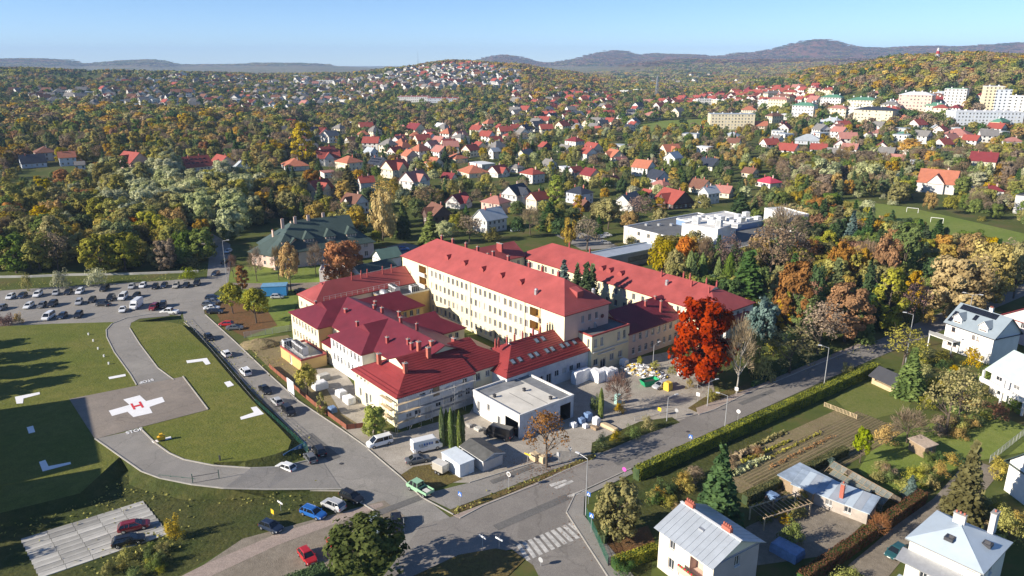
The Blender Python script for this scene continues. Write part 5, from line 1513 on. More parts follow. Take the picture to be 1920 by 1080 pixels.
def big_buildings():
    # green roofed building with a row of dormers
    loc, rz, L_ = face((513, 474), (700, 450), 6.5)
    b = Block('villa_building', 'large dark green roofed building with a row of square dormers', 0, L_, 0, 21, 6.5, PINKISH, GREEN_ROOF, loc, rz, rise=8.5, ga=9.5, gb=5, over=.8,
              ops={0: row(7, 3, L_ - 3, 5.0, 1.4, 1.9) + row(7, 3, L_ - 3, 1.7, 1.4, 2.0), 3: row(4, 4, 17, 4.8, 1.5, 1.8) + row(4, 4, 17, 1.6, 1.5, 1.8)}, trim=GREEN_ROOF, wcol={0: mat('grey_pink_render', (.50, .42, .40), .85, .1, .4)})
    for i in range(4):
        x = 5.5 + i * (L_ - 13) / 3; mb = MB()
        mb.box(x - 1.8, x + 1.8, 2.4, 6.5, 7.0, 9.9)
        d = mb.obj('dormer', PINKISH, b.roof)
        r_ = MB(); roof_faces(r_, x - 1.8, x + 1.8, 2.4, 6.6, 9.9, 1.9, 'y', .45, 1.8, 0, thick=.12); r_.obj('dormer_roof', GREEN_ROOF, d)
        for k in (-1, -.0, 1):
            fm, pm, pl, _ = win_mesh(.8, 1.2, 'x'); link('window', fm, d, (x + k, 2.37, 8.2)); link('pane', pm, d, (x + k, 2.36, 8.2))
    for x, y in ((6, 8), (11, 9.5), (16, 10), (22, 11)):
        b.chim(x, y, 13, 16.4, w=1.0, d=.7, m=PINKISH)
    loc2, rz2, L2 = face((470, 466), (514, 474), 6.5)
    b2 = Block('villa_building', 'green roofed gable end wing reaching towards the side street', -2, L2 + 1, 1.5, 15, 5.5, PINKISH, GREEN_ROOF, loc2, rz2, rise=5, ga=6, gb=0, over=.9, ops={0: row(3, 2, L2, 4.2, 1.2, 1.5) + row(3, 2, L2, 1.6, 1.2, 1.5)}, trim=GREEN_ROOF)
    b2.chim(3, 8, 9.5, 12, m=PINKISH)
    # green roofed pavilions and white flat parts next to the main block
    loc, rz, L_ = face((676, 512), (742, 497), 4.5)
    Block('annex_building', 'white annex with curved green roof behind the street wing', 0, L_, 0, 7, 4.5, WHITE, GREEN_ROOF, loc, rz, rise=1.8, over=.4, trim=WHITE)
    loc, rz, L_ = face((698, 478), (735, 492), 4.0)
    Block('annex_building', 'white entrance pavilion with pale green gabled roof', 0, 6.5, 0, 8, 4.0, WHITE, GREEN_L, loc, rz, rise=2.6, axis='y', over=.5, trim=GREEN_ROOF)
    loc, rz, L_ = face((598, 508), (680, 505), 4.0)
    Block('annex_building', 'low white flat roofed annex behind the orange maple', 0, L_, 0, 8, 4.0, WHITE, PALE_GREY, loc, rz, roof='flat', trim=WHITE, ops={3: row(2, 2, 6, 2, 1.1, 1.2)})
    # clinic
    loc, rz, L_ = face((1170, 424), (1282, 450), 7.0)
    b = Block('clinic_building', 'long cream clinic wing with grey flat roof', 0, L_ + 20, 0, 46, 7.0, mat('clinic_cream', (.74, .68, .56), .85, .05), ROOFBIT, loc, rz, roof='flat', trim=WHITE, ops={0: row(6, 3, L_ - 2, 5.3, 1.4, 1.6) + row(6, 3, L_ - 2, 2.0, 1.4, 1.6)})
    for i in range(9):
        mb = MB(); x, y = 4 + (i % 5) * 3.1, 9 + i * 4; mb.box(x - .6, x + .6, y - .6, y + .6, 6.72, 7.6); mb.obj('skylight', METAL, b.roof)
    loc, rz, L_ = face((1279, 419), (1346, 430), 12.5)
    b = Block('clinic_building', 'tall blank white clinic block with rooftop machines', 0, L_, 0, 14, 12.5, WHITE, PALE_GREY, loc, rz, roof='flat', trim=WHITE, ops={0: [(L_ * .45, 9.5, 1.2, 1.2), (L_ * .45, 5.5, 1.2, 1.2)]})
    for x, y, w, d, h in ((3, 5, 2.5, 2, 2.5), (8, 8, 3, 2, 1.6), (13, 4, 2, 2, 3), (17, 9, 3, 3, 1.4)):
        mb = MB(); mb.box(x - w / 2, x + w / 2, y - d / 2, y + d / 2, 12.22, 12.3 + h); mb.box(x - w / 2 + .2, x + w / 2 - .2, y - d / 2 - .02, y - d / 2, 12.5, 12.1 + h, 1); mb.obj('roof_plant', [FRAME, METAL], b.roof)
    loc, rz, L_ = face((1346, 428), (1438, 412), 9.0)
    b = Block('clinic_building', 'blue walled clinic hall with many white machines on its roof', 0.2, L_, 0, 22, 9.0, mat('blue_panel', (.20, .30, .50), .6, .1), PALE_GREY, loc, rz, roof='flat', trim=WHITE)
    rr = random.Random(4)
    for i in range(16):
        x, y, w, h = 2 + (i % 6) * (L_ - 4) / 5, 3 + (i // 6) * 6, rr.uniform(1.6, 3), rr.uniform(.8, 2.2)
        mb = MB(); mb.box(x - w / 2, x + w / 2, y - 1, y + 1, 8.72, 9 + h); mb.box(x - w / 2 + .2, x + w / 2 - .2, y - 1.02, y - 1.0, 9.1, 8.8 + h, 1); mb.obj('roof_plant', [FRAME, METAL], b.roof)
    loc, rz, L_ = face((1440, 385), (1500, 402), 13)
    Block('clinic_building', 'white clinic stair tower partly hidden by a bare tree', -2, L_ * .72, 0, 9, 11.5, mat('clinic_grey_white', (.66, .66, .64), .85, .08), PALE_GREY, loc, rz, roof='flat', trim=WHITE)
    loc, rz, L_ = face((1085, 493), (1245, 462), 5.0)
    b = Block('clinic_building', 'low grey clinic link with dark band windows', 0, L_, 0, 9, 5.0, mat('grey_panel', (.36, .37, .39), .6, .08), ZINC, loc, rz, roof='flat', trim=ZINC_B, ops={0: [(L_ * .3, 2.6, L_ * .28, 1.7), (L_ * .68, 2.6, L_ * .24, 1.7)]}, style='b')
    loc, rz, L_ = face((1140, 500), (1180, 500), 3)
    # grey metal roofed house in the bottom right: roof laid in separate sheets
    loc, rz, L_ = face((1226, 986), (1421, 1063), 7.0)
    loc, rz, L_ = face((1228, 984), (1328, 1056), 7.0)
    L_ = 10.6
    HC = mat('house_cream', (.76, .70, .55), .85, .06, .3)
    ops = {0: [(2.6, 5.4, 1.0, 1.6), (2.6, 2.2, 1.1, 1.7), (4.3, 2.2, .5, 1.6), (7.2, 4.6, 2.4, 2.3, 1.4)], 1: [(4.6, 5.6, 1.0, 1.6), (4.6, 2.2, 1.1, 1.9)]}
    b = Block('family_house', 'cream house with grey sheet metal gable roof and red flower balcony', .5, L_, .5, 9.5, 7.0, HC, ZINC, loc, rz, rise=1.9, over=.15, ops=ops, style='x', wcol={1: mat('house_shaded_cream', (.42, .38, .38), .9, .1, .4)}, backm=PINKISH)  # gable end: shade on the cream wall is put into a darker grey
    sl = 1.9 / 4.5
    for side in (0, 1):
        for i in range(11):
            x0 = .1 + i * (L_ + .4) / 11; w = (L_ + .4) / 11
            mb = MB()
            y0, y1 = (-.3, 5.0) if side == 0 else (10.3, 5.0)
            z0, z1 = 7.0 - sl * .8 + .09, 8.9 + .12
            p = [(x0 + .02, y0, z0), (x0 + w - .02, y0, z0), (x0 + w - .02, y1, z1), (x0 + .02, y1, z1)]
            q = [(x, y, z - .06) for x, y, z in p]
            if side: p, q = [p[1], p[0], p[3], p[2]], [q[1], q[0], q[3], q[2]]
            mb.poly(p); mb.poly([q[0], q[1], p[1], p[0]]); mb.poly([q[1], q[2], p[2], p[1]]); mb.poly([q[3], q[0], p[0], p[3]])
            mb.beam((x0 + w, y0, z0 + .03), (x0 + w, y1, z1 + .03), .03, .05)
            mb.obj('roof_sheet', ZINC, b.roof)
    mb = MB(); mb.beam((0, 5, 9.08), (L_ + .5, 5, 9.08), .4, .08); mb.obj('ridge_cap', FRAME, b.roof)
    for x in (1.6, 8.4):
        c = b.chim(x, 5.2, 8.7, 9.7, w=1.5, d=.6, cap=False, pipes=4)
    mb = MB(); mb.box(5.2, 6.1, 3.1, 3.8, 8.2, 8.42); mb.obj('roof_hatch', METAL, b.roof)
    mb = MB(); mb.box(5.4, 9.0, -.7, .55, 3.0, 3.2); mb.box(5.4, 9.0, -.75, -.6, 3.2, 4.1); mb.obj('balcony', PINKISH, b.root)
    mb = MB()
    for i in range(12): mb.ball((5.6 + i * .3, -.68, 4.15), .2, .2, .16, 6, 4, i % 2)
    o = mb.obj('flower_box', [mat('red_geranium', (.55, .03, .04), .7, .3, 6), LM['green']], b.root)
    loc, rz, L_ = face((1392, 1010), (1425, 1040), 3)
    # pale blue hipped roof house
    loc, rz, L_ = face((1698, 1005), (1843, 1072), 7.2)
    b = Block('family_house', 'white house with pale blue hipped metal roof and grey awning', .5, L_ - .3, .4, L_ + 0.2, 7.2, mat('house_white', (.78, .74, .66), .85, .05), ZINC_B, loc, rz, rise=2.3, ga=4.5, gb=4.5, over=.5,
              ops={0: [(2.4, 2.4, 1.0, 1.5), (4.6, 2.4, .6, 1.9), (7.6, 2.4, .6, 1.9), (2.2, 6.2, 1.2, .3), (7.8, 6.2, 1.2, .3)], 1: [(4, 5.3, 1.1, 1.6), (4, 2.2, 1.1, 1.6)]}, trim=METAL)
    mb = MB(); mb.poly([(-.2, -1.7, 4.3), (L_ + .4, -1.7, 4.3), (L_ + .4, .35, 5.2), (-.2, .35, 5.2)]); mb.box(-.2, L_ + .4, -1.75, -1.6, 4.15, 4.3); mb.obj('awning', METAL, b.root)
    for x, y in ((4.6, 2.4), (8.2, 5.6)):
        mb = MB(); z = 7.2 + 2.3 * min(y, L_ - x) / (L_ / 2); mb.box(x - .55, x + .55, y - .6, y + .6, z - .25, z + .22); mb.box(x - .42, x + .42, y - .45, y + .45, z + .2, z + .24, 1); mb.obj('roof_window', [DARKMETAL, GLASS], b.roof)
    WB = mat('white_chimney', (.6, .57, .56), .9, .12)
    b.chim(4.4, 5.6, 9.2, 10.6, w=1.5, d=.6, m=WB, pipes=3); b.chim(7.4, 9.4, 7.6, 10.8, w=.7, d=1.3, m=WB, pipes=1)
    mb = MB(); mb.box(1, 9.4, -4.4, -4.1, 2.2, 3.0)
    bal = mb.obj('balcony_rail', TIMBER, b.root)
    mb = MB(); mb.box(.6, 9.8, -4.5, -1.6, 1.95, 2.15); mb.obj('terrace', ZINC_B, b.root)
    mb = MB()
    for i in range(14): mb.ball((1.2 + i * .6, -4.0, 3.0), .28, .25, .3, 6, 4, i % 2)
    mb.obj('potted_plant', [LM['green'], LM['rust']], b.root)
    # white house with solar panels
    loc, rz, L_ = face((1776, 596), (1866, 626), 8.0)
    SL = mat('slate_blue_roof', (.24, .29, .33), .6, .1, .4)
    b = Block('family_house', 'white house with dark solar panels and two dormers by the main road', 0, L_, 0, 9.5, 7.2, WHITE, SL, loc, rz, rise=4.2, over=.5, ops={0: [(2.2, 5.6, 1.0, 1.2), (7.6, 5.4, .8, 1.1), (8.8, 5.4, .8, 1.1), (7.4, 2, .9, 1.3), (8.8, 2, .9, 1.3), (2.5, 2, 2.4, 1.4)]}, style='b', trim=DARKMETAL)
    for x in (2.6, L_ - 3.2):
        mb = MB(); mb.box(x - 1.1, x + 1.1, .3, 3.2, 7.0, 9.0); d = mb.obj('dormer', WHITE, b.roof)
        r_ = MB(); roof_faces(r_, x - 1.1, x + 1.1, .3, 3.6, 9.0, 1.1, 'y', .3, thick=.1); gable_tris(r_, x - 1.1, x + 1.1, .3, 3.6, 9.0, 1.1, 'y', 0, 1, 1); r_.obj('dormer_roof', [SL, WHITE], d)
        for k in (-.45, .45):
            fm, pm, pl, _ = win_mesh(.6, .9, 'b'); link('window', fm, d, (x + k, .27, 7.8))
    PVM = mat('solar_cell', (.012, .014, .022), .18, .2, spec=.7)
    slp = 4.2 / 4.75; pm_ = MB(); pm_.box(-.5, .5, -.8, .8, 0, .05); pvm = pm_.mesh('solar_panel', PVM)
    def pv(x, y):
        o = link('solar_panel', pvm, b.roof, (x, y, 7.2 + slp * y + .08)); o.rotation_euler = (math.atan(slp), 0, 0)
    for i in range(9): pv(1.0 + i * 1.06, 3.9)
    for y in (2.0, .7): pv(.6, y)
    pv(5.6, 2.5)
    mb = MB(); mb.box(-2.2, 4.6, -2.8, -.05, 3.2, 3.4); mb.box(-2.2, 4.6, -2.85, -2.75, 3.4, 4.3, 1)
    for x in (-2, 4.4): mb.box(x - .12, x + .12, -2.7, -2.5, 0, 3.2)
    mb.obj('balcony', [WHITE, METAL], b.root)
    b.chim(7.5, 4.9, 11, 12.3, w=.9, d=.5, m=WHITE, pipes=2)
    # pale green roofed house at the right border
    loc, rz, L_ = face((1856, 690), (1990, 755), 6.0)
    b = Block('family_house', 'house with broad pale green sheet roof over white balconies', 0, L_, .8, 12, 6.0, WHITE, mat('pale_green_sheet', (.46, .55, .53), .55, .1, .3), loc, rz, rise=3.4, ga=0, gb=0, over=1.0, ops={0: row(4, 2, L_ - 2, 4.6, 1.6, 1.7) + row(3, 3, L_ - 3, 1.6, 1.8, 1.8)}, trim=FRAME)
    mb = MB(); mb.box(-.5, L_, -1.6, .78, 2.9, 3.1); mb.box(-.5, L_, -1.65, -1.55, 3.1, 4.0)
    for i in range(4): mb.box(i * L_ / 3.2 - .2, i * L_ / 3.2 + .2, -1.5, -1.1, 0, 5.6)
    mb.obj('balcony', WHITE, b.root)
    loc, rz, L_ = face((1882, 585), (1960, 610), 7.0)
    Block('family_house', 'pink house with brown and red roof at the photo border', 0, L_, 0, 11, 6.5, mat('pink_white_render', (.74, .60, .58), .85, .1), mat('brown_red_tile', (.26, .09, .06), .8, .15), loc, rz, rise=3.4, axis='y', over=.6, ops={0: row(3, 2, L_ - 2, 5, 1, 1.4), 3: row(3, 2, 9, 4.8, 1, 1.4)}, trim=ROOF_D)
    loc, rz, L_ = face((1895, 860), (1960, 905), 6.0)
    Block('family_house', 'white gabled house with green roof edge at the photo border', 0, L_, 0, 10, 6.0, WHITE, GREEN_ROOF, loc, rz, rise=3.5, axis='y', over=.6, ops={3: row(2, 3, 7, 4, 1, 1.4)})
    # garden hut with dark roof
    loc, rz, L_ = face((1634, 702), (1678, 722), 2.3)
    b = Block('garden_hut', 'open garden hut with dark sheet roof behind the tall hedge', 0, 6.0, .4, 5.0, 2.3, TIMBER_P, mat('charcoal_roof', (.06, .062, .07), .6, .1), loc, rz, rise=1.5, over=.6, cat='hut', ops={0: [(3, 1.6, 4.6, 1.2, 1.5)]})
    loc, rz, L_ = face((1706, 822), (1737, 840), 2.3)
    Block('garden_shed', 'small weathered timber shed on the bright lawn', 0, 3.6, 0, 2.6, 2.3, TIMBER, mat('pale_plank_roof', (.40, .32, .25), .9, .2, 2), loc, rz, roof='mono', rise=.3, over=.25, cat='shed', ops={1: [(1.4, 1.0, .8, 1.9)]})
    # metal sheds and the greenhouse
    loc, rz, L_ = face((1462, 890), (1490, 905), 2.4)
    Block('garden_shed', 'shed with blue grey corrugated sheets at the vegetable garden', 0, 6.5, 0, 5.5, 2.4, TIMBER, RUSTY, loc, rz, roof='mono', rise=.4, over=.3, cat='shed')
    loc, rz, L_ = face((1488, 905), (1628, 958), 2.5)
    b = Block('garden_shed', 'long low shed with patched pale metal roof and brick chimney', 0, L_, 0, 4.2, 2.3, mat('shed_render', (.42, .37, .32), .9, .2), ZINC_B, loc, rz, roof='mono', rise=.7, over=.35, cat='shed', ops={0: row(3, 3, L_ - 3, 1.3, 1.1, 1.0)})
    b.chim(7.5, 1.0, 2.0, 5.0, w=.6, d=.6)
    for i in range(10):
        mb = MB(); x0 = -.3 + i * (L_ + .6) / 10; w = (L_ + .6) / 10 - .03
        zf = lambda y: 2.3 + .7 * (y + .35) / 4.9 + .03 + .02 * (i % 2)
        mb.poly([(x0, -.4, zf(-.4)), (x0 + w, -.4, zf(-.4)), (x0 + w, 4.55, zf(4.55)), (x0, 4.55, zf(4.55))]); mb.box(x0, x0 + w, -.4, -.38, zf(-.4) - .06, zf(-.4) - .002)
        mb.obj('roof_sheet', [RUSTY, ZINC_B, ZINC][i * 7 % 3], b.roof)
    loc, rz, L_ = face((1545, 885), (1655, 948), 1.2)
    gh = empty('greenhouse', loc, rz, 'glass greenhouse with timber frame beside the long shed', 'greenhouse')
    GLS = bpy.data.materials.new('greenhouse_glass'); GLS.use_nodes = True
    p_ = GLS.node_tree.nodes['Principled BSDF']; p_.inputs['Base Color'].default_value = (.30, .33, .30, 1); p_.inputs['Roughness'].default_value = .12; p_.inputs['Alpha'].default_value = .45; p_.inputs['Specular IOR Level'].default_value = .8
    W_ = 4.6; n = 12
    fr_ = MB()
    for i in range(n + 1):
        x = i * L_ / n
        fr_.beam((x, 0, 0), (x, 0, 1.2), .06); fr_.beam((x, 0, 1.2), (x, W_ / 2, 2.7), .07); fr_.beam((x, W_ / 2, 2.7), (x, W_, 1.2), .07); fr_.beam((x, W_, 0), (x, W_, 1.2), .06)
    for y, z in ((0, .1), (0, 1.2), (W_ / 4, 1.95), (W_ / 2, 2.7), (W_ * .75, 1.95), (W_, 1.2)): fr_.beam((0, y, z), (L_, y, z), .07)
    fr_.obj('frame', TIMBER, gh)
    for i in range(n):
        x0, x1 = i * L_ / n + .04, (i + 1) * L_ / n - .04
        for (y0, z0, y1, z1) in ((0, .15, 0, 1.15), (.05, 1.23, W_ / 4 - .04, 1.92), (W_ / 4 + .04, 1.98, W_ / 2 - .05, 2.66)):
            if (i * 5 + int(y0 * 3)) % 9 == 0: continue
            mb = MB(); mb.poly([(x0, y0, z0), (x1, y0, z0), (x1, y1, z1), (x0, y1, z1)]); mb.obj('pane', GLS, gh)
    mb = MB(); mb.poly([(0, W_ / 2 + .05, 2.74), (L_, W_ / 2 + .05, 2.74), (L_, W_ + .1, 1.2), (0, W_ + .1, 1.2)]); mb.box(0, L_, W_ - .02, W_ + .06, 0, 1.15); mb.obj('back_roof', mat('greenhouse_boards', (.17, .145, .12), .9, .3, 2), gh)
    mb = MB(); mb.box(.3, L_ - .3, .4, W_ - .5, 0, .06); mb.obj('planting_bed', A_ROUGH, gh)
    loc, rz, L_ = face((1434, 972), (1520, 945), 2.2)
    pg = empty('pergola', loc, rz, 'broken timber pergola with bare roof battens', 'pergola')
    for x in (0, L_ / 2, L_):
        for y in (0, 3.2): MB().beam((x, y, 0), (x, y, 2.2), .18).obj('post', TIMBER_P, pg)
    for y in (0, 3.2): MB().beam((-.3, y, 2.28), (L_ + .3, y, 2.28), .14).obj('beam', TIMBER_P, pg)
    for i in range(13):
        x = -.2 + i * (L_ + .4) / 12; MB().beam((x, -.3, 2.4), (x + random.uniform(-.1, .1), 3.5, 2.4 + (i % 3) * .08), .12, .05).obj('batten', TIMBER, pg)
    # yard containers, garage, trailer
    loc, rz, L_ = face((489, 538), (536, 536), 3.4)
    t = empty('site_container', loc, rz, 'bright blue site container by the gravel path', 'container')
    BL = row_mat('blue_container_paint', (.03, .19, .42), .3, 0, .5, .5)
    MB().box(0, L_, 0, 4.0, .25, 3.3).obj('body', BL, t); MB().box(-.1, L_ + .1, -.1, 4.1, 3.305, 3.45).obj('lid', mat('blue_lid', (.16, .33, .50), .5, .15, 1), t)
    for x in (.5, L_ - .5): MB().box(x - .2, x + .2, .2, 3.8, 0, .25).obj('skid', DARKMETAL, t)
    loc, rz, L_ = face((829, 843), (868, 865), 2.6)
    loc, rz = (*P(829, 872, 0), 0), HA
    t = empty('white_container', loc, rz, 'white flat roofed container cabin beside the small trailer', 'container')
    cb = MB(); wall(cb, (0, 0), (5.6, 0), 0, 2.5); wall(cb, (5.6, 0), (5.6, 3.1), 0, 2.5, [(1.6, 1.05, .9, 2.0)]); wall(cb, (5.6, 3.1), (0, 3.1), 0, 2.5); wall(cb, (0, 3.1), (0, 0), 0, 2.5, [(1.5, 1.5, 1.0, .9)])
    cb.obj('wall', mat('cabin_white', (.70, .74, .76), .6, .06, 1), t)
    MB().box(-.12, 5.72, -.12, 3.22, 2.505, 2.65).obj('roof', mat('cabin_roof', (.66, .72, .76), .5, .08, 1), t)
    MB().box(5.5, 5.56, 1.17, 2.03, .06, 2.04).obj('door', FRAME, t)
    loc = (*P(866, 858, 0), 0)
    b = Block('garage', 'small grey garage with low dark gable roof beside the white container', 0, 6.6, 0, 4.4, 2.5, mat('garage_grey', (.52, .50, .48), .9, .12, .6), mat('roofing_felt', (.10, .10, .095), .9, .25, .8), loc, HA, rise=.7, axis='x', over=.35, cat='garage', ops={3: [(2.2, 1.1, 2.4, 2.1)]}, trim=FRAME, style='b')
    # boundary wall-like gable at the far right
    loc, rz, L_ = face((1905, 365), (1960, 372), 9)
    Block('apartment_block', 'pale apartment house cut off at the photo border', 0, L_ + 8, 0, 12, 9, PALE_GREY, ROOFBIT, loc, rz, roof='flat', ops={0: row(3, 2, 10, 6, 1.2, 1.5) + row(3, 2, 10, 2.5, 1.2, 1.5)})
    # buildings beyond the frame's left border whose shade lies on the helipad grass
    for (x, y, a, L2, D2, h, lab) in ((-129.4, 128.8, -57, 32, 12, 20, 'apartment slab beside the helipad meadow, beyond the photo border'), (-94.6, 106.5, -60, 9.5, 9, 12, 'small tower house beside the slab lot, beyond the photo border')):
        Block('apartment_block', lab, 0, L2, -D2, 0, h, PALE_GREY, ROOFBIT, (x, y, 0), radians(a), roof='flat', ops={2: row(int(L2 / 3), 2, L2 - 2, 4, 1.2, 1.4) + row(int(L2 / 3), 2, L2 - 2, 8, 1.2, 1.4)})
    for x, y, h in ((-123, 145, 14), (-131, 151, 15), (-137, 160, 15), (-128, 138, 13), (-142, 149, 15), (-148, 168, 14), (-91, 86, 11), (-95, 92, 12), (-99, 80, 12), (-86, 79, 9)):
        tree(x, y, 0, h, h * .8, 'full', 'olive', 'tree beyond the photo border beside the helipad meadow', 'trees beyond the photo border')


big_buildings()

# ------------------------------------------------------------------ houses of the town
RC = {'r': ('red', mat('house_red_tile', (.30, .068, .052), .8, .12, .5, .2, 3)), 'o': ('orange', mat('house_orange_tile', (.40, .145, .085), .8, .12, .5, .2, 3)), 'b': ('brown', mat('house_brown_tile', (.17, .08, .055), .85, .15, .5, .2, 3)),
      'g': ('grey', mat('house_grey_tile', (.20, .19, .18), .85, .15, .5, .2, 3)), 'n': ('dark blue', mat('house_dark_tile', (.035, .042, .06), .6, .15, .5, .1, 3)), 'w': ('white', mat('house_white_sheet', (.66, .68, .70), .6, .08)),
      'z': ('pale grey', mat('house_zinc', (.40, .44, .47), .5, .12, .4)), 'p': ('pink', mat('house_pink_tile', (.38, .17, .14), .8, .12, .5)), 'e': ('green', mat('house_green_sheet', (.10, .25, .17), .6, .1)), 'm': ('maroon', mat('house_maroon_tile', (.19, .03, .035), .75, .12, .5)), 'k': ('crimson', mat('house_crimson_sheet', (.52, .06, .10), .6, .08))}
WC = {'w': ('white', mat('house_wall_white', (.66, .645, .61), .85, .12, .4, detail=8)), 'c': ('cream', mat('house_wall_cream', (.74, .66, .50), .85, .06)), 'y': ('yellow', mat('house_wall_yellow', (.72, .63, .43), .85, .06)), 'p': ('pink', mat('house_wall_pink', (.66, .46, .38), .85, .08)), 'l': ('pale blue', mat('house_wall_blue', (.56, .60, .66), .85, .06)), 'g': ('grey', PALE_GREY), 't': ('timber', TIMBER), 'd': ('dark', mat('house_wall_dark', (.12, .08, .07), .85, .2))}
FORM = {'G': 'gabled', 'H': 'hipped', 'F': 'flat', 'X': 'cross gabled'}
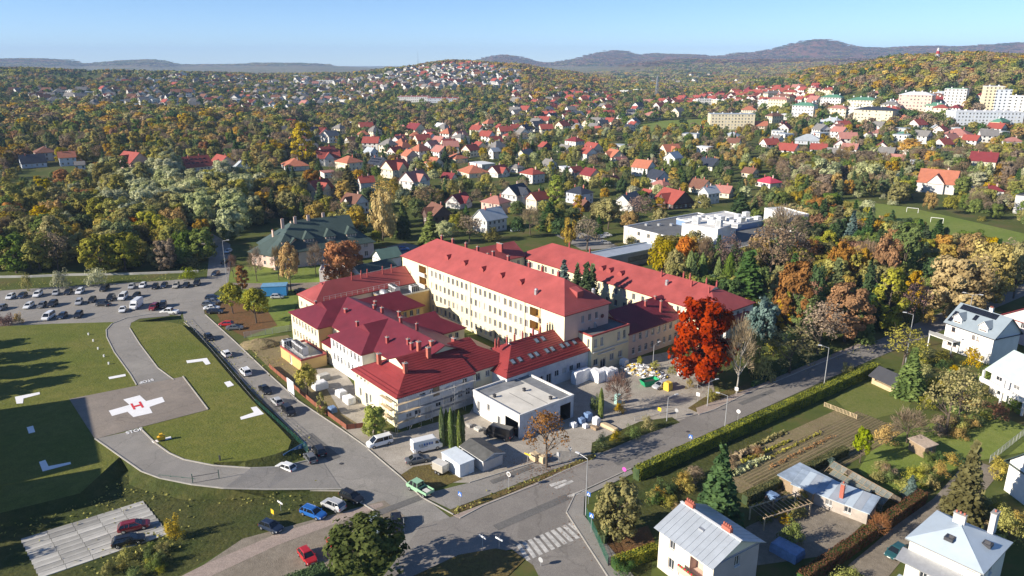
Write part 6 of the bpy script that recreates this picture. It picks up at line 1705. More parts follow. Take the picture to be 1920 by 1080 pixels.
# px, py (foot of the house), width in the photograph, roof, wall, form, ridge (0 along the street grid, 1 across), storeys, extra words
HOUSES = [
    (80, 303, 52, 'b', 'w', 'H', 0, 2, 'highest white villa above the wood'), (56, 316, 50, 'n', 'l', 'G', 1, 1, 'low house beside the white villa'), (124, 313, 34, 'o', 'l', 'G', 1, 2, 'small house below the white villa'), (149, 320, 20, 'g', 'l', 'G', 1, 1, 'little annex beside the orange gable'),
    (245, 322, 62, 'r', 'p', 'X', 0, 2, 'big villa above the pale willows'), (362, 322, 62, 'r', 'c', 'G', 1, 1, 'solar panel house above the pale willows'), (414, 318, 56, 'r', 'c', 'G', 0, 1, 'long house beside the solar panel house'), (450, 326, 42, 'z', 'w', 'G', 0, 1, 'pale shed like house at the wood edge'), (199, 297, 22, 'b', 'c', 'G', 0, 1, 'hidden house behind a light green tree'),
    (550, 320, 64, 'o', 'w', 'H', 0, 1, 'villa in front of the yellow poplar'), (614, 312, 50, 'r', 'g', 'X', 1, 2, 'tall house beside the yellow poplar'), (653, 321, 54, 'o', 'c', 'H', 0, 2, 'villa with pale walls'), (614, 334, 40, 'p', 'w', 'F', 0, 1, 'low garage like house'), (596, 375, 54, 'r', 'c', 'X', 1, 2, 'house nearest the pale wood'),
    (709, 318, 42, 'n', 'w', 'G', 0, 1, 'solar roofed house'), (740, 335, 54, 'r', 'c', 'X', 1, 2, 'house with dormer'), (686, 362, 34, 'r', 'w', 'G', 1, 2, 'slender gable beside the pale birch'), (776, 358, 56, 'p', 'w', 'X', 1, 2, 'broad gable behind the pale birch'), (768, 308, 36, 'o', 'p', 'G', 0, 2, 'plain house with tall gable'),
    (809, 287, 30, 'p', 'l', 'G', 1, 2, 'pink and white house'), (813, 315, 34, 'o', 'c', 'G', 0, 1, 'low broad roof'), (856, 306, 42, 'o', 'c', 'H', 0, 1, 'broad roof behind the white flat house'), (904, 318, 52, 'w', 'w', 'F', 0, 1, 'white box house'), (886, 334, 62, 'o', 'c', 'H', 0, 1, 'long hipped bungalow'), (934, 333, 42, 'r', 'w', 'X', 1, 1, 'cross gabled bungalow'),
    (778, 255, 40, 'm', 'y', 'G', 0, 2, 'yellow walled house'), (826, 246, 28, 'w', 'w', 'G', 0, 1, 'white bungalow'), (863, 271, 34, 'g', 'w', 'H', 0, 2, 'house on the rise'), (927, 279, 32, 'r', 'l', 'G', 1, 2, 'tall red gable'), (927, 299, 22, 'z', 'w', 'G', 1, 2, 'slender white gable'), (657, 271, 22, 'b', 'w', 'G', 1, 1, 'small white gable'), (695, 300, 26, 'z', 'l', 'G', 0, 2, 'pale house before the spruce'),
    (661, 241, 20, 'w', 'y', 'F', 0, 2, 'yellow cube'), (515, 250, 26, 'z', 'w', 'G', 0, 1, 'small bungalow'), (546, 237, 32, 'r', 'w', 'G', 0, 1, 'house by the viaduct'), (605, 229, 20, 'b', 'w', 'G', 0, 1, 'cottage near the viaduct'), (587, 257, 22, 'n', 'w', 'G', 1, 2, 'tall dark gable'), (509, 311, 14, 'o', 'c', 'G', 1, 1, 'tiny gable by the thuja'),
    (998, 345, 46, 'r', 'w', 'H', 0, 2, 'hipped villa beside the conifers'), (1079, 340, 30, 'r', 'w', 'G', 1, 2, 'gable beside the lime tree'), (1108, 348, 40, 'm', 'y', 'G', 0, 2, 'yellow gable'), (1009, 233, 26, 'p', 'w', 'G', 0, 1, 'small house on the slope'), (1035, 230, 26, 'n', 'w', 'G', 1, 2, 'first of the dark roofed white terrace'), (1060, 228, 16, 'r', 'w', 'G', 1, 2, 'narrow house in the white terrace'), (1083, 226, 28, 'n', 'w', 'G', 0, 2, 'end of the dark roofed white terrace'), (1107, 228, 26, 'w', 'w', 'F', 0, 1, 'low flat hall'),
    (1123, 218, 20, 'p', 'p', 'F', 0, 2, 'pink cube'), (1172, 233, 32, 'n', 'w', 'G', 1, 2, 'dark gable above the meadow'), (1163, 216, 24, 'z', 'w', 'F', 0, 1, 'flat house above the meadow'), (1224, 226, 36, 'p', 'c', 'H', 0, 2, 'cream villa above the meadow'), (1236, 208, 24, 'r', 'w', 'G', 1, 2, 'red house behind the cream villa'), (1272, 220, 28, 'g', 'c', 'G', 1, 2, 'grey roofed villa at the meadow'),
    (1406, 216, 34, 'o', 'c', 'H', 0, 2, 'hipped house behind the cream school'), (1428, 243, 28, 'o', 'c', 'G', 0, 1, 'gable beside the cream school'), (1296, 265, 36, 'z', 'w', 'F', 0, 2, 'white workshop'), (1322, 291, 30, 'w', 'w', 'F', 0, 2, 'white cube on the road'), (1375, 262, 32, 'z', 'c', 'H', 0, 1, 'low hipped hall'), (1377, 282, 28, 'b', 'c', 'G', 0, 2, 'brown roofed house'),
    (1258, 292, 42, 'o', 'c', 'X', 1, 1, 'orange cross gable'), (1263, 313, 36, 'z', 'w', 'G', 1, 2, 'white gable with metal roof'), (1153, 303, 44, 'o', 'c', 'X', 0, 1, 'steep orange roof'), (1163, 314, 34, 'p', 'w', 'X', 1, 1, 'pink cross gable'), (1104, 303, 36, 'r', 'w', 'G', 0, 2, 'red roofed house among conifers'), (1112, 289, 42, 'r', 'w', 'G', 0, 1, 'wide red roof'), (1078, 278, 36, 'm', 'w', 'H', 0, 2, 'white villa'),
    (1162, 281, 36, 'z', 'w', 'F', 0, 1, 'grey flat house'), (1022, 283, 28, 'r', 'd', 'G', 0, 1, 'dark walled house'), (1061, 290, 34, 'g', 'c', 'G', 0, 1, 'grey barn roof'), (1208, 332, 44, 'o', 'w', 'G', 0, 2, 'orange and white house'), (1236, 346, 50, 'n', 'l', 'G', 0, 1, 'pale blue house by the yellow lane'), (1444, 353, 46, 'k', 'w', 'H', 0, 1, 'crimson bungalow by the football pitch'), (1334, 320, 46, 'n', 'c', 'G', 0, 1, 'dark roof by the bare trees'), (1408, 335, 30, 'b', 'c', 'G', 0, 1, 'brown barn like house'),
    (1312, 250, 20, 'r', 'w', 'G', 1, 1, 'red gable by the workshop'), (1486, 226, 42, 'w', 'w', 'F', 0, 2, 'white terrace block'), (1468, 248, 38, 'r', 'w', 'G', 1, 1, 'red roof below the estate'), (1552, 243, 38, 'z', 'w', 'G', 0, 1, 'white workshop below the estate'), (1520, 272, 58, 'z', 'l', 'H', 0, 1, 'cluster of pale grey roofs'), (1578, 280, 32, 'r', 'w', 'G', 1, 1, 'white gable with red roof'), (1655, 258, 40, 'p', 'w', 'H', 0, 1, 'pink roofed house'), (1695, 260, 28, 'e', 'w', 'H', 0, 1, 'turquoise roofed house'),
    (1711, 238, 28, 'w', 'w', 'H', 0, 1, 'white shed roof'), (1691, 232, 28, 'o', 'd', 'G', 0, 1, 'timber house with orange roof'), (1730, 278, 26, 'w', 'w', 'G', 1, 1, 'white gable beside the golden tree'), (1757, 252, 34, 'z', 'w', 'G', 1, 1, 'pale gable'), (1800, 268, 58, 'p', 'p', 'H', 0, 2, 'long pink house'), (1688, 311, 36, 'p', 'w', 'G', 0, 1, 'white bungalow in the trees'), (1766, 364, 78, 'o', 'w', 'X', 0, 2, 'large white villa with bright orange roof'),
    (1849, 320, 54, 'm', 'c', 'G', 0, 2, 'row house behind the pale willow'), (1902, 274, 36, 'p', 'w', 'H', 0, 1, 'low pink roof'), (1863, 378, 40, 'm', 'w', 'H', 0, 2, 'white house by the pitch road'), (1836, 366, 34, 'z', 'w', 'F', 0, 1, 'flat annex by the pitch road'), (1720, 318, 26, 'z', 'c', 'G', 0, 1, 'small grey roof in the trees'),
    (967, 386, 56, 'n', 'w', 'X', 1, 2, 'white house with black cross roof'), (930, 403, 54, 'p', 'p', 'H', 0, 2, 'salmon cube with low hipped roof'), (1008, 396, 42, 'r', 'c', 'G', 1, 2, 'cream gable beside the lime tree'), (918, 437, 62, 'z', 'w', 'G', 1, 2, 'white gable behind the long red ridge'), (1087, 383, 50, 'n', 'l', 'H', 0, 2, 'pale blue house with navy roof'), (1180, 397, 66, 'g', 'w', 'G', 1, 1, 'white gable with long grey roof'), (1266, 391, 74, 'r', 'd', 'X', 0, 1, 'sprawling red roof beside the clinic'),
    (1330, 383, 38, 'z', 'w', 'G', 1, 2, 'white gable above the clinic'), (1358, 373, 38, 'p', 'c', 'G', 0, 1, 'pink roof above the clinic'), (1314, 363, 50, 'b', 'c', 'G', 0, 1, 'brown roof above the clinic'), (1240, 358, 40, 'p', 'c', 'H', 0, 1, 'pink hipped bungalow'), (1093, 398, 34, 'b', 'd', 'G', 0, 1, 'dark roof under the conifers'), (820, 428, 62, 'b', 'd', 'X', 0, 2, 'dark timber house'), (860, 392, 50, 'm', 'g', 'X', 1, 1, 'maroon cross gable'), (664, 404, 50, 'b', 'w', 'X', 0, 2, 'brown roofed house beside the yellow tree'),
    (980, 262, 30, 'g', 'w', 'G', 0, 2, 'grey gable'), (955, 262, 26, 'r', 'c', 'H', 0, 1, 'red bungalow'), (985, 300, 36, 'g', 'c', 'G', 1, 1, 'grey barn'), (968, 325, 30, 'g', 'g', 'H', 0, 1, 'low grey roof'), (893, 245, 24, 'z', 'w', 'F', 0, 1, 'flat house'), (842, 345, 30, 'm', 'c', 'G', 0, 1, 'maroon roof in the trees'), (1215, 375, 26, 'r', 'w', 'G', 0, 1, 'small red roof'), (1150, 350, 30, 'r', 'w', 'G', 1, 1, 'small red gable'), (1060, 325, 26, 'w', 'w', 'F', 0, 1, 'white flat house'), (1030, 318, 30, 'g', 'w', 'G', 0, 1, 'grey roof among conifers'),
]
_used = {}


def uniq(label, more=()):
    """adds plain cues until no other label reads the same"""
    k = label; i = 0
    while k in _used and i < len(more):
        k = (k if i else label) + ' ' + more[i]; i += 1
    _used[k] = _used.get(k, 0) + 1
    return k


NWIN = [0]


def house(px, py, wpx, rc, wc, form, ax, st, cue, group='houses of the town'):
    x, y, z = PT(px, py - 1)
    d = depth(x, y, z)
    W = wpx * d / F_PX
    L_ = min(max(W * .80, 5.5), 22); D = L_ * (.82 if form != 'F' else .7)
    h = {1: 3.4, 2: 6.0}[st]
    rz = HA + random.uniform(-.35, .35) + (0 if x < 250 else .4)
    if ax: rz += pi / 2
    # foot of the visible walls is near py: shift back by half the depth
    y += D * .35
    rn, rm = RC[rc]; wname, wm = WC[wc]
    near = wpx >= 34
    root = empty('family_house', (x, y, hz(x, y) - .15), rz, uniq(f'{wname} house with {rn} {FORM[form]} roof, {cue}'), 'house', group)
    a, b = L_ / 2, D / 2
    n0 = max(2, int(L_ / 2.8)); n1 = max(1, int(D / 3.2))
    mb = MB(); C = [(-a, -b), (a, -b), (a, b), (-a, b)]
    for i in range(4):
        ln = L_ if i % 2 == 0 else D; n = n0 if i % 2 == 0 else n1
        ops = []
        for s in range(st): ops += row(n, ln * .17, ln * .83, 1.7 + s * 2.7, 1.1, 1.35)
        wall(mb, C[i], C[(i + 1) % 4], 0, h, ops, dep=.15)
        windows(root, C[i], C[(i + 1) % 4], ops, 'x' if rc != 'b' else 'xb', .15) if near else None
        if not near:
            gm = MB()
            A_, B_ = Vector(C[i]), Vector(C[(i + 1) % 4]); t = (B_ - A_).normalized(); inn = Vector((-t.y, t.x)) * .12
            for s, zc, w, hh in ops:
                p, q = A_ + t * (s - w / 2) + inn, A_ + t * (s + w / 2) + inn
                g1 = MB(); g1.poly([(p.x, p.y, zc - hh / 2), (q.x, q.y, zc - hh / 2), (q.x, q.y, zc + hh / 2), (p.x, p.y, zc + hh / 2)]); gm.v += [tuple(v) for v in g1.v]; gm.f.append(tuple(range(len(gm.v) - 4, len(gm.v)))); gm.m.append(0)
            tag(gm.obj('window_glass', GLASS, root), kind='stuff')
    rb = MB(); pitch = D / 2 * (.85 if form in 'GX' else .55)
    if form == 'F':
        rb.box(-a - .4, a + .4, -b - .4, b + .4, h, h + .35)
    else:
        g = b if form == 'H' else 0
        gable_tris(mb, -a, a, -b, b, h, pitch, 'x', g, g)
        roof_faces(rb, -a, a, -b, b, h, pitch, 'x', .5, g, g, thick=.18)
    mb.obj('wall', wm, root)
    r = rb.obj('roof', [rm, rm, wm], root)
    if form == 'X':
        w2 = D * .55; r2 = MB(); m2 = MB(); p2 = pitch * .72; y0 = -b - 1.4
        wall(m2, (-w2 / 2, y0), (w2 / 2, y0), 0, h, row(1, w2 / 2, w2 / 2, h * .6, 1.3, 1.4)); wall(m2, (w2 / 2, y0), (w2 / 2, -b), 0, h); wall(m2, (-w2 / 2, -b), (-w2 / 2, y0), 0, h)
        gable_tris(m2, -w2 / 2, w2 / 2, y0, 0, h, p2, 'y', 0, 1); m2.obj('gable_bay', wm, root)
        roof_faces(r2, -w2 / 2, w2 / 2, y0, -.2, h + .02, p2, 'y', .45, 0, 0, thick=.15); r2.obj('gable_roof', rm, root)
        windows(root, (-w2 / 2, y0), (w2 / 2, y0), row(1, w2 / 2, w2 / 2, h * .6, 1.3, 1.4), 'x')
    if cue.startswith('solar'):
        for i in range(10):
            o = link('solar_panel', _pvm, r, (-a * .7 + (i % 5) * a * .33, -b * (.68 - .36 * (i // 5)), h + pitch * (.32 + .36 * (i // 5)) + .1)); o.rotation_euler[0] = math.atan(pitch / b)
    if form != 'F':
        chimney(r, a * .4, D * .08, h + pitch * .7, h + pitch + .9, m=BRICK if wc != 'w' else PINKISH)
        if near and form != 'X' and random.random() < .6: chimney(r, -a * .5, -D * .05, h + pitch * .8, h + pitch + .7, w=.5)
    NOTREE.append((x, y, L_ * .62 + 1.0))
    if py > 270:
        for k in (.8, 1.5, 2.2, 3.0, 3.8)[:5 if px < 480 else 3]: NOTREE.append((x - x / y * L_ * k, y - L_ * k, L_ * .65))
    return root


_pvm = MB().box(-.85, .85, -.5, .5, 0, .05).mesh('solar_panel', mat('solar_cell', (.012, .014, .022), .18, .2, spec=.7))
for H_ in HOUSES: house(*H_)


def slab_block(px, py, wpx, toppy, rc, wc, lab, form='F', dm=12.0, rz=None, ncol=None):
    """an apartment house, school or hall"""
    x, y, z = PT(px, py)
    d = depth(x, y, z); W = wpx * d / F_PX; h = height_at(x, y, toppy, z)
    rise = 3.0 if form == 'H' else 0
    h = max(3.5, h - rise)
    if rz is None: rz = -.72; W *= .74; dm = max(dm, W * .55)
    st = max(1, int(h / 3.0)); n = ncol or max(3, int(W / 3.4))
    ops = []; ops1 = []
    for s in range(st):
        zc = (s + .55) * h / st
        ops += row(n, W * .06, W * .94, zc, min(1.5, W / n * .55), 1.4); ops1 += row(3, dm * .2, dm * .8, zc, 1.2, 1.4)
    rn, rm = RC[rc]; wn_, wm = WC[wc]
    root = empty('apartment_block', (x, y, z - .2), rz, uniq(lab), 'apartment block', 'larger blocks of the town')
    a = W / 2; C = [(-a, 0), (a, 0), (a, dm), (-a, dm)]
    mb = MB(); gm = MB()
    for i, oo in enumerate((ops, ops1, [], ops1)):
        wall(mb, C[i], C[(i + 1) % 4], 0, h, oo, dep=.2)
        A_, B_ = Vector(C[i]), Vector(C[(i + 1) % 4]); t = (B_ - A_).normalized(); inn = Vector((-t.y, t.x)) * .17
        if wpx > 60 and i == 0:
            windows(root, C[0], C[1], oo, 'x'); continue
        for s, zc, w, hh in oo:
            p, q = A_ + t * (s - w / 2) + inn, A_ + t * (s + w / 2) + inn
            gm.poly([(p.x, p.y, zc - hh / 2), (q.x, q.y, zc - hh / 2), (q.x, q.y, zc + hh / 2), (p.x, p.y, zc + hh / 2)])
    mb.obj('wall', wm, root); tag(gm.obj('window_glass', GLASS, root), kind='stuff')
    rb = MB()
    if form == 'H': roof_faces(rb, -a, a, 0, dm, h, rise, 'x', .5, dm / 2, dm / 2)
    else:
        rb.box(-a - .2, a + .2, -.2, dm + .2, h + .002, h + .5)
    r = rb.obj('roof', [rm, rm, wm], root)
    for i in range(max(2, int(W / 8))):
        mb = MB(); xx = -a + (i + .5) * W / max(2, int(W / 8)); zt = h + (rise if form == 'H' else .5)
        mb.box(xx - .5, xx + .5, dm * .45, dm * .55, zt - .4, zt + 1.2); mb.obj('chimney', FRAME, r)
    cs = [Matrix.Rotation(rz, 2) @ Vector(c) + Vector((x, y)) for c in C]
    NOTREE.append([tuple(c) for c in cs])
    for k in (8, 20): NOTREE.append((x - x / y * k, y - k, W * .5))


for q in [(1372, 243, 82, 214, 'z', 'y', 'long cream school with tall windows above the meadow', 'F', 14, -.05), (1859, 209, 30, 162, 'w', 'y', 'tall yellow and grey tower block under the wooded hill', 'F', 14, -.3), (1876, 209, 26, 168, 'z', 'l', 'grey blue side of the tower block under the wooded hill', 'F', 12, -.3),
          (1787, 200, 50, 166, 'e', 'w', 'white block with turquoise roof beside the tower', 'F', 12), (1712, 208, 76, 172, 'w', 'p', 'long beige block with white roof under the wooded hill', 'H', 16), (1905, 216, 40, 180, 'w', 'w', 'white slab block at the photo border', 'F', 12), (1852, 236, 118, 210, 'w', 'l', 'long low white and blue hall below the tower', 'F', 24, -.15),
          (1503, 222, 54, 192, 'e', 'w', 'white block with green hipped roof nearest the school', 'H', 12), (1567, 222, 44, 197, 'p', 'c', 'cream cube block with pink roof', 'H', 12), (1556, 199, 50, 177, 'e', 'w', 'white block with two green gables', 'H', 12), (1614, 204, 70, 182, 'e', 'c', 'long green roofed block behind the dark one', 'H', 14), (1634, 231, 92, 200, 'n', 'y', 'yellow block with dark roof and many chimneys', 'H', 14),
          (1520, 184, 20, 165, 'p', 'y', 'small yellow block behind the green roofs', 'F', 10), (1322, 199, 30, 186, 'w', 'w', 'long white hall beside the red terraces', 'F', 12, 0), (1170, 179, 26, 170, 'w', 'w', 'white block at the foot of the hill', 'F', 12), (1195, 176, 26, 168, 'w', 'y', 'cream block at the foot of the hill', 'F', 12), (1450, 190, 36, 172, 'p', 'c', 'cream block with crimson roof beside the red terraces', 'H', 12), (1480, 183, 34, 168, 'r', 'c', 'red roofed block at the top of the terraces', 'H', 12), (1552, 182, 28, 163, 'r', 'y', 'red roofed block beside the small yellow one', 'H', 12), (1600, 222, 30, 202, 'w', 'w', 'small white block between green and dark roofs', 'F', 12), (1665, 212, 40, 190, 'g', 'c', 'grey roofed block with many chimneys', 'H', 12), (1690, 200, 34, 182, 'm', 'p', 'maroon roofed block before the beige one', 'H', 12), (1760, 216, 36, 196, 'r', 'c', 'red roofed block below the turquoise roof', 'H', 12), (1800, 226, 30, 208, 'z', 'l', 'pale grey block beside the long hall', 'F', 12), (1895, 205, 34, 186, 'b', 'y', 'yellow block at the photo border', 'F', 12), (1640, 186, 30, 170, 'p', 'w', 'pale block behind the long green roof', 'H', 12), (1430, 204, 30, 188, 'w', 'w', 'white gable block at the terrace edge', 'F', 12), (1345, 200, 34, 187, 'w', 'c', 'cream hall beside the white hall', 'F', 12),
          (1036, 172, 32, 163, 'r', 'l', 'blue and white hall on the far slope', 'F', 14),
          (775, 192, 60, 181, 'r', 'w', 'long red roofed shopping hall', 'F', 25, 0), (832, 193, 64, 184, 'r', 'l', 'second red roofed shopping hall', 'F', 25, 0), (610, 157, 34, 151, 'w', 'w', 'white factory hall on the plain', 'F', 20, 0), (400, 154, 30, 149, 'w', 'w', 'white hall on the left plain', 'F', 20, 0)]:
    slab_block(*q)
rb2 = random.Random(12)
for i, (rc_, wc_) in enumerate((a, b) for a in 'rgebzpm' for b in 'wcy'):
    px_, py_ = rb2.uniform(1445, 1900), rb2.uniform(186, 240); w_ = rb2.uniform(24, 40)
    slab_block(px_, py_, w_, py_ - rb2.uniform(14, 24), rc_, wc_, f'{WC[wc_][0]} estate block with {RC[rc_][0]} hipped roof among the taller blocks', 'H', 10, HA + rb2.uniform(-.3, .3) + rb2.choice((0, pi / 2)))
# viaduct on the plain
mb = MB()
va, vb = PT(560, 212), PT(1000, 198)
A_, B_ = Vector(va), Vector(vb); B_.z = A_.z = 0
mb.beam((A_.x, A_.y, A_.z + 7), (B_.x, B_.y, B_.z + 9), 9, 1.6)
vd = empty('viaduct', (0, 0, 0), 0, 'long concrete road viaduct crossing the valley', 'viaduct'); mb.obj('deck', CONC, vd)
for i in range(15):
    p = A_.lerp(B_, (i + .5) / 15); MB().box(p.x - 1, p.x + 1, p.y - 2.5, p.y + 2.5, p.z - 3, p.z + 7.4).obj('pier', CONC, vd)
for px, py, top, w, lab, striped in ((784, 113, 96, 1.6, 'thin lattice mast on the middle hill', 0), (1231, 172, 143, 5, 'pale telecom tower by the red terraces', 0), (1755, 112, 90, 5, 'red and white mast on the wooded hill', 1)):
    x, y, z = PT(px, py + 12); h = height_at(x, y, top, z)
    t = empty('radio_mast', (x, y, z), .4, lab, 'mast'); n = 6
    for i in range(n):
        m_ = MB(); w0, w1 = w * (1 - i / n * .7), w * (1 - (i + 1) / n * .7); z0, z1 = h * i / n, h * (i + 1) / n
        cn = [(-1, -1), (1, -1), (1, 1), (-1, 1)]
        for k in range(4):
            p, q = cn[k], cn[(k + 1) % 4]
            m_.beam((p[0] * w0 / 2, p[1] * w0 / 2, z0), (p[0] * w1 / 2, p[1] * w1 / 2, z1), .6); m_.beam((p[0] * w0 / 2, p[1] * w0 / 2, z0), (q[0] * w1 / 2, q[1] * w1 / 2, z1), .35); m_.beam((p[0] * w1 / 2, p[1] * w1 / 2, z1), (q[0] * w1 / 2, q[1] * w1 / 2, z1), .35)
        m_.obj('lattice_stage', (PAINT_R if i % 2 == 0 else FRAME) if striped else METAL, t)


# far small houses: the largest as things of their own, the rest as one mass each
def far_house_mesh(rc, wc, form, L_=11.0, D=9.0, h=5.4):
    mb = MB(); a, b = L_ / 2, D / 2; C = [(-a, -b), (a, -b), (a, b), (-a, b)]
    for i in range(4):
        ln = L_ if i % 2 == 0 else D; wall(mb, C[i], C[(i + 1) % 4], -1.5, h, row(3, ln * .2, ln * .8, 1.7, 1.2, 1.4) + row(3, ln * .2, ln * .8, 4.2, 1.2, 1.3), 0, dep=.3, mr=1)
    for i in range(4):
        A_, B_ = Vector(C[i]), Vector(C[(i + 1) % 4]); t = (B_ - A_).normalized(); inn = Vector((-t.y, t.x)) * .28; ln = (B_ - A_).length
        for s, zc, w, hh in row(3, ln * .2, ln * .8, 1.7, 1.2, 1.4) + row(3, ln * .2, ln * .8, 4.2, 1.2, 1.3):
            p, q = A_ + t * (s - w / 2) + inn, A_ + t * (s + w / 2) + inn
            mb.poly([(p.x, p.y, zc - hh / 2), (q.x, q.y, zc - hh / 2), (q.x, q.y, zc + hh / 2), (p.x, p.y, zc + hh / 2)], 1)
    if form == 'F': mb.box(-a - .2, a + .2, -b - .2, b + .2, h, h + .4, 2)
    else:
        g = b if form == 'H' else 0; pitch = D / 2 * .8; gable_tris(mb, -a, a, -b, b, h, pitch, 'x', g, g, 0)
        rb = MB(); roof_faces(rb, -a, a, -b, b, h, pitch, 'x', .5, g, g, m=2, mt=2, mw=0)
        n = len(mb.v); mb.v += rb.v; mb.f += [tuple(i + n for i in f) for f in rb.f]; mb.m += rb.m
        mb.box(a * .3, a * .3 + .9, -.4, .5, h + pitch * .6, h + pitch + 1, 2)
    return mb.mesh('family_house', [WC[wc][1], GLASS, RC[rc][1]])


FAR = [(rc, wc, f) for rc, wc, f in (('r', 'w', 'G'), ('o', 'w', 'H'), ('b', 'w', 'G'), ('g', 'w', 'G'), ('m', 'c', 'H'), ('z', 'w', 'F'), ('r', 'c', 'G'), ('g', 'c', 'H'), ('p', 'w', 'G'), ('n', 'w', 'G'))]
FARM = [far_house_mesh(*q) for q in FAR]
# region (corner places), how many, mix of kinds, words
FR = [([(1210, 200), (1440, 200), (1575, 205), (1530, 166), (1440, 172), (1300, 186)], 170, (0, 6, 0, 4, 8, 0), 'in the dense red roofed terraces'),
      ([(720, 172), (960, 165), (985, 140), (880, 122), (780, 128), (700, 148)], 320, (3, 9, 5, 5, 0, 3, 7, 5, 2), 'on the middle hill'),
      ([(480, 215), (700, 190), (760, 150), (560, 145), (480, 160)], 170, (2, 3, 5, 7, 3, 8, 5), 'on the plain below the middle hill'),
      ([(190, 205), (480, 215), (480, 150), (330, 140), (190, 160)], 150, (0, 3, 5, 5, 9, 7, 2), 'on the wooded slope'),
      ([(0, 175), (190, 170), (190, 205), (90, 200)], 36, (3, 5, 7, 2), 'on the dark slope'),
      ([(960, 200), (1150, 200), (1140, 165), (1000, 150), (960, 160)], 90, (0, 2, 3, 5, 6), 'at the foot of the brown hill'),
      ([(960, 255), (1200, 250), (1200, 205), (960, 205)], 46, (0, 3, 6, 9), 'in the middle of the town'),
      ([(700, 300), (960, 300), (960, 240), (640, 250)], 34, (0, 1, 6, 8, 7), 'in the orchards'),
      ([(480, 290), (640, 300), (640, 240), (480, 240)], 14, (0, 1, 3, 7), 'by the poplar wood'),
      ([(1440, 300), (1640, 300), (1900, 290), (1900, 245), (1440, 245)], 34, (0, 5, 8, 3), 'below the estate'),
      ([(1130, 160), (1420, 162), (1420, 140), (1200, 140)], 26, (3, 5, 7), 'in the far valley'),
      ([(620, 140), (700, 145), (690, 128), (560, 132)], 16, (3, 5), 'on the far plain')]


def inside(p, poly):
    x, y = p; c = False
    for (x1, y1), (x2, y2) in zip(poly, poly[1:] + poly[:1]):
        if (y1 > y) != (y2 > y) and x < (x2 - x1) * (y - y1) / (y2 - y1) + x1: c = not c
    return c


def blocked(x, y, r=0.0):
    for q in NOTREE:
        if len(q) == 3 and not hasattr(q[0], '__len__'):
            if (x - q[0]) ** 2 + (y - q[1]) ** 2 < (q[2] + r) ** 2: return True
    return False


far_pts = []
_grid = {}
for poly, n, mix, words in FR:
    xs = [p[0] for p in poly]; ys = [p[1] for p in poly]; k = tries = 0
    while k < n and tries < n * 14:
        tries += 1
        px, py = random.uniform(min(xs), max(xs)), random.uniform(min(ys), max(ys))
        if not inside((px, py), poly): continue
        x, y, z = PT(px, py)
        key = (int(x // 30), int(y // 30))
        if any((x - a) ** 2 + (y - b) ** 2 < 15.5 ** 2 for i in (-1, 0, 1) for j in (-1, 0, 1) for a, b in _grid.get((key[0] + i, key[1] + j), ())): continue
        if blocked(x, y, 8): continue
        _grid.setdefault(key, []).append((x, y))
        far_pts.append((hypot(x, y), x, y, z, random.choice(mix), words)); k += 1
far_pts.sort()
N_FAR_SINGLE = max(0, 285 - len(HOUSES))
for R_, x, y, z, k, words in far_pts[:N_FAR_SINGLE]:
    rc, wc, f = FAR[k]
    o = link('family_house', FARM[k], None, (x, y, z), HA + random.choice((0, pi / 2)) + random.gauss(0, .3), random.uniform(.85, 1.25))
    tag(o, f'small distant {WC[wc][0]} house with {RC[rc][0]} {FORM[f]} roof {words}', 'house', 'distant houses ' + words)
for q in far_pts:
    NOTREE.append((q[1], q[2], 7.0))
    if q[0] < 1500:
        for k in (9, 18): NOTREE.append((q[1] - q[1] / q[0] * k, q[2] - q[2] / q[0] * k, 6.0))
rest = far_pts[N_FAR_SINGLE:]

# ------------------------------------------------------------------ woods
def bias_mesh(n, size, H=10.0, R=3.8, seed=1, colour='olive', lumps=1, spread=0.0):
    """a distant tree or knot of trees"""
    rng = np.random.default_rng(seed); Vs = []
    for i in range(lumps):
        C, Nr = crown_pts('round', n, rng)
        s = rng.uniform(.75, 1.2)
        off = np.array([rng.uniform(-spread, spread), rng.uniform(-spread, spread), 0])
        C = C * H * s * np.array([1.1, 1.1, .95]) + off
        Vs.append(quads_mesh(C, Nr, size, 1, rng, .3))
    return mesh_from_quads('crown', np.concatenate(Vs), LM[colour])


OX0, OY0, OCELL, ONX, ONY = -1100.0, 60.0, 2.0, 1150, 750
occ = np.zeros((ONX, ONY), bool)


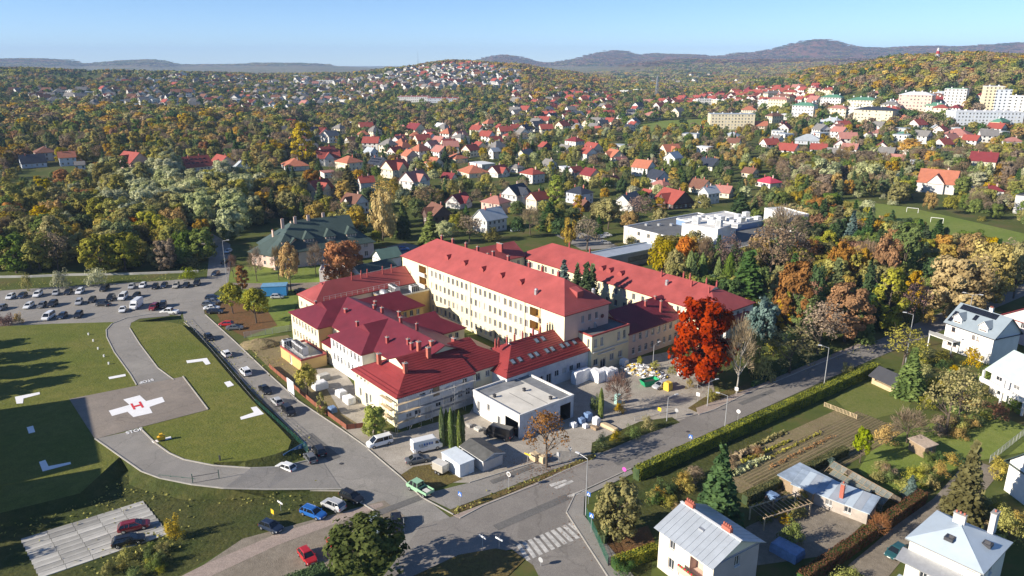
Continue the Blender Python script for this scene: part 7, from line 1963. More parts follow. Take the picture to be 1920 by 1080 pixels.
def occupy():
    for q in NOTREE:
        if len(q) == 3 and not hasattr(q[0], '__len__'):
            x, y, r = q; i0, i1 = int((x - r - OX0) / OCELL), int((x + r - OX0) / OCELL) + 1; j0, j1 = int((y - r - OY0) / OCELL), int((y + r - OY0) / OCELL) + 1
            i0, j0 = max(i0, 0), max(j0, 0)
            if i1 <= i0 or j1 <= j0: continue
            I, J = np.meshgrid(np.arange(i0, min(i1, ONX)), np.arange(j0, min(j1, ONY)), indexing='ij')
            if I.size: occ[I, J] |= ((OX0 + (I + .5) * OCELL - x) ** 2 + (OY0 + (J + .5) * OCELL - y) ** 2 < r * r)
        else:
            xs = [p[0] for p in q]; ys = [p[1] for p in q]
            i0, i1 = max(0, int((min(xs) - OX0) / OCELL)), min(ONX, int((max(xs) - OX0) / OCELL) + 2); j0, j1 = max(0, int((min(ys) - OY0) / OCELL)), min(ONY, int((max(ys) - OY0) / OCELL) + 2)
            if i1 <= i0 or j1 <= j0: continue
            I, J = np.meshgrid(np.arange(i0, i1), np.arange(j0, j1), indexing='ij'); X = OX0 + (I + .5) * OCELL; Y = OY0 + (J + .5) * OCELL
            c = np.zeros(X.shape, bool)
            for (x1, y1), (x2, y2) in zip(q, list(q[1:]) + [q[0]]):
                if abs(y2 - y1) < 1e-9: continue
                c ^= ((y1 > Y) != (y2 > Y)) & (X < (x2 - x1) * (Y - y1) / (y2 - y1) + x1)
            occ[I, J] |= c


occupy()


def np_inside(px, py, poly):
    c = np.zeros(px.shape, bool)
    for (x1, y1), (x2, y2) in zip(poly, poly[1:] + poly[:1]):
        if abs(y2 - y1) < 1e-9: continue
        c ^= ((y1 > py) != (y2 > py)) & (px < (x2 - x1) * (py - y1) / (y2 - y1) + x1)
    return c


PAL = {'ridge': dict(rust=.35, brown=.15, dark=.1, olive=.1, purple=.3), 'left': dict(olive=.38, green=.2, gold=.12, yellow=.13, orange=.03, pale=.06, brown=.07, rust=.01), 'pale': dict(pale=.8, olive=.2), 'upper': dict(olive=.32, gold=.17, brown=.17, rust=.04, green=.15, dark=.07, yellow=.08),
       'town': dict(olive=.28, green=.18, brown=.15, gold=.08, yellow=.06, dark=.16, pale=.08, rust=.01), 'park': dict(rust=.08, dark=.24, olive=.30, brown=.04, gold=.14, green=.2), 'slope': dict(olive=.3, brown=.3, green=.16, pale=.12, gold=.06, dark=.06),
       'hill': dict(olive=.32, brown=.30, rust=.10, gold=.14, dark=.05, green=.09), 'far': dict(olive=.32, brown=.22, dark=.17, green=.18, rust=.02, gold=.06, pale=.03)}
# photo regions of the ground, how dense, which mix of trees, words
REG = [([(185, 330), (330, 322), (470, 345), (490, 430), (440, 450), (300, 425), (200, 440)], 50, 'pale', 'the pale willow grove'),
       ([(-200, 322), (480, 322), (520, 380), (470, 440), (395, 470), (375, 512), (-250, 520)], 54, 'left', 'the autumn wood'),
       ([(-200, 205), (560, 222), (560, 285), (500, 322), (-200, 322)], 62, 'upper', 'the wood by the white villa'),
       ([(1405, 640), (1240, 560), (1235, 470), (1440, 430), (1560, 395), (1640, 440), (1800, 480), (1925, 505), (1900, 540), (1640, 625)], 48, 'park', 'the hospital park'),
       ([(1420, 300), (1640, 300), (1960, 285), (1960, 420), (1800, 405), (1600, 368), (1480, 375)], 60, 'slope', 'the slope above the pitch'),
       ([(1340, 165), (1440, 150), (1560, 165), (1680, 172), (1900, 165), (1960, 185), (1960, 80), (1340, 80)], 70, 'hill', 'the wooded hill'),
       ([(980, 200), (1150, 165), (1150, 120), (690, 100), (690, 122), (860, 128), (985, 150)], 70, 'hill', 'the brown hill'),
       ([(640, 470), (800, 470), (900, 445), (1100, 470), (1160, 430), (1160, 400), (900, 425), (780, 430), (640, 400)], 110, 'town', 'the gardens behind the hospital'),
       ([(500, 430), (640, 440), (660, 370), (520, 350), (480, 380)], 70, 'upper', 'the grove behind the green roof')]


def sample(r0, r1, cell):
    """jittered points over the visible wedge"""
    xs = np.arange(-r1 * .78, r1 * .78, cell); ys = np.arange(max(60, r0 * .6), r1, cell)
    X, Y = np.meshgrid(xs, ys); X = X.ravel(); Y = Y.ravel()
    X = X + _rng.uniform(-.48, .48, X.shape) * cell; Y = Y + _rng.uniform(-.48, .48, Y.shape) * cell
    R = np.hypot(X, Y); k = (R > r0) & (R <= r1) & (np.abs(X) < Y * .76 + 20)
    return X[k], Y[k]


def classify(X, Y, cellarea):
    Z = hz_np(X, Y); d = Y * CT + (CAM_H - Z) * ST
    px = 960 + F_PX * X / d; py = 540 - F_PX * (Y * ST - (CAM_H - Z) * CT) / d
    reg = np.full(X.shape, -1)
    for i, (poly, a, pal, w) in enumerate(REG):
        reg = np.where((reg < 0) & np_inside(px, py, poly), i, reg)
    return Z, d, px, py, reg


cand = []
X, Y = sample(160, 760, 5.6)
Z, d, px, py, reg = classify(X, Y, 31)
area = 5.6 ** 2
I = ((X - OX0) / OCELL).astype(int); J = ((Y - OY0) / OCELL).astype(int)
ok = ~occ[np.clip(I, 0, ONX - 1), np.clip(J, 0, ONY - 1)]
for i in np.nonzero(ok)[0]:
    r = reg[i]
    if Y[i] < 205 and (r < 0 or REG[r][2] != 'park'): continue
    if r >= 0: a, pal, words = REG[r][1], REG[r][2], REG[r][3]
    else:
        if py[i] > 470 or (py[i] > 432 and px[i] < 1180): continue
        a, pal, words = 120, 'town', ('the town gardens' if px[i] < 1250 else 'the gardens below the estate')
    if random.random() > area / a: continue
    x, y = float(X[i]), float(Y[i])
    cs = list(PAL[pal].items()); c = random.choices([k for k, _ in cs], [w for _, w in cs])[0]
    t = random.random()
    if c == 'dark': kind = 'spruce' if t < .75 else 'round'
    elif c in ('brown',): kind = 'sparse' if t < .6 else 'twig' if t < .75 else 'round'
    elif c == 'pale': kind = 'round' if t < .7 else 'bush'
    else: kind = 'round' if t < .66 else 'bush' if t < .8 else 'tall' if t < .9 else 'weep'
    hb = {'left': 12.5, 'pale': 14.5, 'upper': 11.5, 'town': 8.5, 'park': 11.5, 'slope': 10, 'hill': 12}[pal]
    if kind == 'round' and pal != 'town': kind = 'full'
    h = hb * random.uniform(.65, 1.3) * (.55 if kind == 'bush' else 1.15 if kind in ('spruce', 'tall') else 1)
    if pal == 'left': h *= min(1, max(.45, (560 - hypot(x, y)) / 150))
    if pal == 'park': h = min(h, 13)
    w = h * 2 * RADIUS[kind] * random.uniform(.9, 1.25)
    cand.append((h / float(d[i]) * (1 if -30 < px[i] < 1950 else 0), x, y, float(Z[i]), h, w, kind, c, words))
cand.sort(key=lambda q: -q[0])
N_SINGLE = max(60, 318 - N_TREES[0])
SHAPE = {'full': 'broad', 'round': 'rounded', 'bush': 'low bushy', 'tall': 'slender', 'weep': 'drooping', 'spruce': 'pointed', 'sparse': 'thinly leaved', 'twig': 'leafless', 'thuja': 'columnar'}
CNAME = {'green': 'green', 'olive': 'olive green', 'yellow': 'yellow', 'gold': 'golden', 'orange': 'orange', 'rust': 'rust brown', 'red': 'red', 'pale': 'grey green', 'dark': 'dark green', 'brown': 'brown', 'lime': 'lime', 'blue': 'blue green', 'straw': 'straw', 'purple': 'purple'}
single = cand[:N_SINGLE]
RNG = {}
for q in single:
    r_ = hypot(q[1], q[2]); a_ = RNG.get(q[8], (r_, r_)); RNG[q[8]] = (min(a_[0], r_), max(a_[1], r_))
for q in single:
    _, x, y, z, h, w, kind, c, words = q
    nb = min((p for p in single if p is not q), key=lambda p: (p[1] - x) ** 2 + (p[2] - y) ** 2)
    size = 'tall' if h > 11.5 else 'small' if h < 6.5 else 'middling'
    R_ = hypot(x, y); rr_ = RNG[words]; f = (R_ - rr_[0]) / (rr_[1] - rr_[0] + 1e-6)
    lab = f"{size} {SHAPE[kind]} {CNAME[c]} tree {'at the front of' if f < .33 else 'deep in' if f > .67 else 'amid'} {words} beside {SHAPE[nb[6]].split()[-1]} {CNAME[nb[7]]} one"
    if len(lab.split()) > 16: lab = lab.split(' ', 1)[1]
    if len(lab.split()) > 16: lab = lab.rsplit(' beside', 1)[0]
    tree(x, y, z - .1, h, w, kind, c, lab, lab.replace(' tree ', ' trees '))
rest_near = cand[N_SINGLE:]


def scatter(name, label, protos, pts):
    """pts: (x, y, z, proto index, (sx, sy, sz), rotation); one object of many countless trees or houses"""
    if not pts: return
    col = bpy.data.collections.new(name + '_kinds')
    for i, me in enumerate(protos):
        o = bpy.data.objects.new(f'kind_{i:03d}', me); col.objects.link(o)
    me = bpy.data.meshes.new(name)
    n = len(pts)
    me.vertices.add(n); me.vertices.foreach_set('co', np.array([q[:3] for q in pts], np.float32).ravel())
    a = me.attributes.new('kind_index', 'INT', 'POINT'); a.data.foreach_set('value', np.array([q[3] for q in pts], np.int32))
    a = me.attributes.new('grow', 'FLOAT_VECTOR', 'POINT'); a.data.foreach_set('vector', np.array([q[4] for q in pts], np.float32).ravel())
    a = me.attributes.new('turn', 'FLOAT_VECTOR', 'POINT'); a.data.foreach_set('vector', np.array([(0, 0, q[5]) for q in pts], np.float32).ravel())
    o = link(name, me); tag(o, label, kind='stuff')
    ng = bpy.data.node_groups.new(name, 'GeometryNodeTree')
    ng.interface.new_socket('Geometry', in_out='INPUT', socket_type='NodeSocketGeometry'); ng.interface.new_socket('Geometry', in_out='OUTPUT', socket_type='NodeSocketGeometry')
    N, L = ng.nodes, ng.links
    gi = N.new('NodeGroupInput'); go = N.new('NodeGroupOutput'); iop = N.new('GeometryNodeInstanceOnPoints'); ci = N.new('GeometryNodeCollectionInfo')
    ci.inputs['Collection'].default_value = col; ci.inputs['Separate Children'].default_value = True; ci.inputs['Reset Children'].default_value = True
    iop.inputs['Pick Instance'].default_value = True

    def attr(nm, ty):
        q = N.new('GeometryNodeInputNamedAttribute'); q.data_type = ty; q.inputs['Name'].default_value = nm
        return [s for s in q.outputs if s.name == 'Attribute' and s.enabled][0]
    L.new(gi.outputs[0], iop.inputs['Points']); L.new(ci.outputs[0], iop.inputs['Instance'])
    L.new(attr('kind_index', 'INT'), iop.inputs['Instance Index']); L.new(attr('grow', 'FLOAT_VECTOR'), iop.inputs['Scale']); L.new(attr('turn', 'FLOAT_VECTOR'), iop.inputs['Rotation'])
    L.new(iop.outputs[0], go.inputs[0])
    md = o.modifiers.new('scatter', 'NODES'); md.node_group = ng
    return o


keys = sorted({(q[6], random.randrange(NV[q[6]]), q[7]) for q in rest_near})
kidx = {}
for i, (k, v, c) in enumerate(keys): kidx.setdefault((k, c), []).append(i)
scatter('woods', 'mixed autumn trees filling the woods and gardens between the single trees', [crown_mesh(*k) for k in keys],
        [(x, y, z - .1, random.choice(kidx[kind, c]), (w / (20 * RADIUS[kind]),) * 2 + (h / 10,), random.uniform(0, 6.28)) for _, x, y, z, h, w, kind, c, words in rest_near])

# farther trees
far_cols = ['olive', 'brown', 'dark', 'green', 'rust', 'gold', 'yellow', 'pale', 'orange', 'purple']
midp = [bias_mesh(330, 1.15, seed=60 + i, colour=c) for i, c in enumerate(far_cols)]
X, Y = sample(760, 1650, 9.0)
Z, d, px, py, reg = classify(X, Y, 81)
occI = np.clip(((X - OX0) / OCELL).astype(int), 0, ONX - 1); occJ = np.clip(((Y - OY0) / OCELL).astype(int), 0, ONY - 1)
blk = occ[occI, occJ] & (Y < 1550) & (np.abs(X) < 1090)
patch = fbm(X / 130, Y / 130, 5)
pts = []
for i in np.nonzero(~blk)[0]:
    r = reg[i]; pal = REG[r][2] if r >= 0 else 'far'
    p = .9 if r >= 0 else (.24 + .40 * (patch[i] > .5))
    if random.random() > p: continue
    cs = [(c, w) for c, w in PAL[pal].items() if c in far_cols]; c = random.choices([k for k, _ in cs], [w for _, w in cs])[0]
    s = random.uniform(.7, 1.3) * (1.3 if r >= 0 else 1)
    pts.append((float(X[i]), float(Y[i]), float(Z[i]) - 1.2, far_cols.index(c), (s * random.uniform(.95, 1.25), s * random.uniform(.95, 1.25), s * (1.25 if c == 'dark' else 1)), random.uniform(0, 6.28)))
scatter('woods', 'belts of autumn trees between the distant houses', midp, pts)
farp = [bias_mesh(60, 3.0, seed=90 + i, colour=c, lumps=5, spread=10) for i, c in enumerate(far_cols)]
pts = []
for r0, r1, cell, sc_ in ((1650, 2600, 21.0, 1.0), (2600, 4600, 40.0, 1.5), (4600, 8600, 85.0, 4.6)):
    X, Y = sample(r0, r1, cell)
    Z, d, px, py, reg = classify(X, Y, 400)
    patch = fbm(X / 240, Y / 240, 9)
    fp = np.array([(q[1], q[2]) for q in far_pts if q[0] > r0 - 60])
    for i in range(len(X)):
        r = reg[i]; pal = REG[r][2] if r >= 0 else 'far'
        if r0 > 4000:
            if Z[i] < 45 or random.random() > .9: continue
            pal = 'ridge' if px[i] > 880 else 'far'
        elif random.random() > (.97 if r >= 0 else (.85 if Z[i] > 50 else .2 + .5 * (patch[i] > .5))): continue
        if r0 < 4000 and len(fp) and np.min((fp[:, 0] - X[i]) ** 2 + (fp[:, 1] - Y[i]) ** 2) < (10 if Z[i] < 62 else 0) ** 2: continue
        cs = [(c, w) for c, w in PAL[pal].items() if c in far_cols]; c = random.choices([k for k, _ in cs], [w for _, w in cs])[0]
        s = random.uniform(.8, 1.2)
        pts.append((float(X[i]), float(Y[i]), float(Z[i]) - 2.0, far_cols.index(c), (s * sc_, s * sc_, s), random.uniform(0, 6.28)))
scatter('woods', 'far woods covering the hills and valley', farp, pts)
hp = {}
pl = []
for R_, x, y, z, k, words in rest:
    pl.append((x, y, z, k, (random.uniform(.9, 1.3),) * 3, HA + random.choice((0, pi / 2)) + random.gauss(0, .3)))
scatter('distant_houses', 'countless tiny white houses dotting the far hillsides', FARM, pl)


# ------------------------------------------------------------------ vehicles
TYRE = mat('tyre_rubber', (.015, .015, .016), .85, .1); RIM = mat('wheel_rim', (.42, .43, .44), .35, .1, 3, metal=.7)
CGLASS = mat('car_glass', (.012, .015, .018), .06, .2, 1, spec=.9)
LAMP_W = mat('headlight_glass', (.75, .77, .78), .15, .05, spec=.8); LAMP_R = mat('taillight_glass', (.45, .012, .012), .25, .05)
PLATE = mat('number_plate', (.7, .7, .66), .5, .05)
CC = {'white': (.76, .77, .77), 'silver': (.42, .43, .44), 'grey': (.13, .135, .14), 'black': (.014, .014, .016), 'dark blue': (.018, .03, .06), 'blue': (.02, .12, .40), 'red': (.42, .018, .022), 'dark red': (.20, .015, .022), 'beige': (.45, .42, .36), 'green': (.30, .52, .33), 'pale blue': (.33, .40, .46), 'teal': (.02, .08, .09)}
CM = {k: mat('car_paint_' + k.replace(' ', '_'), v, .28, .04, .5, spec=.5, coat=.6) for k, v in CC.items()}
# length, width, height, belt height, bonnet length, boot length, windscreen run, rear run, roof half width
CT_ = {'hatch': (4.0, 1.74, 1.48, .92, .95, .12, .75, .45, .60), 'sedan': (4.6, 1.78, 1.44, .92, 1.15, .75, .8, .75, .58), 'wagon': (4.6, 1.78, 1.48, .94, 1.1, .12, .8, .40, .60), 'suv': (4.4, 1.84, 1.68, 1.05, 1.05, .12, .65, .35, .66),
       'minivan': (5.0, 1.92, 1.92, 1.08, .75, .06, .95, .18, .74), 'van': (5.9, 2.05, 2.6, 1.3, .55, .04, .8, .03, .88), 'pickup': (5.4, 1.85, 1.78, 1.05, 1.2, 1.85, .65, .15, .66)}


def car_meshes(kind):
    L_, W, H, B, bon, boot, ws, rs, rw = CT_[kind]
    a = L_ / 2; w = W / 2
    body = MB()
    # lower body: cross sections along the length (x forward)
    secs = [(-a, .38, B * .86, w * .80), (-a + .08, .30, B * .96, w * .90), (-a + .45, .26, B, w), (-a * .3, .24, B, w), (a * .3, .24, B, w), (a - bon, .24, B * .99, w), (a - .35, .27, B * .84, w * .97), (a - .08, .30, B * .74, w * .86), (a, .38, B * .66, w * .74)]
    if kind in ('van', 'minivan'): secs[-3:] = [(a - .3, .27, B * .9, w * .97), (a - .06, .30, B * .8, w * .9), (a, .38, B * .7, w * .8)]
    rings = []
    for x, zb, zt, hw in secs:
        k = len(body.v); zm = zb + (zt - zb) * .62
        body.v += [(x, -hw * .9, zb), (x, -hw, zb + .12), (x, -hw, zm), (x, -hw * .93, zt), (x, hw * .93, zt), (x, hw, zm), (x, hw, zb + .12), (x, hw * .9, zb)]
        rings.append(k)
    for p, q in zip(rings, rings[1:]):
        for j in range(8):
            body.f.append((p + j, p + (j + 1) % 8, q + (j + 1) % 8, q + j)[::-1]); body.m.append(0)
    body.f.append(tuple(range(rings[0], rings[0] + 8))); body.m.append(0)
    body.f.append(tuple(range(rings[-1], rings[-1] + 8))[::-1]); body.m.append(0)
    x0, x1 = -a + boot, a - bon           # cabin on the belt line
    xr0, xr1 = x0 + rs, x1 - ws           # roof
    c = w * .93
    lo = [(x0, -c, B - .03), (x1, -c * .96, B - .03), (x1, c * .96, B - .03), (x0, c, B - .03)]
    hi = [(xr0, -rw, H - .06), (xr1, -rw, H - .07), (xr1, rw, H - .07), (xr0, rw, H - .06)]
    gl = MB()
    cab = gl if kind != 'van' else body
    for i in range(4):
        j = (i + 1) % 4
        gl.poly([lo[i], lo[j], hi[j], hi[i]]) if kind != 'van' else body.poly([lo[i], lo[j], hi[j], hi[i]])
    # roof panel and pillars in body colour
    n = len(body.v); t = H
    body.v += [(xr0 - .03, -rw - .02, H - .07), (xr1 + .05, -rw - .02, H - .08), (xr1 + .05, rw + .02, H - .08), (xr0 - .03, rw + .02, H - .07), (xr0 + .12, -rw * .86, t), (xr1 - .12, -rw * .86, t), (xr1 - .12, rw * .86, t), (xr0 + .12, rw * .86, t)]
    for q in ((4, 5, 6, 7), (0, 1, 5, 4), (1, 2, 6, 5), (2, 3, 7, 6), (3, 0, 4, 7)): body.f.append(tuple(n + k for k in q)); body.m.append(0)
    for s in (-1, 1):
        for (xa, xb) in (((x0 + .02), xr0), (x1 - .02, xr1)):
            body.beam((xa, s * c * .985, B - .04), (xb, s * (rw + .012), H - .08), .09, .09)
        if kind != 'van':
            xm = (x0 + x1) / 2 - .15; body.beam((xm, s * (c + .012), B - .04), (xm + .05, s * (rw + .014), H - .08), .08, .05)
            if kind in ('wagon', 'minivan', 'suv'): body.beam((x0 + .95, s * (c + .012), B - .04), (x0 + .95, s * (rw + .014), H - .08), .09, .05)
            if kind in ('wagon', 'suv'): body.beam((xr0 + .2, s * rw * .9, H + .04), (xr1 - .2, s * rw * .9, H + .04), .05)
        body.box(x1 - .28, x1 - .1, s * w * 1.02 - .12 if s > 0 else s * w * 1.02 - .06, s * w * 1.02 + .06 if s > 0 else s * w * 1.02 + .12, B - .02, B + .13)
    if kind == 'van':
        f = lambda k, lx, z0_, z1_: None
        gl.poly([(x1 + .01, -c * .85, B + .05), (x1 + .01, c * .85, B + .05), (xr1 + .2, rw * .86, H - .45), (xr1 + .2, -rw * .86, H - .45)])
        for s in (-1, 1):
            q = [(x1 - .95, s * (c + .01), B + .05), (x1 - .12, s * (c + .01), B + .05), (x1 - .5, s * (c * .5 + rw * .5 + .02), B + .62), (x1 - .95, s * (c * .5 + rw * .5 + .02), B + .62)]
            gl.poly(q if s < 0 else q[::-1])
    wh = MB(); r = .33 if kind not in ('van', 'suv', 'pickup') else .36
    wh.tube([(0, -.11, 0), (0, .11, 0)], [r, r], 14); wh.tube([(0, .112, 0), (0, .12, 0)], [r * .62, r * .6], 10, 1); wh.tube([(0, -.12, 0), (0, -.112, 0)], [r * .6, r * .62], 10, 1)
    hl = MB(); hl.box(-.05, .07, -.2, .2, -.09, .09); tl = MB(); tl.box(-.05, .05, -.12, .12, -.14, .14)
    bp = MB(); bp.box(-.01, .02, -.26, .26, -.06, .06)
    return body, gl, wh, hl, tl, bp, (L_, W, H, B, bon, boot, r)


_carproto = {}


def car(x, y, rz, colour, kind, label, group=None, z=0.0):
    key = kind
    if key not in _carproto:
        b, g, w, h, t, p, dims = car_meshes(kind)
        _carproto[key] = (b, g.mesh('glass', CGLASS), w.mesh('wheel', [TYRE, RIM]), h.mesh('headlight', LAMP_W), t.mesh('taillight', LAMP_R), p.mesh('number_plate', PLATE), dims, {})
    b, g, w, h, t, p, (L_, W, H, B, bon, boot, r), bodies = _carproto[key]
    if colour not in bodies:
        me = b.mesh('body', CM[colour]); me.polygons.foreach_set('use_smooth', [False] * len(me.polygons)); bodies[colour] = me
    nm = {'van': 'cargo_van', 'minivan': 'minivan', 'pickup': 'pickup_truck'}.get(kind, 'parked_car')
    o = empty(nm, (x, y, z), rz, label, {'van': 'van', 'minivan': 'van', 'pickup': 'pickup'}.get(kind, 'car'), group)
    link('body', bodies[colour], o); link('window', g, o)
    for sx in (-1, 1):
        for sy in (-1, 1):
            link('wheel', w, o, (L_ * .30 * sx + (.03 if sx > 0 else -.05), sy * (W / 2 - .09), r))
    for s in (-1, 1):
        link('headlight', h, o, (L_ / 2 - .14, s * W * .33, B * .62)); link('taillight', t, o, (-L_ / 2 + .05, s * W * .36, B * .74))
    link('number_plate', p, o, (-L_ / 2 - .0, 0, B * .58)); link('number_plate', p, o, (L_ / 2 + .0, 0, .42))
    return o


ZC = .05
G1 = 'cars in the car park behind the helipad'
CARS = [  # px, py, heading in degrees, colour, kind, words
    (20, 556, -80, 'white', 'hatch', 'white car at the far row end by the photo edge'), (42, 554, -82, 'dark blue', 'hatch', 'dark blue car between two white cars in the far row'), (71, 552, -78, 'white', 'suv', 'white car second in the far row'), (105, 549, -70, 'silver', 'hatch', 'silver hatchback in the far row'), (128, 547, -75, 'black', 'sedan', 'black low car beside the silver hatchback'),
    (150, 546, -78, 'white', 'wagon', 'white wagon in the far row below the willow bush'), (196, 541, -85, 'black', 'suv', 'black tall car alone in the far row'), (247, 537, -75, 'silver', 'hatch', 'silver grey hatchback beside the white one below the wall'), (268, 535, -80, 'white', 'hatch', 'bright white hatchback below the pale wall'), (291, 537, -75, 'black', 'hatch', 'black hatchback third in the row below the wall'),
    (308, 535, -78, 'dark blue', 'hatch', 'dark blue hatchback fourth in the row below the wall'), (330, 535, -76, 'beige', 'wagon', 'beige wagon in the row below the wall'), (349, 534, -78, 'black', 'sedan', 'black saloon beside the beige wagon'), (369, 531, -76, 'black', 'suv', 'black tall car at the row end by the side street'),
    (54, 573, -80, 'white', 'wagon', 'white wagon in the middle row near the photo edge'), (79, 572, -80, 'grey', 'hatch', 'grey hatchback beside the white wagon'), (99, 570, -80, 'black', 'suv', 'black car beside the grey hatchback'), (148, 566, -70, 'silver', 'wagon', 'silver wagon in the middle row'), (173, 562, -75, 'black', 'hatch', 'black hatchback in the middle row'),
    (208, 559, -78, 'black', 'suv', 'black tall car in the middle row beside a white one'), (231, 557, -80, 'white', 'minivan', 'white people carrier in the middle row'), (256, 554, -82, 'black', 'hatch', 'black car behind the white delivery van'), (193, 570, 172, 'black', 'sedan', 'black saloon parked across the middle row'), (289, 576, -88, 'dark red', 'suv', 'dark red car near the helipad path'), (306, 572, -70, 'black', 'suv', 'black car beside the dark red one'),
    (256, 573, -86, 'white', 'van', 'tall white delivery van in the car park'), (230, 580, -70, 'white', 'sedan', 'white saloon beside the delivery van'), (91, 594, -84, 'white', 'minivan', 'white people carrier nearest the helipad grass'), (117, 592, -80, 'dark blue', 'hatch', 'dark blue hatchback nearest the helipad grass'), (147, 590, -74, 'black', 'wagon', 'black car with silver rails nearest the helipad grass'), (3, 577, -85, 'grey', 'hatch', 'grey car cut by the photo edge')]
for px_, py_, a, c, k, lab in CARS:
    x, y = P(px_, py_, .6); car(x, y, radians(a), c, k, lab, G1, ZC)
x, y = P(318, 584, .7); car(x, y, radians(176), 'white', 'pickup', 'white pickup with black bed cover turning out of the car park', None, ZC)
SG = 'cars along the side street'
for px_, py_, a, c, k, lab in [(399, 558, 8, 'dark blue', 'wagon', 'dark blue wagon at the top of the roadside bay'), (400, 565, 5, 'grey', 'sedan', 'grey saloon second in the roadside bay'), (391, 570, 10, 'grey', 'hatch', 'grey hatchback in the middle of the roadside bay'), (397, 577, 6, 'white', 'sedan', 'white saloon in the roadside bay'), (403, 584, 4, 'black', 'wagon', 'black wagon at the lower end of the roadside bay'),
                               (424, 607, 178, 'red', 'hatch', 'red hatchback on the leaf covered bay'), (440, 614, 8, 'grey', 'sedan', 'dark grey saloon beside the red hatchback'), (392, 632, -52, 'black', 'hatch', 'black hatchback driving on the side street'), (424, 663, 128, 'white', 'hatch', 'white hatchback on the side street near the plant podium'), (460, 697, 128, 'white', 'suv', 'white car on the side street below the podium'),
                               (497, 730, -52, 'black', 'sedan', 'black saloon on the side street by the billboard'), (519, 752, 128, 'silver', 'hatch', 'silver hatchback in the row on the side street'), (541, 770, -52, 'black', 'suv', 'black car behind the silver hatchback'), (428, 471, -95, 'white', 'hatch', 'small white car far up the side street'), (422, 490, 90, 'black', 'wagon', 'dark car parked up the shaded side street'), (404, 513, -95, 'dark blue', 'hatch', 'dark car driving down the shaded side street')]:
    x, y = P(px_, py_, .6); car(x, y, radians(a), c, k, lab, SG, .055)
for px_, py_, a, c, k, lab in [(536, 876, 152, 'white', 'hatch', 'small white hatchback at the mouth of the helipad ramp'), (582, 858, 122, 'grey', 'hatch', 'grey hatchback with silver roof by the blue board'), (598, 845, 122, 'black', 'suv', 'black car parked by the green mesh fence'), (587, 961, -28, 'blue', 'wagon', 'bright blue wagon on the gravel parking'), (625, 947, 148, 'silver', 'suv', 'silver car with black roof on the gravel parking'),
                               (659, 931, -35, 'black', 'wagon', 'black people carrier nearest the side street on the gravel'), (508, 987, -28, 'dark blue', 'hatch', 'dark blue hatchback alone on the gravel parking'), (701, 985, -80, 'pale blue', 'hatch', 'pale blue car half hidden by the large green tree'), (743, 983, -80, 'black', 'suv', 'black car standing between two posts at the street corner'), (576, 1042, -52, 'red', 'hatch', 'bright red car behind the dark hedge'), (632, 1022, -48, 'red', 'hatch', 'red car half under the large green tree'),
                               (712, 829, 212, 'white', 'minivan', 'white people carrier in the hospital yard'), (800, 838, 27, 'white', 'van', 'white cargo van beside the column thujas'), (783, 861, 20, 'grey', 'sedan', 'dark grey coupe behind the white cargo van'), (935, 815, 152, 'black', 'van', 'black van in front of the flat annex'), (1240, 722, 215, 'silver', 'wagon', 'silver wagon beside the green skip'), (757, 467, 15, 'blue', 'suv', 'blue car behind the main block'), (722, 468, 10, 'black', 'wagon', 'black car in the shade behind the main block'),
                               (565, 545, 5, 'black', 'sedan', 'black saloon on the gravel path under the ochre tree'), (520, 556, 3, 'silver', 'hatch', 'silver car in front of the blue container'), (1294, 686, 215, 'silver', 'hatch', 'silver car in the shade under the scarlet oak'), (1680, 1034, 215, 'teal', 'hatch', 'dark teal car beside the pale blue roofed house'), (1138, 441, 10, 'white', 'suv', 'white car parked before the clinic'), (1128, 444, 10, 'white', 'hatch', 'second white car parked before the clinic'), (1500, 412, -10, 'white', 'van', 'white van beside the clinic tower'), (1520, 420, -10, 'white', 'van', 'second white van beside the clinic tower'), (966, 432, 20, 'pale blue', 'hatch', 'pale car in the gardens behind the long ridge'), (1136, 455, 5, 'silver', 'hatch', 'silver car in the clinic car park')]:
    x, y = P(px_, py_, .6); o = car(x, y, radians(a), c, k, lab, None, .05)
    if px_ == 800:
        for i in range(6): MB().box(-1.9 + i * .5, -1.58 + i * .5, -1.04, -1.022, 1.5, 1.95).obj('lettering', CM['blue' if i > 1 else 'silver'], o)
        MB().box(-1.7, -.2, -1.04, -1.022, 1.2, 1.36).obj('lettering', CM['silver'], o)
for px_, py_, c, k, lab in ((251, 986, 'dark red', 'wagon', 'dark red wagon parked on the concrete slabs'), (241, 1013, 'black', 'wagon', 'black people carrier parked on the concrete slabs')):
    x, y = P(px_, py_, .7); car(x, y, radians(24), c, k, lab, 'cars on the concrete slabs', .14)


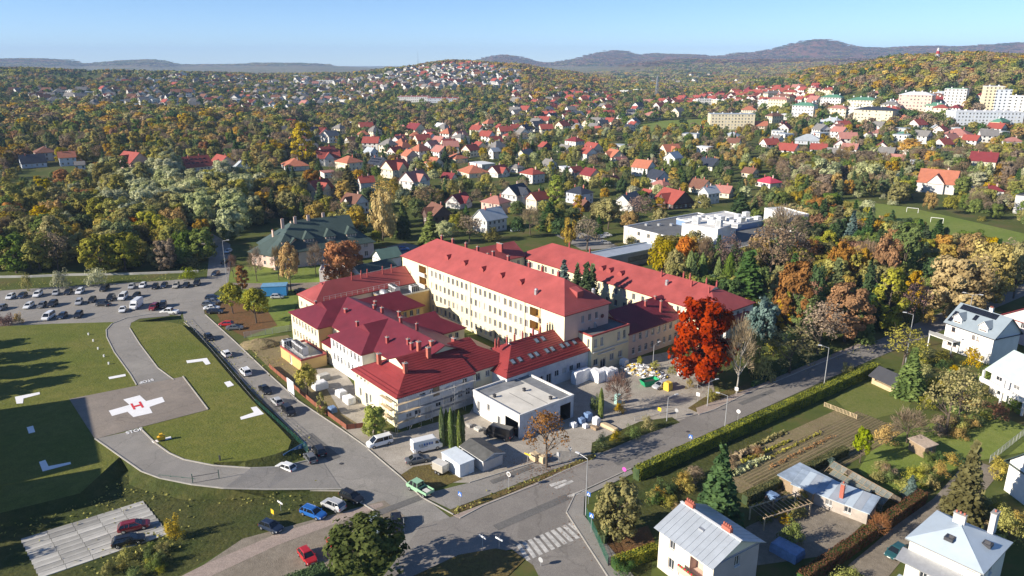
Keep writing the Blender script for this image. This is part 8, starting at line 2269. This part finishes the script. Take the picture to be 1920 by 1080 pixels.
def green_truck():
    x, y = P(785, 916, .6)
    t = empty('flatbed_truck', (x, y, .06), radians(138), 'pale green flatbed truck with open bed on the worn grass corner', 'truck')
    g = CM['green']; b = MB()
    b.box(-.6, 2.1, -.85, .85, .45, 1.15); b.box(2.1, 2.35, -.8, .8, .5, 1.0)
    n = len(b.v); b.v += [(-.55, -.82, 1.15), (1.75, -.82, 1.15), (1.75, .82, 1.15), (-.55, .82, 1.15), (-.45, -.7, 1.95), (1.2, -.7, 1.95), (1.2, .7, 1.95), (-.45, .7, 1.95)]
    b.f.append((n + 4, n + 5, n + 6, n + 7)); b.m.append(0)
    b.obj('cab', g, t)
    gm = MB()
    for q in ((0, 1, 5, 4), (1, 2, 6, 5), (2, 3, 7, 6), (3, 0, 4, 7)): gm.poly([b.v[n + k] for k in q])
    gm.obj('window', CGLASS, t)
    for s in (-1, 1):
        for xa, xb in ((-.55, -.45), (.5, .5), (1.75, 1.2)): MB().beam((xa, s * .83, 1.13), (xb, s * .71, 1.96), .08).obj('pillar', g, t)
    bed = MB(); bed.box(-2.9, -.7, -.9, .9, .8, .9); bed.obj('bed_floor', DARKMETAL, t)
    for q in ((-2.9, -.7, -.95, -.9), (-2.9, -.7, .9, .95), (-2.95, -2.9, -.95, .95), (-.7, -.65, -.95, .95)): MB().box(*q, .78, 1.25).obj('bed_side', g, t)
    MB().box(-2.6, -1.4, -.5, .4, .9, 1.05).obj('load', PALE_GREY, t)
    w = _carproto['pickup'][2]
    for sx in (-2.1, 1.4):
        for s in (-1, 1): link('wheel', w, t, (sx, s * .8, .36))
    for s in (-1, 1): MB().box(2.34, 2.38, s * .6 - .13, s * .6 + .13, .68, .9).obj('headlight', LAMP_W, t)
    x, y = P(826, 881, .6)
    t = empty('box_trailer', (x, y, .06), HA + radians(10), 'small beige box trailer beside the white container', 'trailer')
    MB().box(-1.3, 1.3, -.8, .8, .6, 2.0).obj('body', CM['beige'], t); MB().box(-1.34, 1.34, -.84, .84, 2.002, 2.08).obj('lid', mat('trailer_lid', (.62, .60, .55), .6, .08), t)
    MB().beam((-1.3, 0, .55), (-2.5, 0, .45), .1).obj('drawbar', METAL, t)
    for sx in (-.35, .4):
        for s in (-1, 1): link('wheel', w, t, (sx, s * .82, .33), scale=.9)


green_truck()

# ------------------------------------------------------------------ street furniture and yard clutter
POLE = mat('galvanised_pole', (.46, .47, .48), .5, .08, 1, metal=.4)


def lamp(px, py, top, arm, label, dbl=False):
    x, y = P(px, py); h = height_at(x, y, top)
    t = empty('street_lamp', (x, y, 0), radians(arm), label, 'street lamp', 'street lamps')
    MB().tube([(0, 0, 0), (0, 0, h * .5), (0, 0, h)], [.11, .085, .055], 8).obj('pole', POLE, t)
    for s in ((1, -1) if dbl else (1,)):
        MB().tube([(0, 0, h - .05), (s * 1.6, 0, h + .35)], [.045, .04], 6).obj('arm', POLE, t)
        MB().box(s * 1.9 - .4, s * 1.9 + .4, -.16, .16, h + .3, h + .44).obj('lamp_head', mat('lamp_head', (.55, .56, .57), .4, .05), t)


for q in [(1098, 966, 860, 140, 'tall street lamp at the zebra crossing corner'), (1545, 722, 652, 160, 'tall street lamp beside the long hedge'), (1696, 690, 590, 160, 'street lamp behind the spreading olive shrub'), (1807, 640, 553, 150, 'double armed street lamp behind the solar roofed house', True), (1358, 812, 742, 160, 'thin lamp post at the hedge by the main road'), (1224, 688, 647, 40, 'lamp post standing behind the yard rubble'),
          (1250, 790, 745, 20, 'lamp post by the planted island'), (426, 530, 452, 0, 'lamp post at the corner of the side street'), (1326, 762, 716, 20, 'lamp post on the grass corner by the yard entrance'), (1412, 560, 545, 0, 'short lamp in the park'), (1921, 545, 500, 180, 'lamp post at the photo edge on the main road'), (1712, 470, 408, 0, 'tall floodlight pole at the football pitch')]:
    if q[1] > 470: lamp(*q)


def signpost(px, py, top, plate, label, rz=-40.0):
    x, y = P(px, py); h = max(1.2, height_at(x, y, top))
    t = empty('road_sign', (x, y, 0), radians(rz), label, 'sign')
    MB().tube([(0, 0, 0), (0, 0, h)], [.04, .04], 6).obj('post', POLE, t)
    kind, col = plate
    c = {'blue': mat('sign_blue', (.03, .14, .50), .45, .05), 'white': PAINT_W, 'yellow': mat('sign_yellow', (.75, .50, .03), .5, .08), 'back': mat('sign_back', (.40, .41, .42), .5, .06), 'magenta': mat('sign_magenta', (.62, .10, .45), .5, .05)}[col]
    z = h - .4
    if kind == 'sq':
        MB().box(-.4, .4, -.06, -.03, z - .4, z + .4).obj('plate', c, t)
        if col == 'blue':
            m = MB(); m.poly([(-.32, -.066, z - .3), (.32, -.066, z - .3), (0, -.066, z + .3)]); m.obj('triangle', PAINT_W, t)
            m = MB(); m.tube([(0, -.07, z + .05), (0, -.074, z + .05)], [.06, .06], 8); m.beam((0, -.072, z), (-.06, -.072, z - .25), .05); m.beam((0, -.072, z), (.1, -.072, z - .25), .05); m.obj('walker', mat('sign_black', (.01, .01, .01), .6, .02), t)
    elif kind == 'disc':
        MB().tube([(0, -.03, z), (0, -.06, z)], [.42, .42], 16).obj('plate', c, t)
    elif kind == 'ring':
        MB().tube([(0, -.03, z), (0, -.06, z)], [.45, .45], 16).obj('plate', PAINT_W, t); MB().tube([(0, -.062, z), (0, -.07, z)], [.33, .33], 16).obj('face', A_ASPH, t)
    elif kind == 'arrow':
        MB().box(-.7, .7, -.06, -.03, z - .15, z + .15).obj('plate', c, t)
    elif kind == 'tri':
        m = MB(); m.poly([(-.45, -.05, z + .35), (.45, -.05, z + .35), (0, -.05, z - .42)][::-1]); m.poly([(-.45, -.03, z + .35), (.45, -.03, z + .35), (0, -.03, z - .42)]); m.obj('plate', c, t)


for q in [(1108, 1000, 962, ('sq', 'blue'), 'blue pedestrian crossing sign at the zebra bars'), (1103, 945, 922, ('sq', 'blue'), 'blue pedestrian crossing sign on the lamp corner'), (954, 919, 885, ('ring', 'white'), 'round white sign on the leafy verge'), (1294, 832, 815, ('sq', 'blue'), 'blue sign half hidden by the hedge'), (1170, 897, 876, ('disc', 'magenta'), 'pink disc sign at the hedge end'), (1383, 790, 768, ('disc', 'white'), 'white round sign at the roadside'),
          (1069, 858, 838, ('disc', 'back'), 'grey backed round sign on the verge'), (1047, 868, 848, ('sq', 'back'), 'small dark sign beside the rowan'), (989, 868, 848, ('arrow', 'yellow'), 'yellow board sign beside the rowan'), (1268, 782, 766, ('disc', 'back'), 'grey backed round sign in the yard mouth'), (1236, 780, 764, ('sq', 'yellow'), 'yellow board on the yard lamp'), (863, 948, 922, ('sq', 'blue'), 'blue information sign by the service lane'), (905, 1032, 1002, ('arrow', 'white'), 'white street name arrow on the dry island'), (936, 1030, 1006, ('arrow', 'white'), 'white direction arrow at the end of the dry island'), (1014, 1062, 1045, ('disc', 'back'), 'round sign seen from behind at the side road'),
          (1380, 742, 726, ('sq', 'white'), 'white board by the bare birch'), (1308, 752, 736, ('sq', 'white'), 'white sign at the yard entrance'), (527, 958, 938, ('arrow', 'white'), 'small white marker on the rough grass'), (512, 968, 955, ('sq', 'yellow'), 'small orange marker post on the rough grass'), (1163, 1, 0, ('sq', 'blue'), '')]:
    if q[4]: signpost(*q)
for px, py, top, lab in ((728, 1005, 978, 'grey post beside the black car at the corner'), (758, 998, 972, 'second grey post beside the black car at the corner')):
    x, y = P(px, py); h = height_at(x, y, top); tag(MB().tube([(0, 0, 0), (0, 0, h)], [.05, .05], 6).obj('bollard_post', POLE, loc=(x, y, 0)), lab, 'post')

# white billboard, blue notice fence, gate frame, yellow windsock box
x, y = P(541, 742); t = empty('billboard', (x, y, 0), HA, 'blank white billboard on posts beside the side street', 'billboard')
MB().box(0, 3.4, -.05, .05, 1.4, 4.4).obj('panel', PAINT_W, t)
for s in (.4, 3.0): MB().box(s - .06, s + .06, .05, .17, 0, 4.0).obj('post', POLE, t)
loc, rz, L_ = face((532, 861), (574, 837), .2)
t = empty('notice_board', loc, rz, 'long blue notice banner at the end of the grass mound', 'banner')
MB().box(0, L_, -.03, .03, .25, 1.25).obj('banner', mat('banner_blue', (.10, .22, .42), .6, .15, 1.5), t)
for i in range(5):
    MB().box(L_ * (i + .3) / 5, L_ * (i + .75) / 5, -.045, -.032, .55, 1.0).obj('notice', PALE_GREY, t)
for i in range(4): MB().box(i * L_ / 3 - .03, i * L_ / 3 + .03, .031, .09, 0, 1.4).obj('post', DARKMETAL, t)
def paling(a, b, h, label, step=2.4, rails=3, m=None, name='fence', z=0.0, slats=0):
    A = Vector((*P(*a, z), z)); B = Vector((*P(*b, z), z)); L_ = (B - A).length
    t = empty(name, A, atan2(B.y - A.y, B.x - A.x), label, 'fence'); n = max(1, round(L_ / step)); m = m or DARKMETAL
    pm = MB().box(-.035, .035, -.035, .035, 0, h).mesh('post', m)
    for i in range(n + 1): link('post', pm, t, (i * L_ / n, 0, 0))
    rm = MB().box(0, L_, -.015, .015, 0, .035).mesh('rail', m)
    for k in range(rails): link('rail', rm, t, (0, 0, h * (.12 + .85 * k / max(1, rails - 1))))
    if slats:
        ns = min(290, int(L_ / slats)); sm = MB().box(-.05, .05, -.03, -.016, .05, h + .04).mesh('slat', m)
        for i in range(ns): link('slat', sm, t, ((i + .5) * L_ / ns, 0, 0))


GRN = mat('green_fence_paint', (.03, .14, .09), .6, .1)
for a, b, h, lab, st, ra, m_, sl in (((480, 762), (578, 852), 1.8, 'green wire fence along the foot of the grass bank', 2.4, 6, GRN, 0), ((345, 600), (480, 760), 1.1, 'thin wire fence along the foot of the street bank', 2.4, 2, POLE, 0), ((262, 595), (310, 594), .9, 'low wire fence piece below the white pickup', 2, 2, POLE, 0), ((1098, 965), (1140, 1060), 1.6, 'green garden fence at the zebra crossing corner', 2, 4, GRN, .35), ((1140, 1062), (1165, 1056), 1.5, 'iron gate of the grey roofed house', 1, 3, DARKMETAL, .16),
                                   ((458, 634), (550, 620), 1.7, 'pale slatted fence beside the churned soil', 1.8, 2, PALE_GREY, .25), ((1545, 762), (1606, 786), 1.0, 'low pale timber fence between lawn and vegetable garden', 1.5, 2, TIMBER_P, .3), ((1855, 868), (1925, 812), 1.6, 'slatted grey fence along the bright lawn', 1.8, 2, POLE, .35), ((1240, 690), (1318, 735), 1.1, 'railing along the yard edge under the scarlet oak', 2, 2, POLE, 0), ((300, 905), (365, 912), 1.6, 'green fence piece below the helipad ramp', 2, 4, GRN, 0), ((1190, 790), (1250, 772), .9, 'low railing on the planted island', 1.6, 2, POLE, 0)):
    paling(a, b, h, lab, st, ra, m_, slats=sl)
OR = mat('orange_barrier_mesh', (.24, .085, .05), .8, .2, 2)
for a, b in (((505, 690), (590, 762)), ((590, 762), (650, 806)), ((650, 806), (682, 802))):
    A, B = Vector(P(*a)), Vector(P(*b)); t = empty('site_fence', (A.x, A.y, 0), atan2((B - A).y, (B - A).x), 'rusty orange site fence between street and building ground, ' + {505: 'upper stretch', 590: 'middle stretch', 650: 'corner stretch by the yellow green tree'}[a[0]], 'fence'); L_ = (B - A).length; n = max(2, int(L_ / 2.2))
    for i in range(n):
        MB().box(i * L_ / n + .04, (i + 1) * L_ / n - .04, -.015, .015, .1, 1.15).obj('panel', OR, t); MB().box(i * L_ / n - .04, i * L_ / n + .04, -.04, .04, 0, 1.25).obj('post', DARKMETAL, t)
gx, gy = P(362, 908, 1.2)
t = empty('gate', (gx, gy, 1.3), radians(20), 'open black metal gate frame across the helipad ramp', 'gate')
for x0 in (0, 4.2): MB().box(x0 - .06, x0 + .06, -.06, .06, 0, 1.9).obj('post', GRN, t)
for z0 in (.1, 1.3): MB().box(.06, 4.1, -.03, .03, z0, z0 + .07).obj('rail', DARKMETAL, t)
x, y = P(303, 826, ZM); t = empty('windsock_box', (x, y, Z1), .5, 'small yellow box lamp on the grass by the helipad', 'lamp box'); MB().box(-.7, .7, -.4, .4, .25, .9).obj('box', mat('yellow_plastic', (.75, .45, .03), .5, .08), t); MB().box(-.3, .3, -.3, .3, .9, 1.4).obj('head', mat('yellow_plastic', (0, 0, 0)), t); MB().box(-.55, .55, -.3, .3, 0, .25).obj('foot', DARKMETAL, t)
for px, py, lab in ((166, 628, 'first'), (175, 640, 'second'), (184, 655, 'third'), (195, 669, 'fourth'), (204, 683, 'fifth')):
    x, y = P(px, py, ZM); tag(MB().box(-.15, .15, -.15, .15, 0, .55).obj('approach_light', PAINT_W, loc=(x, y, ZM)), f'white approach light in the grass, {lab} from the car park', 'light', 'approach lights in the helipad grass')
x, y = P(413, 866, ZM - .3); tag(MB().box(-.12, .12, -.12, .12, 0, 1.3).obj('gate_post', DARKMETAL, loc=(x, y, 1.1)), 'short dark post on the inner edge of the helipad ramp', 'post')

# building yard: wrapped pallets, rubble, skip and bags
WRAP = mat('white_plastic_wrap', (.78, .79, .80), .35, .12, 1.2, .3, 3); BLUEF = mat('blue_foil', (.16, .25, .42), .4, .2, 1.5); YEL = mat('yellow_bag', (.66, .46, .06), .6, .1)


def lump(name, px, py, sx, sy, h, m, label, cat, group=None, rz=HA, z=0.04):
    """a soft, uneven wrapped block"""
    x, y = P(px, py); rr = random.Random(int(px * 7 + py)); mb = MB(); n = 5
    for zi, zz in enumerate((0, h * .5, h * .93, h)):
        k = (1.0, 1.03, .96, .8)[zi]
        for j in range(4 * n):
            s = j // n; f = (j % n) / n
            c = [(-1, -1), (1, -1), (1, 1), (-1, 1)]; p, q = c[s], c[(s + 1) % 4]
            mb.v.append(((p[0] + (q[0] - p[0]) * f) * sx / 2 * k + rr.uniform(-.05, .05), (p[1] + (q[1] - p[1]) * f) * sy / 2 * k + rr.uniform(-.05, .05), zz + rr.uniform(-.05, .05) * (zi > 0)))
    N_ = 4 * n
    for i in range(3):
        for j in range(N_): mb.f.append((i * N_ + j, i * N_ + (j + 1) % N_, (i + 1) * N_ + (j + 1) % N_, (i + 1) * N_ + j)); mb.m.append(0)
    mb.f.append(tuple(range(3 * N_, 4 * N_))); mb.m.append(0)
    return tag(mb.obj(name, m, loc=(x, y, z), rz=rz), label, cat, group)


for q in [('wrapped_pallet', 1083, 718, 1.6, 2.6, 2.9, WRAP, 'tall white wrapped insulation stack nearest the annex'), ('wrapped_pallet', 1097, 712, 1.6, 2.6, 2.8, WRAP, 'second white wrapped insulation stack'), ('wrapped_pallet', 1118, 713, 3.4, 2.2, 2.6, WRAP, 'long white wrapped stack in the middle of the yard'), ('wrapped_pallet', 1136, 710, 3.0, 2.2, 2.4, WRAP, 'long white wrapped stack beside the bare shrub'), ('wrapped_pallet', 1147, 702, 2.2, 1.8, 1.6, WRAP, 'low white stack behind the long ones'),
          ('wrapped_pallet', 1102, 788, 1.4, 1.4, 1.7, BLUEF, 'blue foil pallet beside the annex wall'), ('wrapped_pallet', 1090, 794, 1.2, 1.2, 1.2, BLUEF, 'small blue foil pallet beside the annex wall'), ('wrapped_pallet', 1118, 796, 1.3, 1.1, 1.6, WRAP, 'white block by the annex near the thuja'), ('rubble_bag', 1098, 802, .9, .9, .8, WRAP, 'white rubble bag on the yard floor by the annex'), ('rubble_bag', 1075, 800, 1.2, 1.0, .9, WRAP, 'white sack beside the blue foil pallets'),
          ('rubble_bag', 1276, 704, 1.1, 1.1, 1.5, WRAP, 'white sack pile behind the green skip'), ('rubble_bag', 1170, 686, 1.8, 1.4, 1.8, WRAP, 'tall white sack at the rubble heap end'), ('portable_box', 1252, 731, 1.5, 1.5, 1.9, YEL, 'yellow and white cabin beside the silver wagon'), ('wrapped_pallet', 1018, 866, 1.3, 1.2, 1.2, TIMBER_P, 'timber crate of bricks beside the rowan'), ('wrapped_pallet', 1003, 862, 1.6, 1.4, 1.4, TIMBER_P, 'larger timber crate of bricks beside the rowan'),
          ('wrapped_pallet', 600, 728, 2.4, 3.0, 1.6, WRAP, 'pale stack of building material by the ochre podium'), ('wrapped_pallet', 607, 712, 1.8, 2.6, 1.4, CONC, 'grey material stack at the podium foot'), ('wrapped_pallet', 640, 742, 2.4, 1.8, 1.3, WRAP, 'white heap of sacks beside the white wing'), ('wrapped_pallet', 655, 755, 2.6, 1.8, 1.5, WRAP, 'second white heap of sacks beside the white wing'), ('wrapped_pallet', 624, 772, 1.8, 1.3, 1.1, BLUEF, 'blue tarpaulin pile by the site fence'), ('wrapped_pallet', 1154, 705, 1.0, 1.0, .9, RUSTY, 'small blue bin at the wing wall'), ('timber_stack', 1140, 802, 4.6, 1.1, .6, TIMBER_P, 'long stack of timber boards beside the annex'),
          ('timber_stack', 1115, 804, 1.6, 1.0, .5, TIMBER, 'low dark timber pile in the yard'), ('portable_box', 1158, 757, 1.1, 1.1, 2.2, mat('pale_teal_plastic', (.35, .55, .50), .5, .08), 'pale teal portable toilet behind the bare shrub'), ('wrapped_pallet', 897, 806, 1.6, 1.2, .5, CONC, 'low pile of pale blocks by the annex door'), ('wrapped_pallet', 880, 800, 1.4, .8, .6, CONC_D, 'grey rubble by the scaffold end'), ('wrapped_pallet', 690, 795, 2.6, .8, .5, CONC, 'white boards lying at the scaffold corner')]:
    lump(*q[:8], {'wrapped_pallet': 'pallet', 'rubble_bag': 'sack', 'portable_box': 'cabin', 'timber_stack': 'timber'}[q[0]], 'building material in the hospital yard')
# rubble heap: countless scraps
mb = MB(); rr = random.Random(3)
hx, hy = P(1205, 698)
for i in range(420):
    a, r = rr.uniform(0, 6.28), sqrt(rr.random()); u, v = r * 6.2 * cos(a), r * 3.0 * sin(a); z = max(0, 2.0 * (1 - r ** 1.4)) * rr.uniform(.3, 1) + .05; s = rr.uniform(.12, .5)
    X_, Y_ = hx + u * cos(HA * .9) - v * sin(HA * .9), hy + u * sin(HA * .9) + v * cos(HA * .9)
    mb.beam((X_ - s, Y_ + rr.uniform(-s, s), z + rr.uniform(-.2, .2)), (X_ + s, Y_ + rr.uniform(-s, s), z + rr.uniform(-.2, .3)), rr.uniform(.1, .55), rr.uniform(.04, .3), rr.choices((0, 1, 2, 3), (5, 2, 2, 1))[0])
tag(mb.obj('rubble', [WRAP, YEL, CONC_D, TIMBER]), 'heap of white, grey and yellow building rubble', kind='stuff')
x, y = P(1217, 722); t = empty('skip', (x, y, .04), HA + radians(75), 'open green rubbish skip beside the silver wagon', 'skip')
SKP = mat('skip_green', (.02, .33, .14), .5, .12, 1)
for k, q in enumerate(([(-1.6, -.9, .1), (1.6, -.9, .1), (2.1, -1, 1.4), (-2.1, -1, 1.4)], [(1.6, -.9, .1), (1.6, .9, .1), (2.1, 1, 1.4), (2.1, -1, 1.4)], [(1.6, .9, .1), (-1.6, .9, .1), (-2.1, 1, 1.4), (2.1, 1, 1.4)], [(-1.6, .9, .1), (-1.6, -.9, .1), (-2.1, -1, 1.4), (-2.1, 1, 1.4)])):
    m_ = MB(); m_.poly(q); ctr = Vector((0, 0, .7)); m_.poly([tuple(Vector(p) + (ctr - Vector(p)).normalized() * .06) for p in q][::-1]); m_.obj('side', SKP, t)
MB().box(-1.55, 1.55, -.85, .85, .1, .9).obj('fill', mat('dark_waste', (.05, .05, .045), .9, .5, 3), t)
# soil heap
mb = MB(); hx, hy = P(487, 648); n = 14
for i in range(7):
    r = 4.2 * (1 - i / 6) ** .8
    for j in range(n):
        a = 2 * pi * j / n; k = r * rr.uniform(.82, 1.15); mb.v.append((hx + k * cos(a) * 1.25, hy + k * sin(a) * .8, 2.0 * (i / 6) ** .8 + rr.uniform(-.12, .12)))
for i in range(6):
    for j in range(n): mb.f.append((i * n + j, i * n + (j + 1) % n, (i + 1) * n + (j + 1) % n, (i + 1) * n + j)); mb.m.append(0)
tag(mb.obj('dirt', A_SOIL), 'grey brown heap of dug soil behind the billboard', kind='stuff')
# rows of vegetables and garden bits
rng = np.random.default_rng(8)
for (a, b, col, nn, sz, w, lab) in (((1370, 893), (1435, 860), 'pale', 420, .5, .8, 'row of pale cabbages'), ((1390, 868), (1480, 828), 'olive', 360, .35, .5, 'row of low green vegetables'), ((1420, 870), (1540, 812), 'olive', 360, .3, .5, 'second row of low vegetables'), ((1440, 880), (1560, 820), 'rust', 300, .3, .6, 'row of withered plants'), ((1400, 845), (1470, 812), 'olive', 300, .5, .6, 'strip of tall weeds along the hedge'), ((1350, 870), (1420, 842), 'brown', 420, .7, .9, 'tangle of dry stalks beside the hedge')):
    A, B = np.array(P(*a)), np.array(P(*b)); u = rng.uniform(0, 1, nn)[:, None]
    C = np.concatenate([A + (B - A) * u + rng.normal(0, w * .4, (nn, 2)), rng.uniform(.06, .35 + sz * .5, (nn, 1))], 1)
    tag(link('undergrowth', mesh_from_quads('undergrowth', quads_mesh(C, np.tile([0, 0, 1.0], (nn, 1)), sz, 1, rng, .8), LM[col])), lab, kind='stuff')
mb = MB(); A, B = Vector(P(1345, 875)), Vector(P(1590, 765))
for i in range(16):
    s = i / 15; off = Vector((B - A).normalized()); nrm = Vector((off.y, -off.x))
    p, q = A + nrm * (2.5 + s * 11), B + nrm * (2.5 + s * 11) * .9
    pts_ = 9
    for k in range(pts_ - 1):
        e, f = p.lerp(q, k / (pts_ - 1)), p.lerp(q, (k + 1) / (pts_ - 1)); hgt = .1 + .08 * rr.random()
        mb.poly([(e.x - nrm.x * .28, e.y - nrm.y * .28, .032), (f.x - nrm.x * .28, f.y - nrm.y * .28, .032), (f.x, f.y, .032 + hgt), (e.x, e.y, .032 + hgt)]); mb.poly([(e.x, e.y, .032 + hgt), (f.x, f.y, .032 + hgt), (f.x + nrm.x * .28, f.y + nrm.y * .28, .032), (e.x + nrm.x * .28, e.y + nrm.y * .28, .032)])
tag(mb.obj('mud', A_SOIL), 'dug furrows of the vegetable garden', kind='stuff')
# goals on the football pitch
for px, py, w, lab in ((1710, 400, 12, 'far goal on the football pitch'), (1756, 418, 8, 'small goal on the football pitch')):
    x, y, z = PT(px, py); t = empty('goal', (x, y, z), -.6, 'white ' + lab, 'goal')
    for s in (-2.5, 2.5): MB().box(s - .08, s + .08, -.08, .08, 0, 2.2).obj('post', PAINT_W, t)
    MB().box(-2.5, 2.5, -.08, .08, 2.2, 2.36).obj('crossbar', PAINT_W, t)
# pallet leaning, tarpaulin, stones near the grey roofed house
x, y = P(1378, 1000); t = empty('pallet', (x, y, 0), radians(-20), 'pale wooden pallet leaning behind the grey roofed house', 'pallet')
for i in range(5):
    o = MB().box(-.9, .9, -.03, .03, .15 + i * .3, .33 + i * .3).obj('board', TIMBER_P, t)
for s in (-.8, 0, .8): MB().box(s - .06, s + .06, .031, .12, .05, 1.6).obj('batten', TIMBER_P, t)
lump('tarpaulin', 1475, 1040, 4.2, 2.6, 1.6, BLUEF, 'blue tarpaulin heap in the shade of the grey roofed house', 'tarpaulin')
lump('tarpaulin', 1448, 935, 2.0, 1.4, 1.0, BLUEF, 'small blue tarpaulin heap by the patched shed', 'tarpaulin')
# rough tufts that break the edges of the lawns
tufts = []
for a, b, n, w in (((240, 905), (560, 926), 260, 3.0), ((0, 985), (260, 925), 260, 3.0), ((345, 604), (575, 852), 420, 1.3), ((845, 962), (1115, 856), 160, .5), ((390, 500), (300, 510), 120, 3), ((0, 535), (350, 520), 320, 3), ((170, 1080), (330, 1000), 260, 3.0), ((460, 650), (545, 700), 120, 2.5), ((1460, 690), (1640, 645), 160, 2.0)):
    A, B = np.array(P(*a)), np.array(P(*b)); u = rng.uniform(0, 1, n)[:, None]; q = A + (B - A) * u + rng.normal(0, w, (n, 2)); tufts.append(np.concatenate([q, rng.uniform(.05, .4, (n, 1))], 1))
C = np.concatenate(tufts)
tag(link('grass', mesh_from_quads('grass', quads_mesh(C, np.tile([0, 0, 1.0], (len(C), 1)), .34, 1, rng, .8), LM['olive'])), 'rough grass tufts along the banks and verges', kind='stuff')
fall = []
for px, py, r, n in ((1000, 885, 7, 420), (1025, 878, 4, 300), (480, 612, 7, 500), (440, 596, 5, 300), (636, 536, 6, 260), (1312, 725, 6, 300), (1165, 1022, 5, 260), (1085, 990, 4, 120), (1070, 935, 3, 80)):
    x, y = P(px, py); q = rng.normal(0, r * .5, (n, 2)) + np.array([x, y]); fall.append(np.concatenate([q, np.full((n, 1), .13)], 1))
C = np.concatenate(fall)
tag(link('leaves', mesh_from_quads('leaves', quads_mesh(C, np.tile([0, 0, 1.0], (len(C), 1)), .17, 1, rng, .2), LM['rust'])), 'fallen orange leaves under the trees', kind='stuff')

# ------------------------------------------------------------------ the air
hb = MB(); hb.box(-14500, 14500, -400, 14500, -48, 345)
hz_m = bpy.data.materials.new('haze'); hz_m.use_nodes = True
N, L = hz_m.node_tree.nodes, hz_m.node_tree.links
N.remove(N['Principled BSDF'])
pv_ = N.new('ShaderNodeVolumePrincipled'); pv_.inputs['Color'].default_value = (.50, .70, 1.0, 1); pv_.inputs['Density'].default_value = HAZE_D; pv_.inputs['Anisotropy'].default_value = .0
L.new(pv_.outputs[0], N['Material Output'].inputs['Volume'])
tag(hb.obj('haze', hz_m), 'thin bluish autumn haze over the valley', kind='stuff')
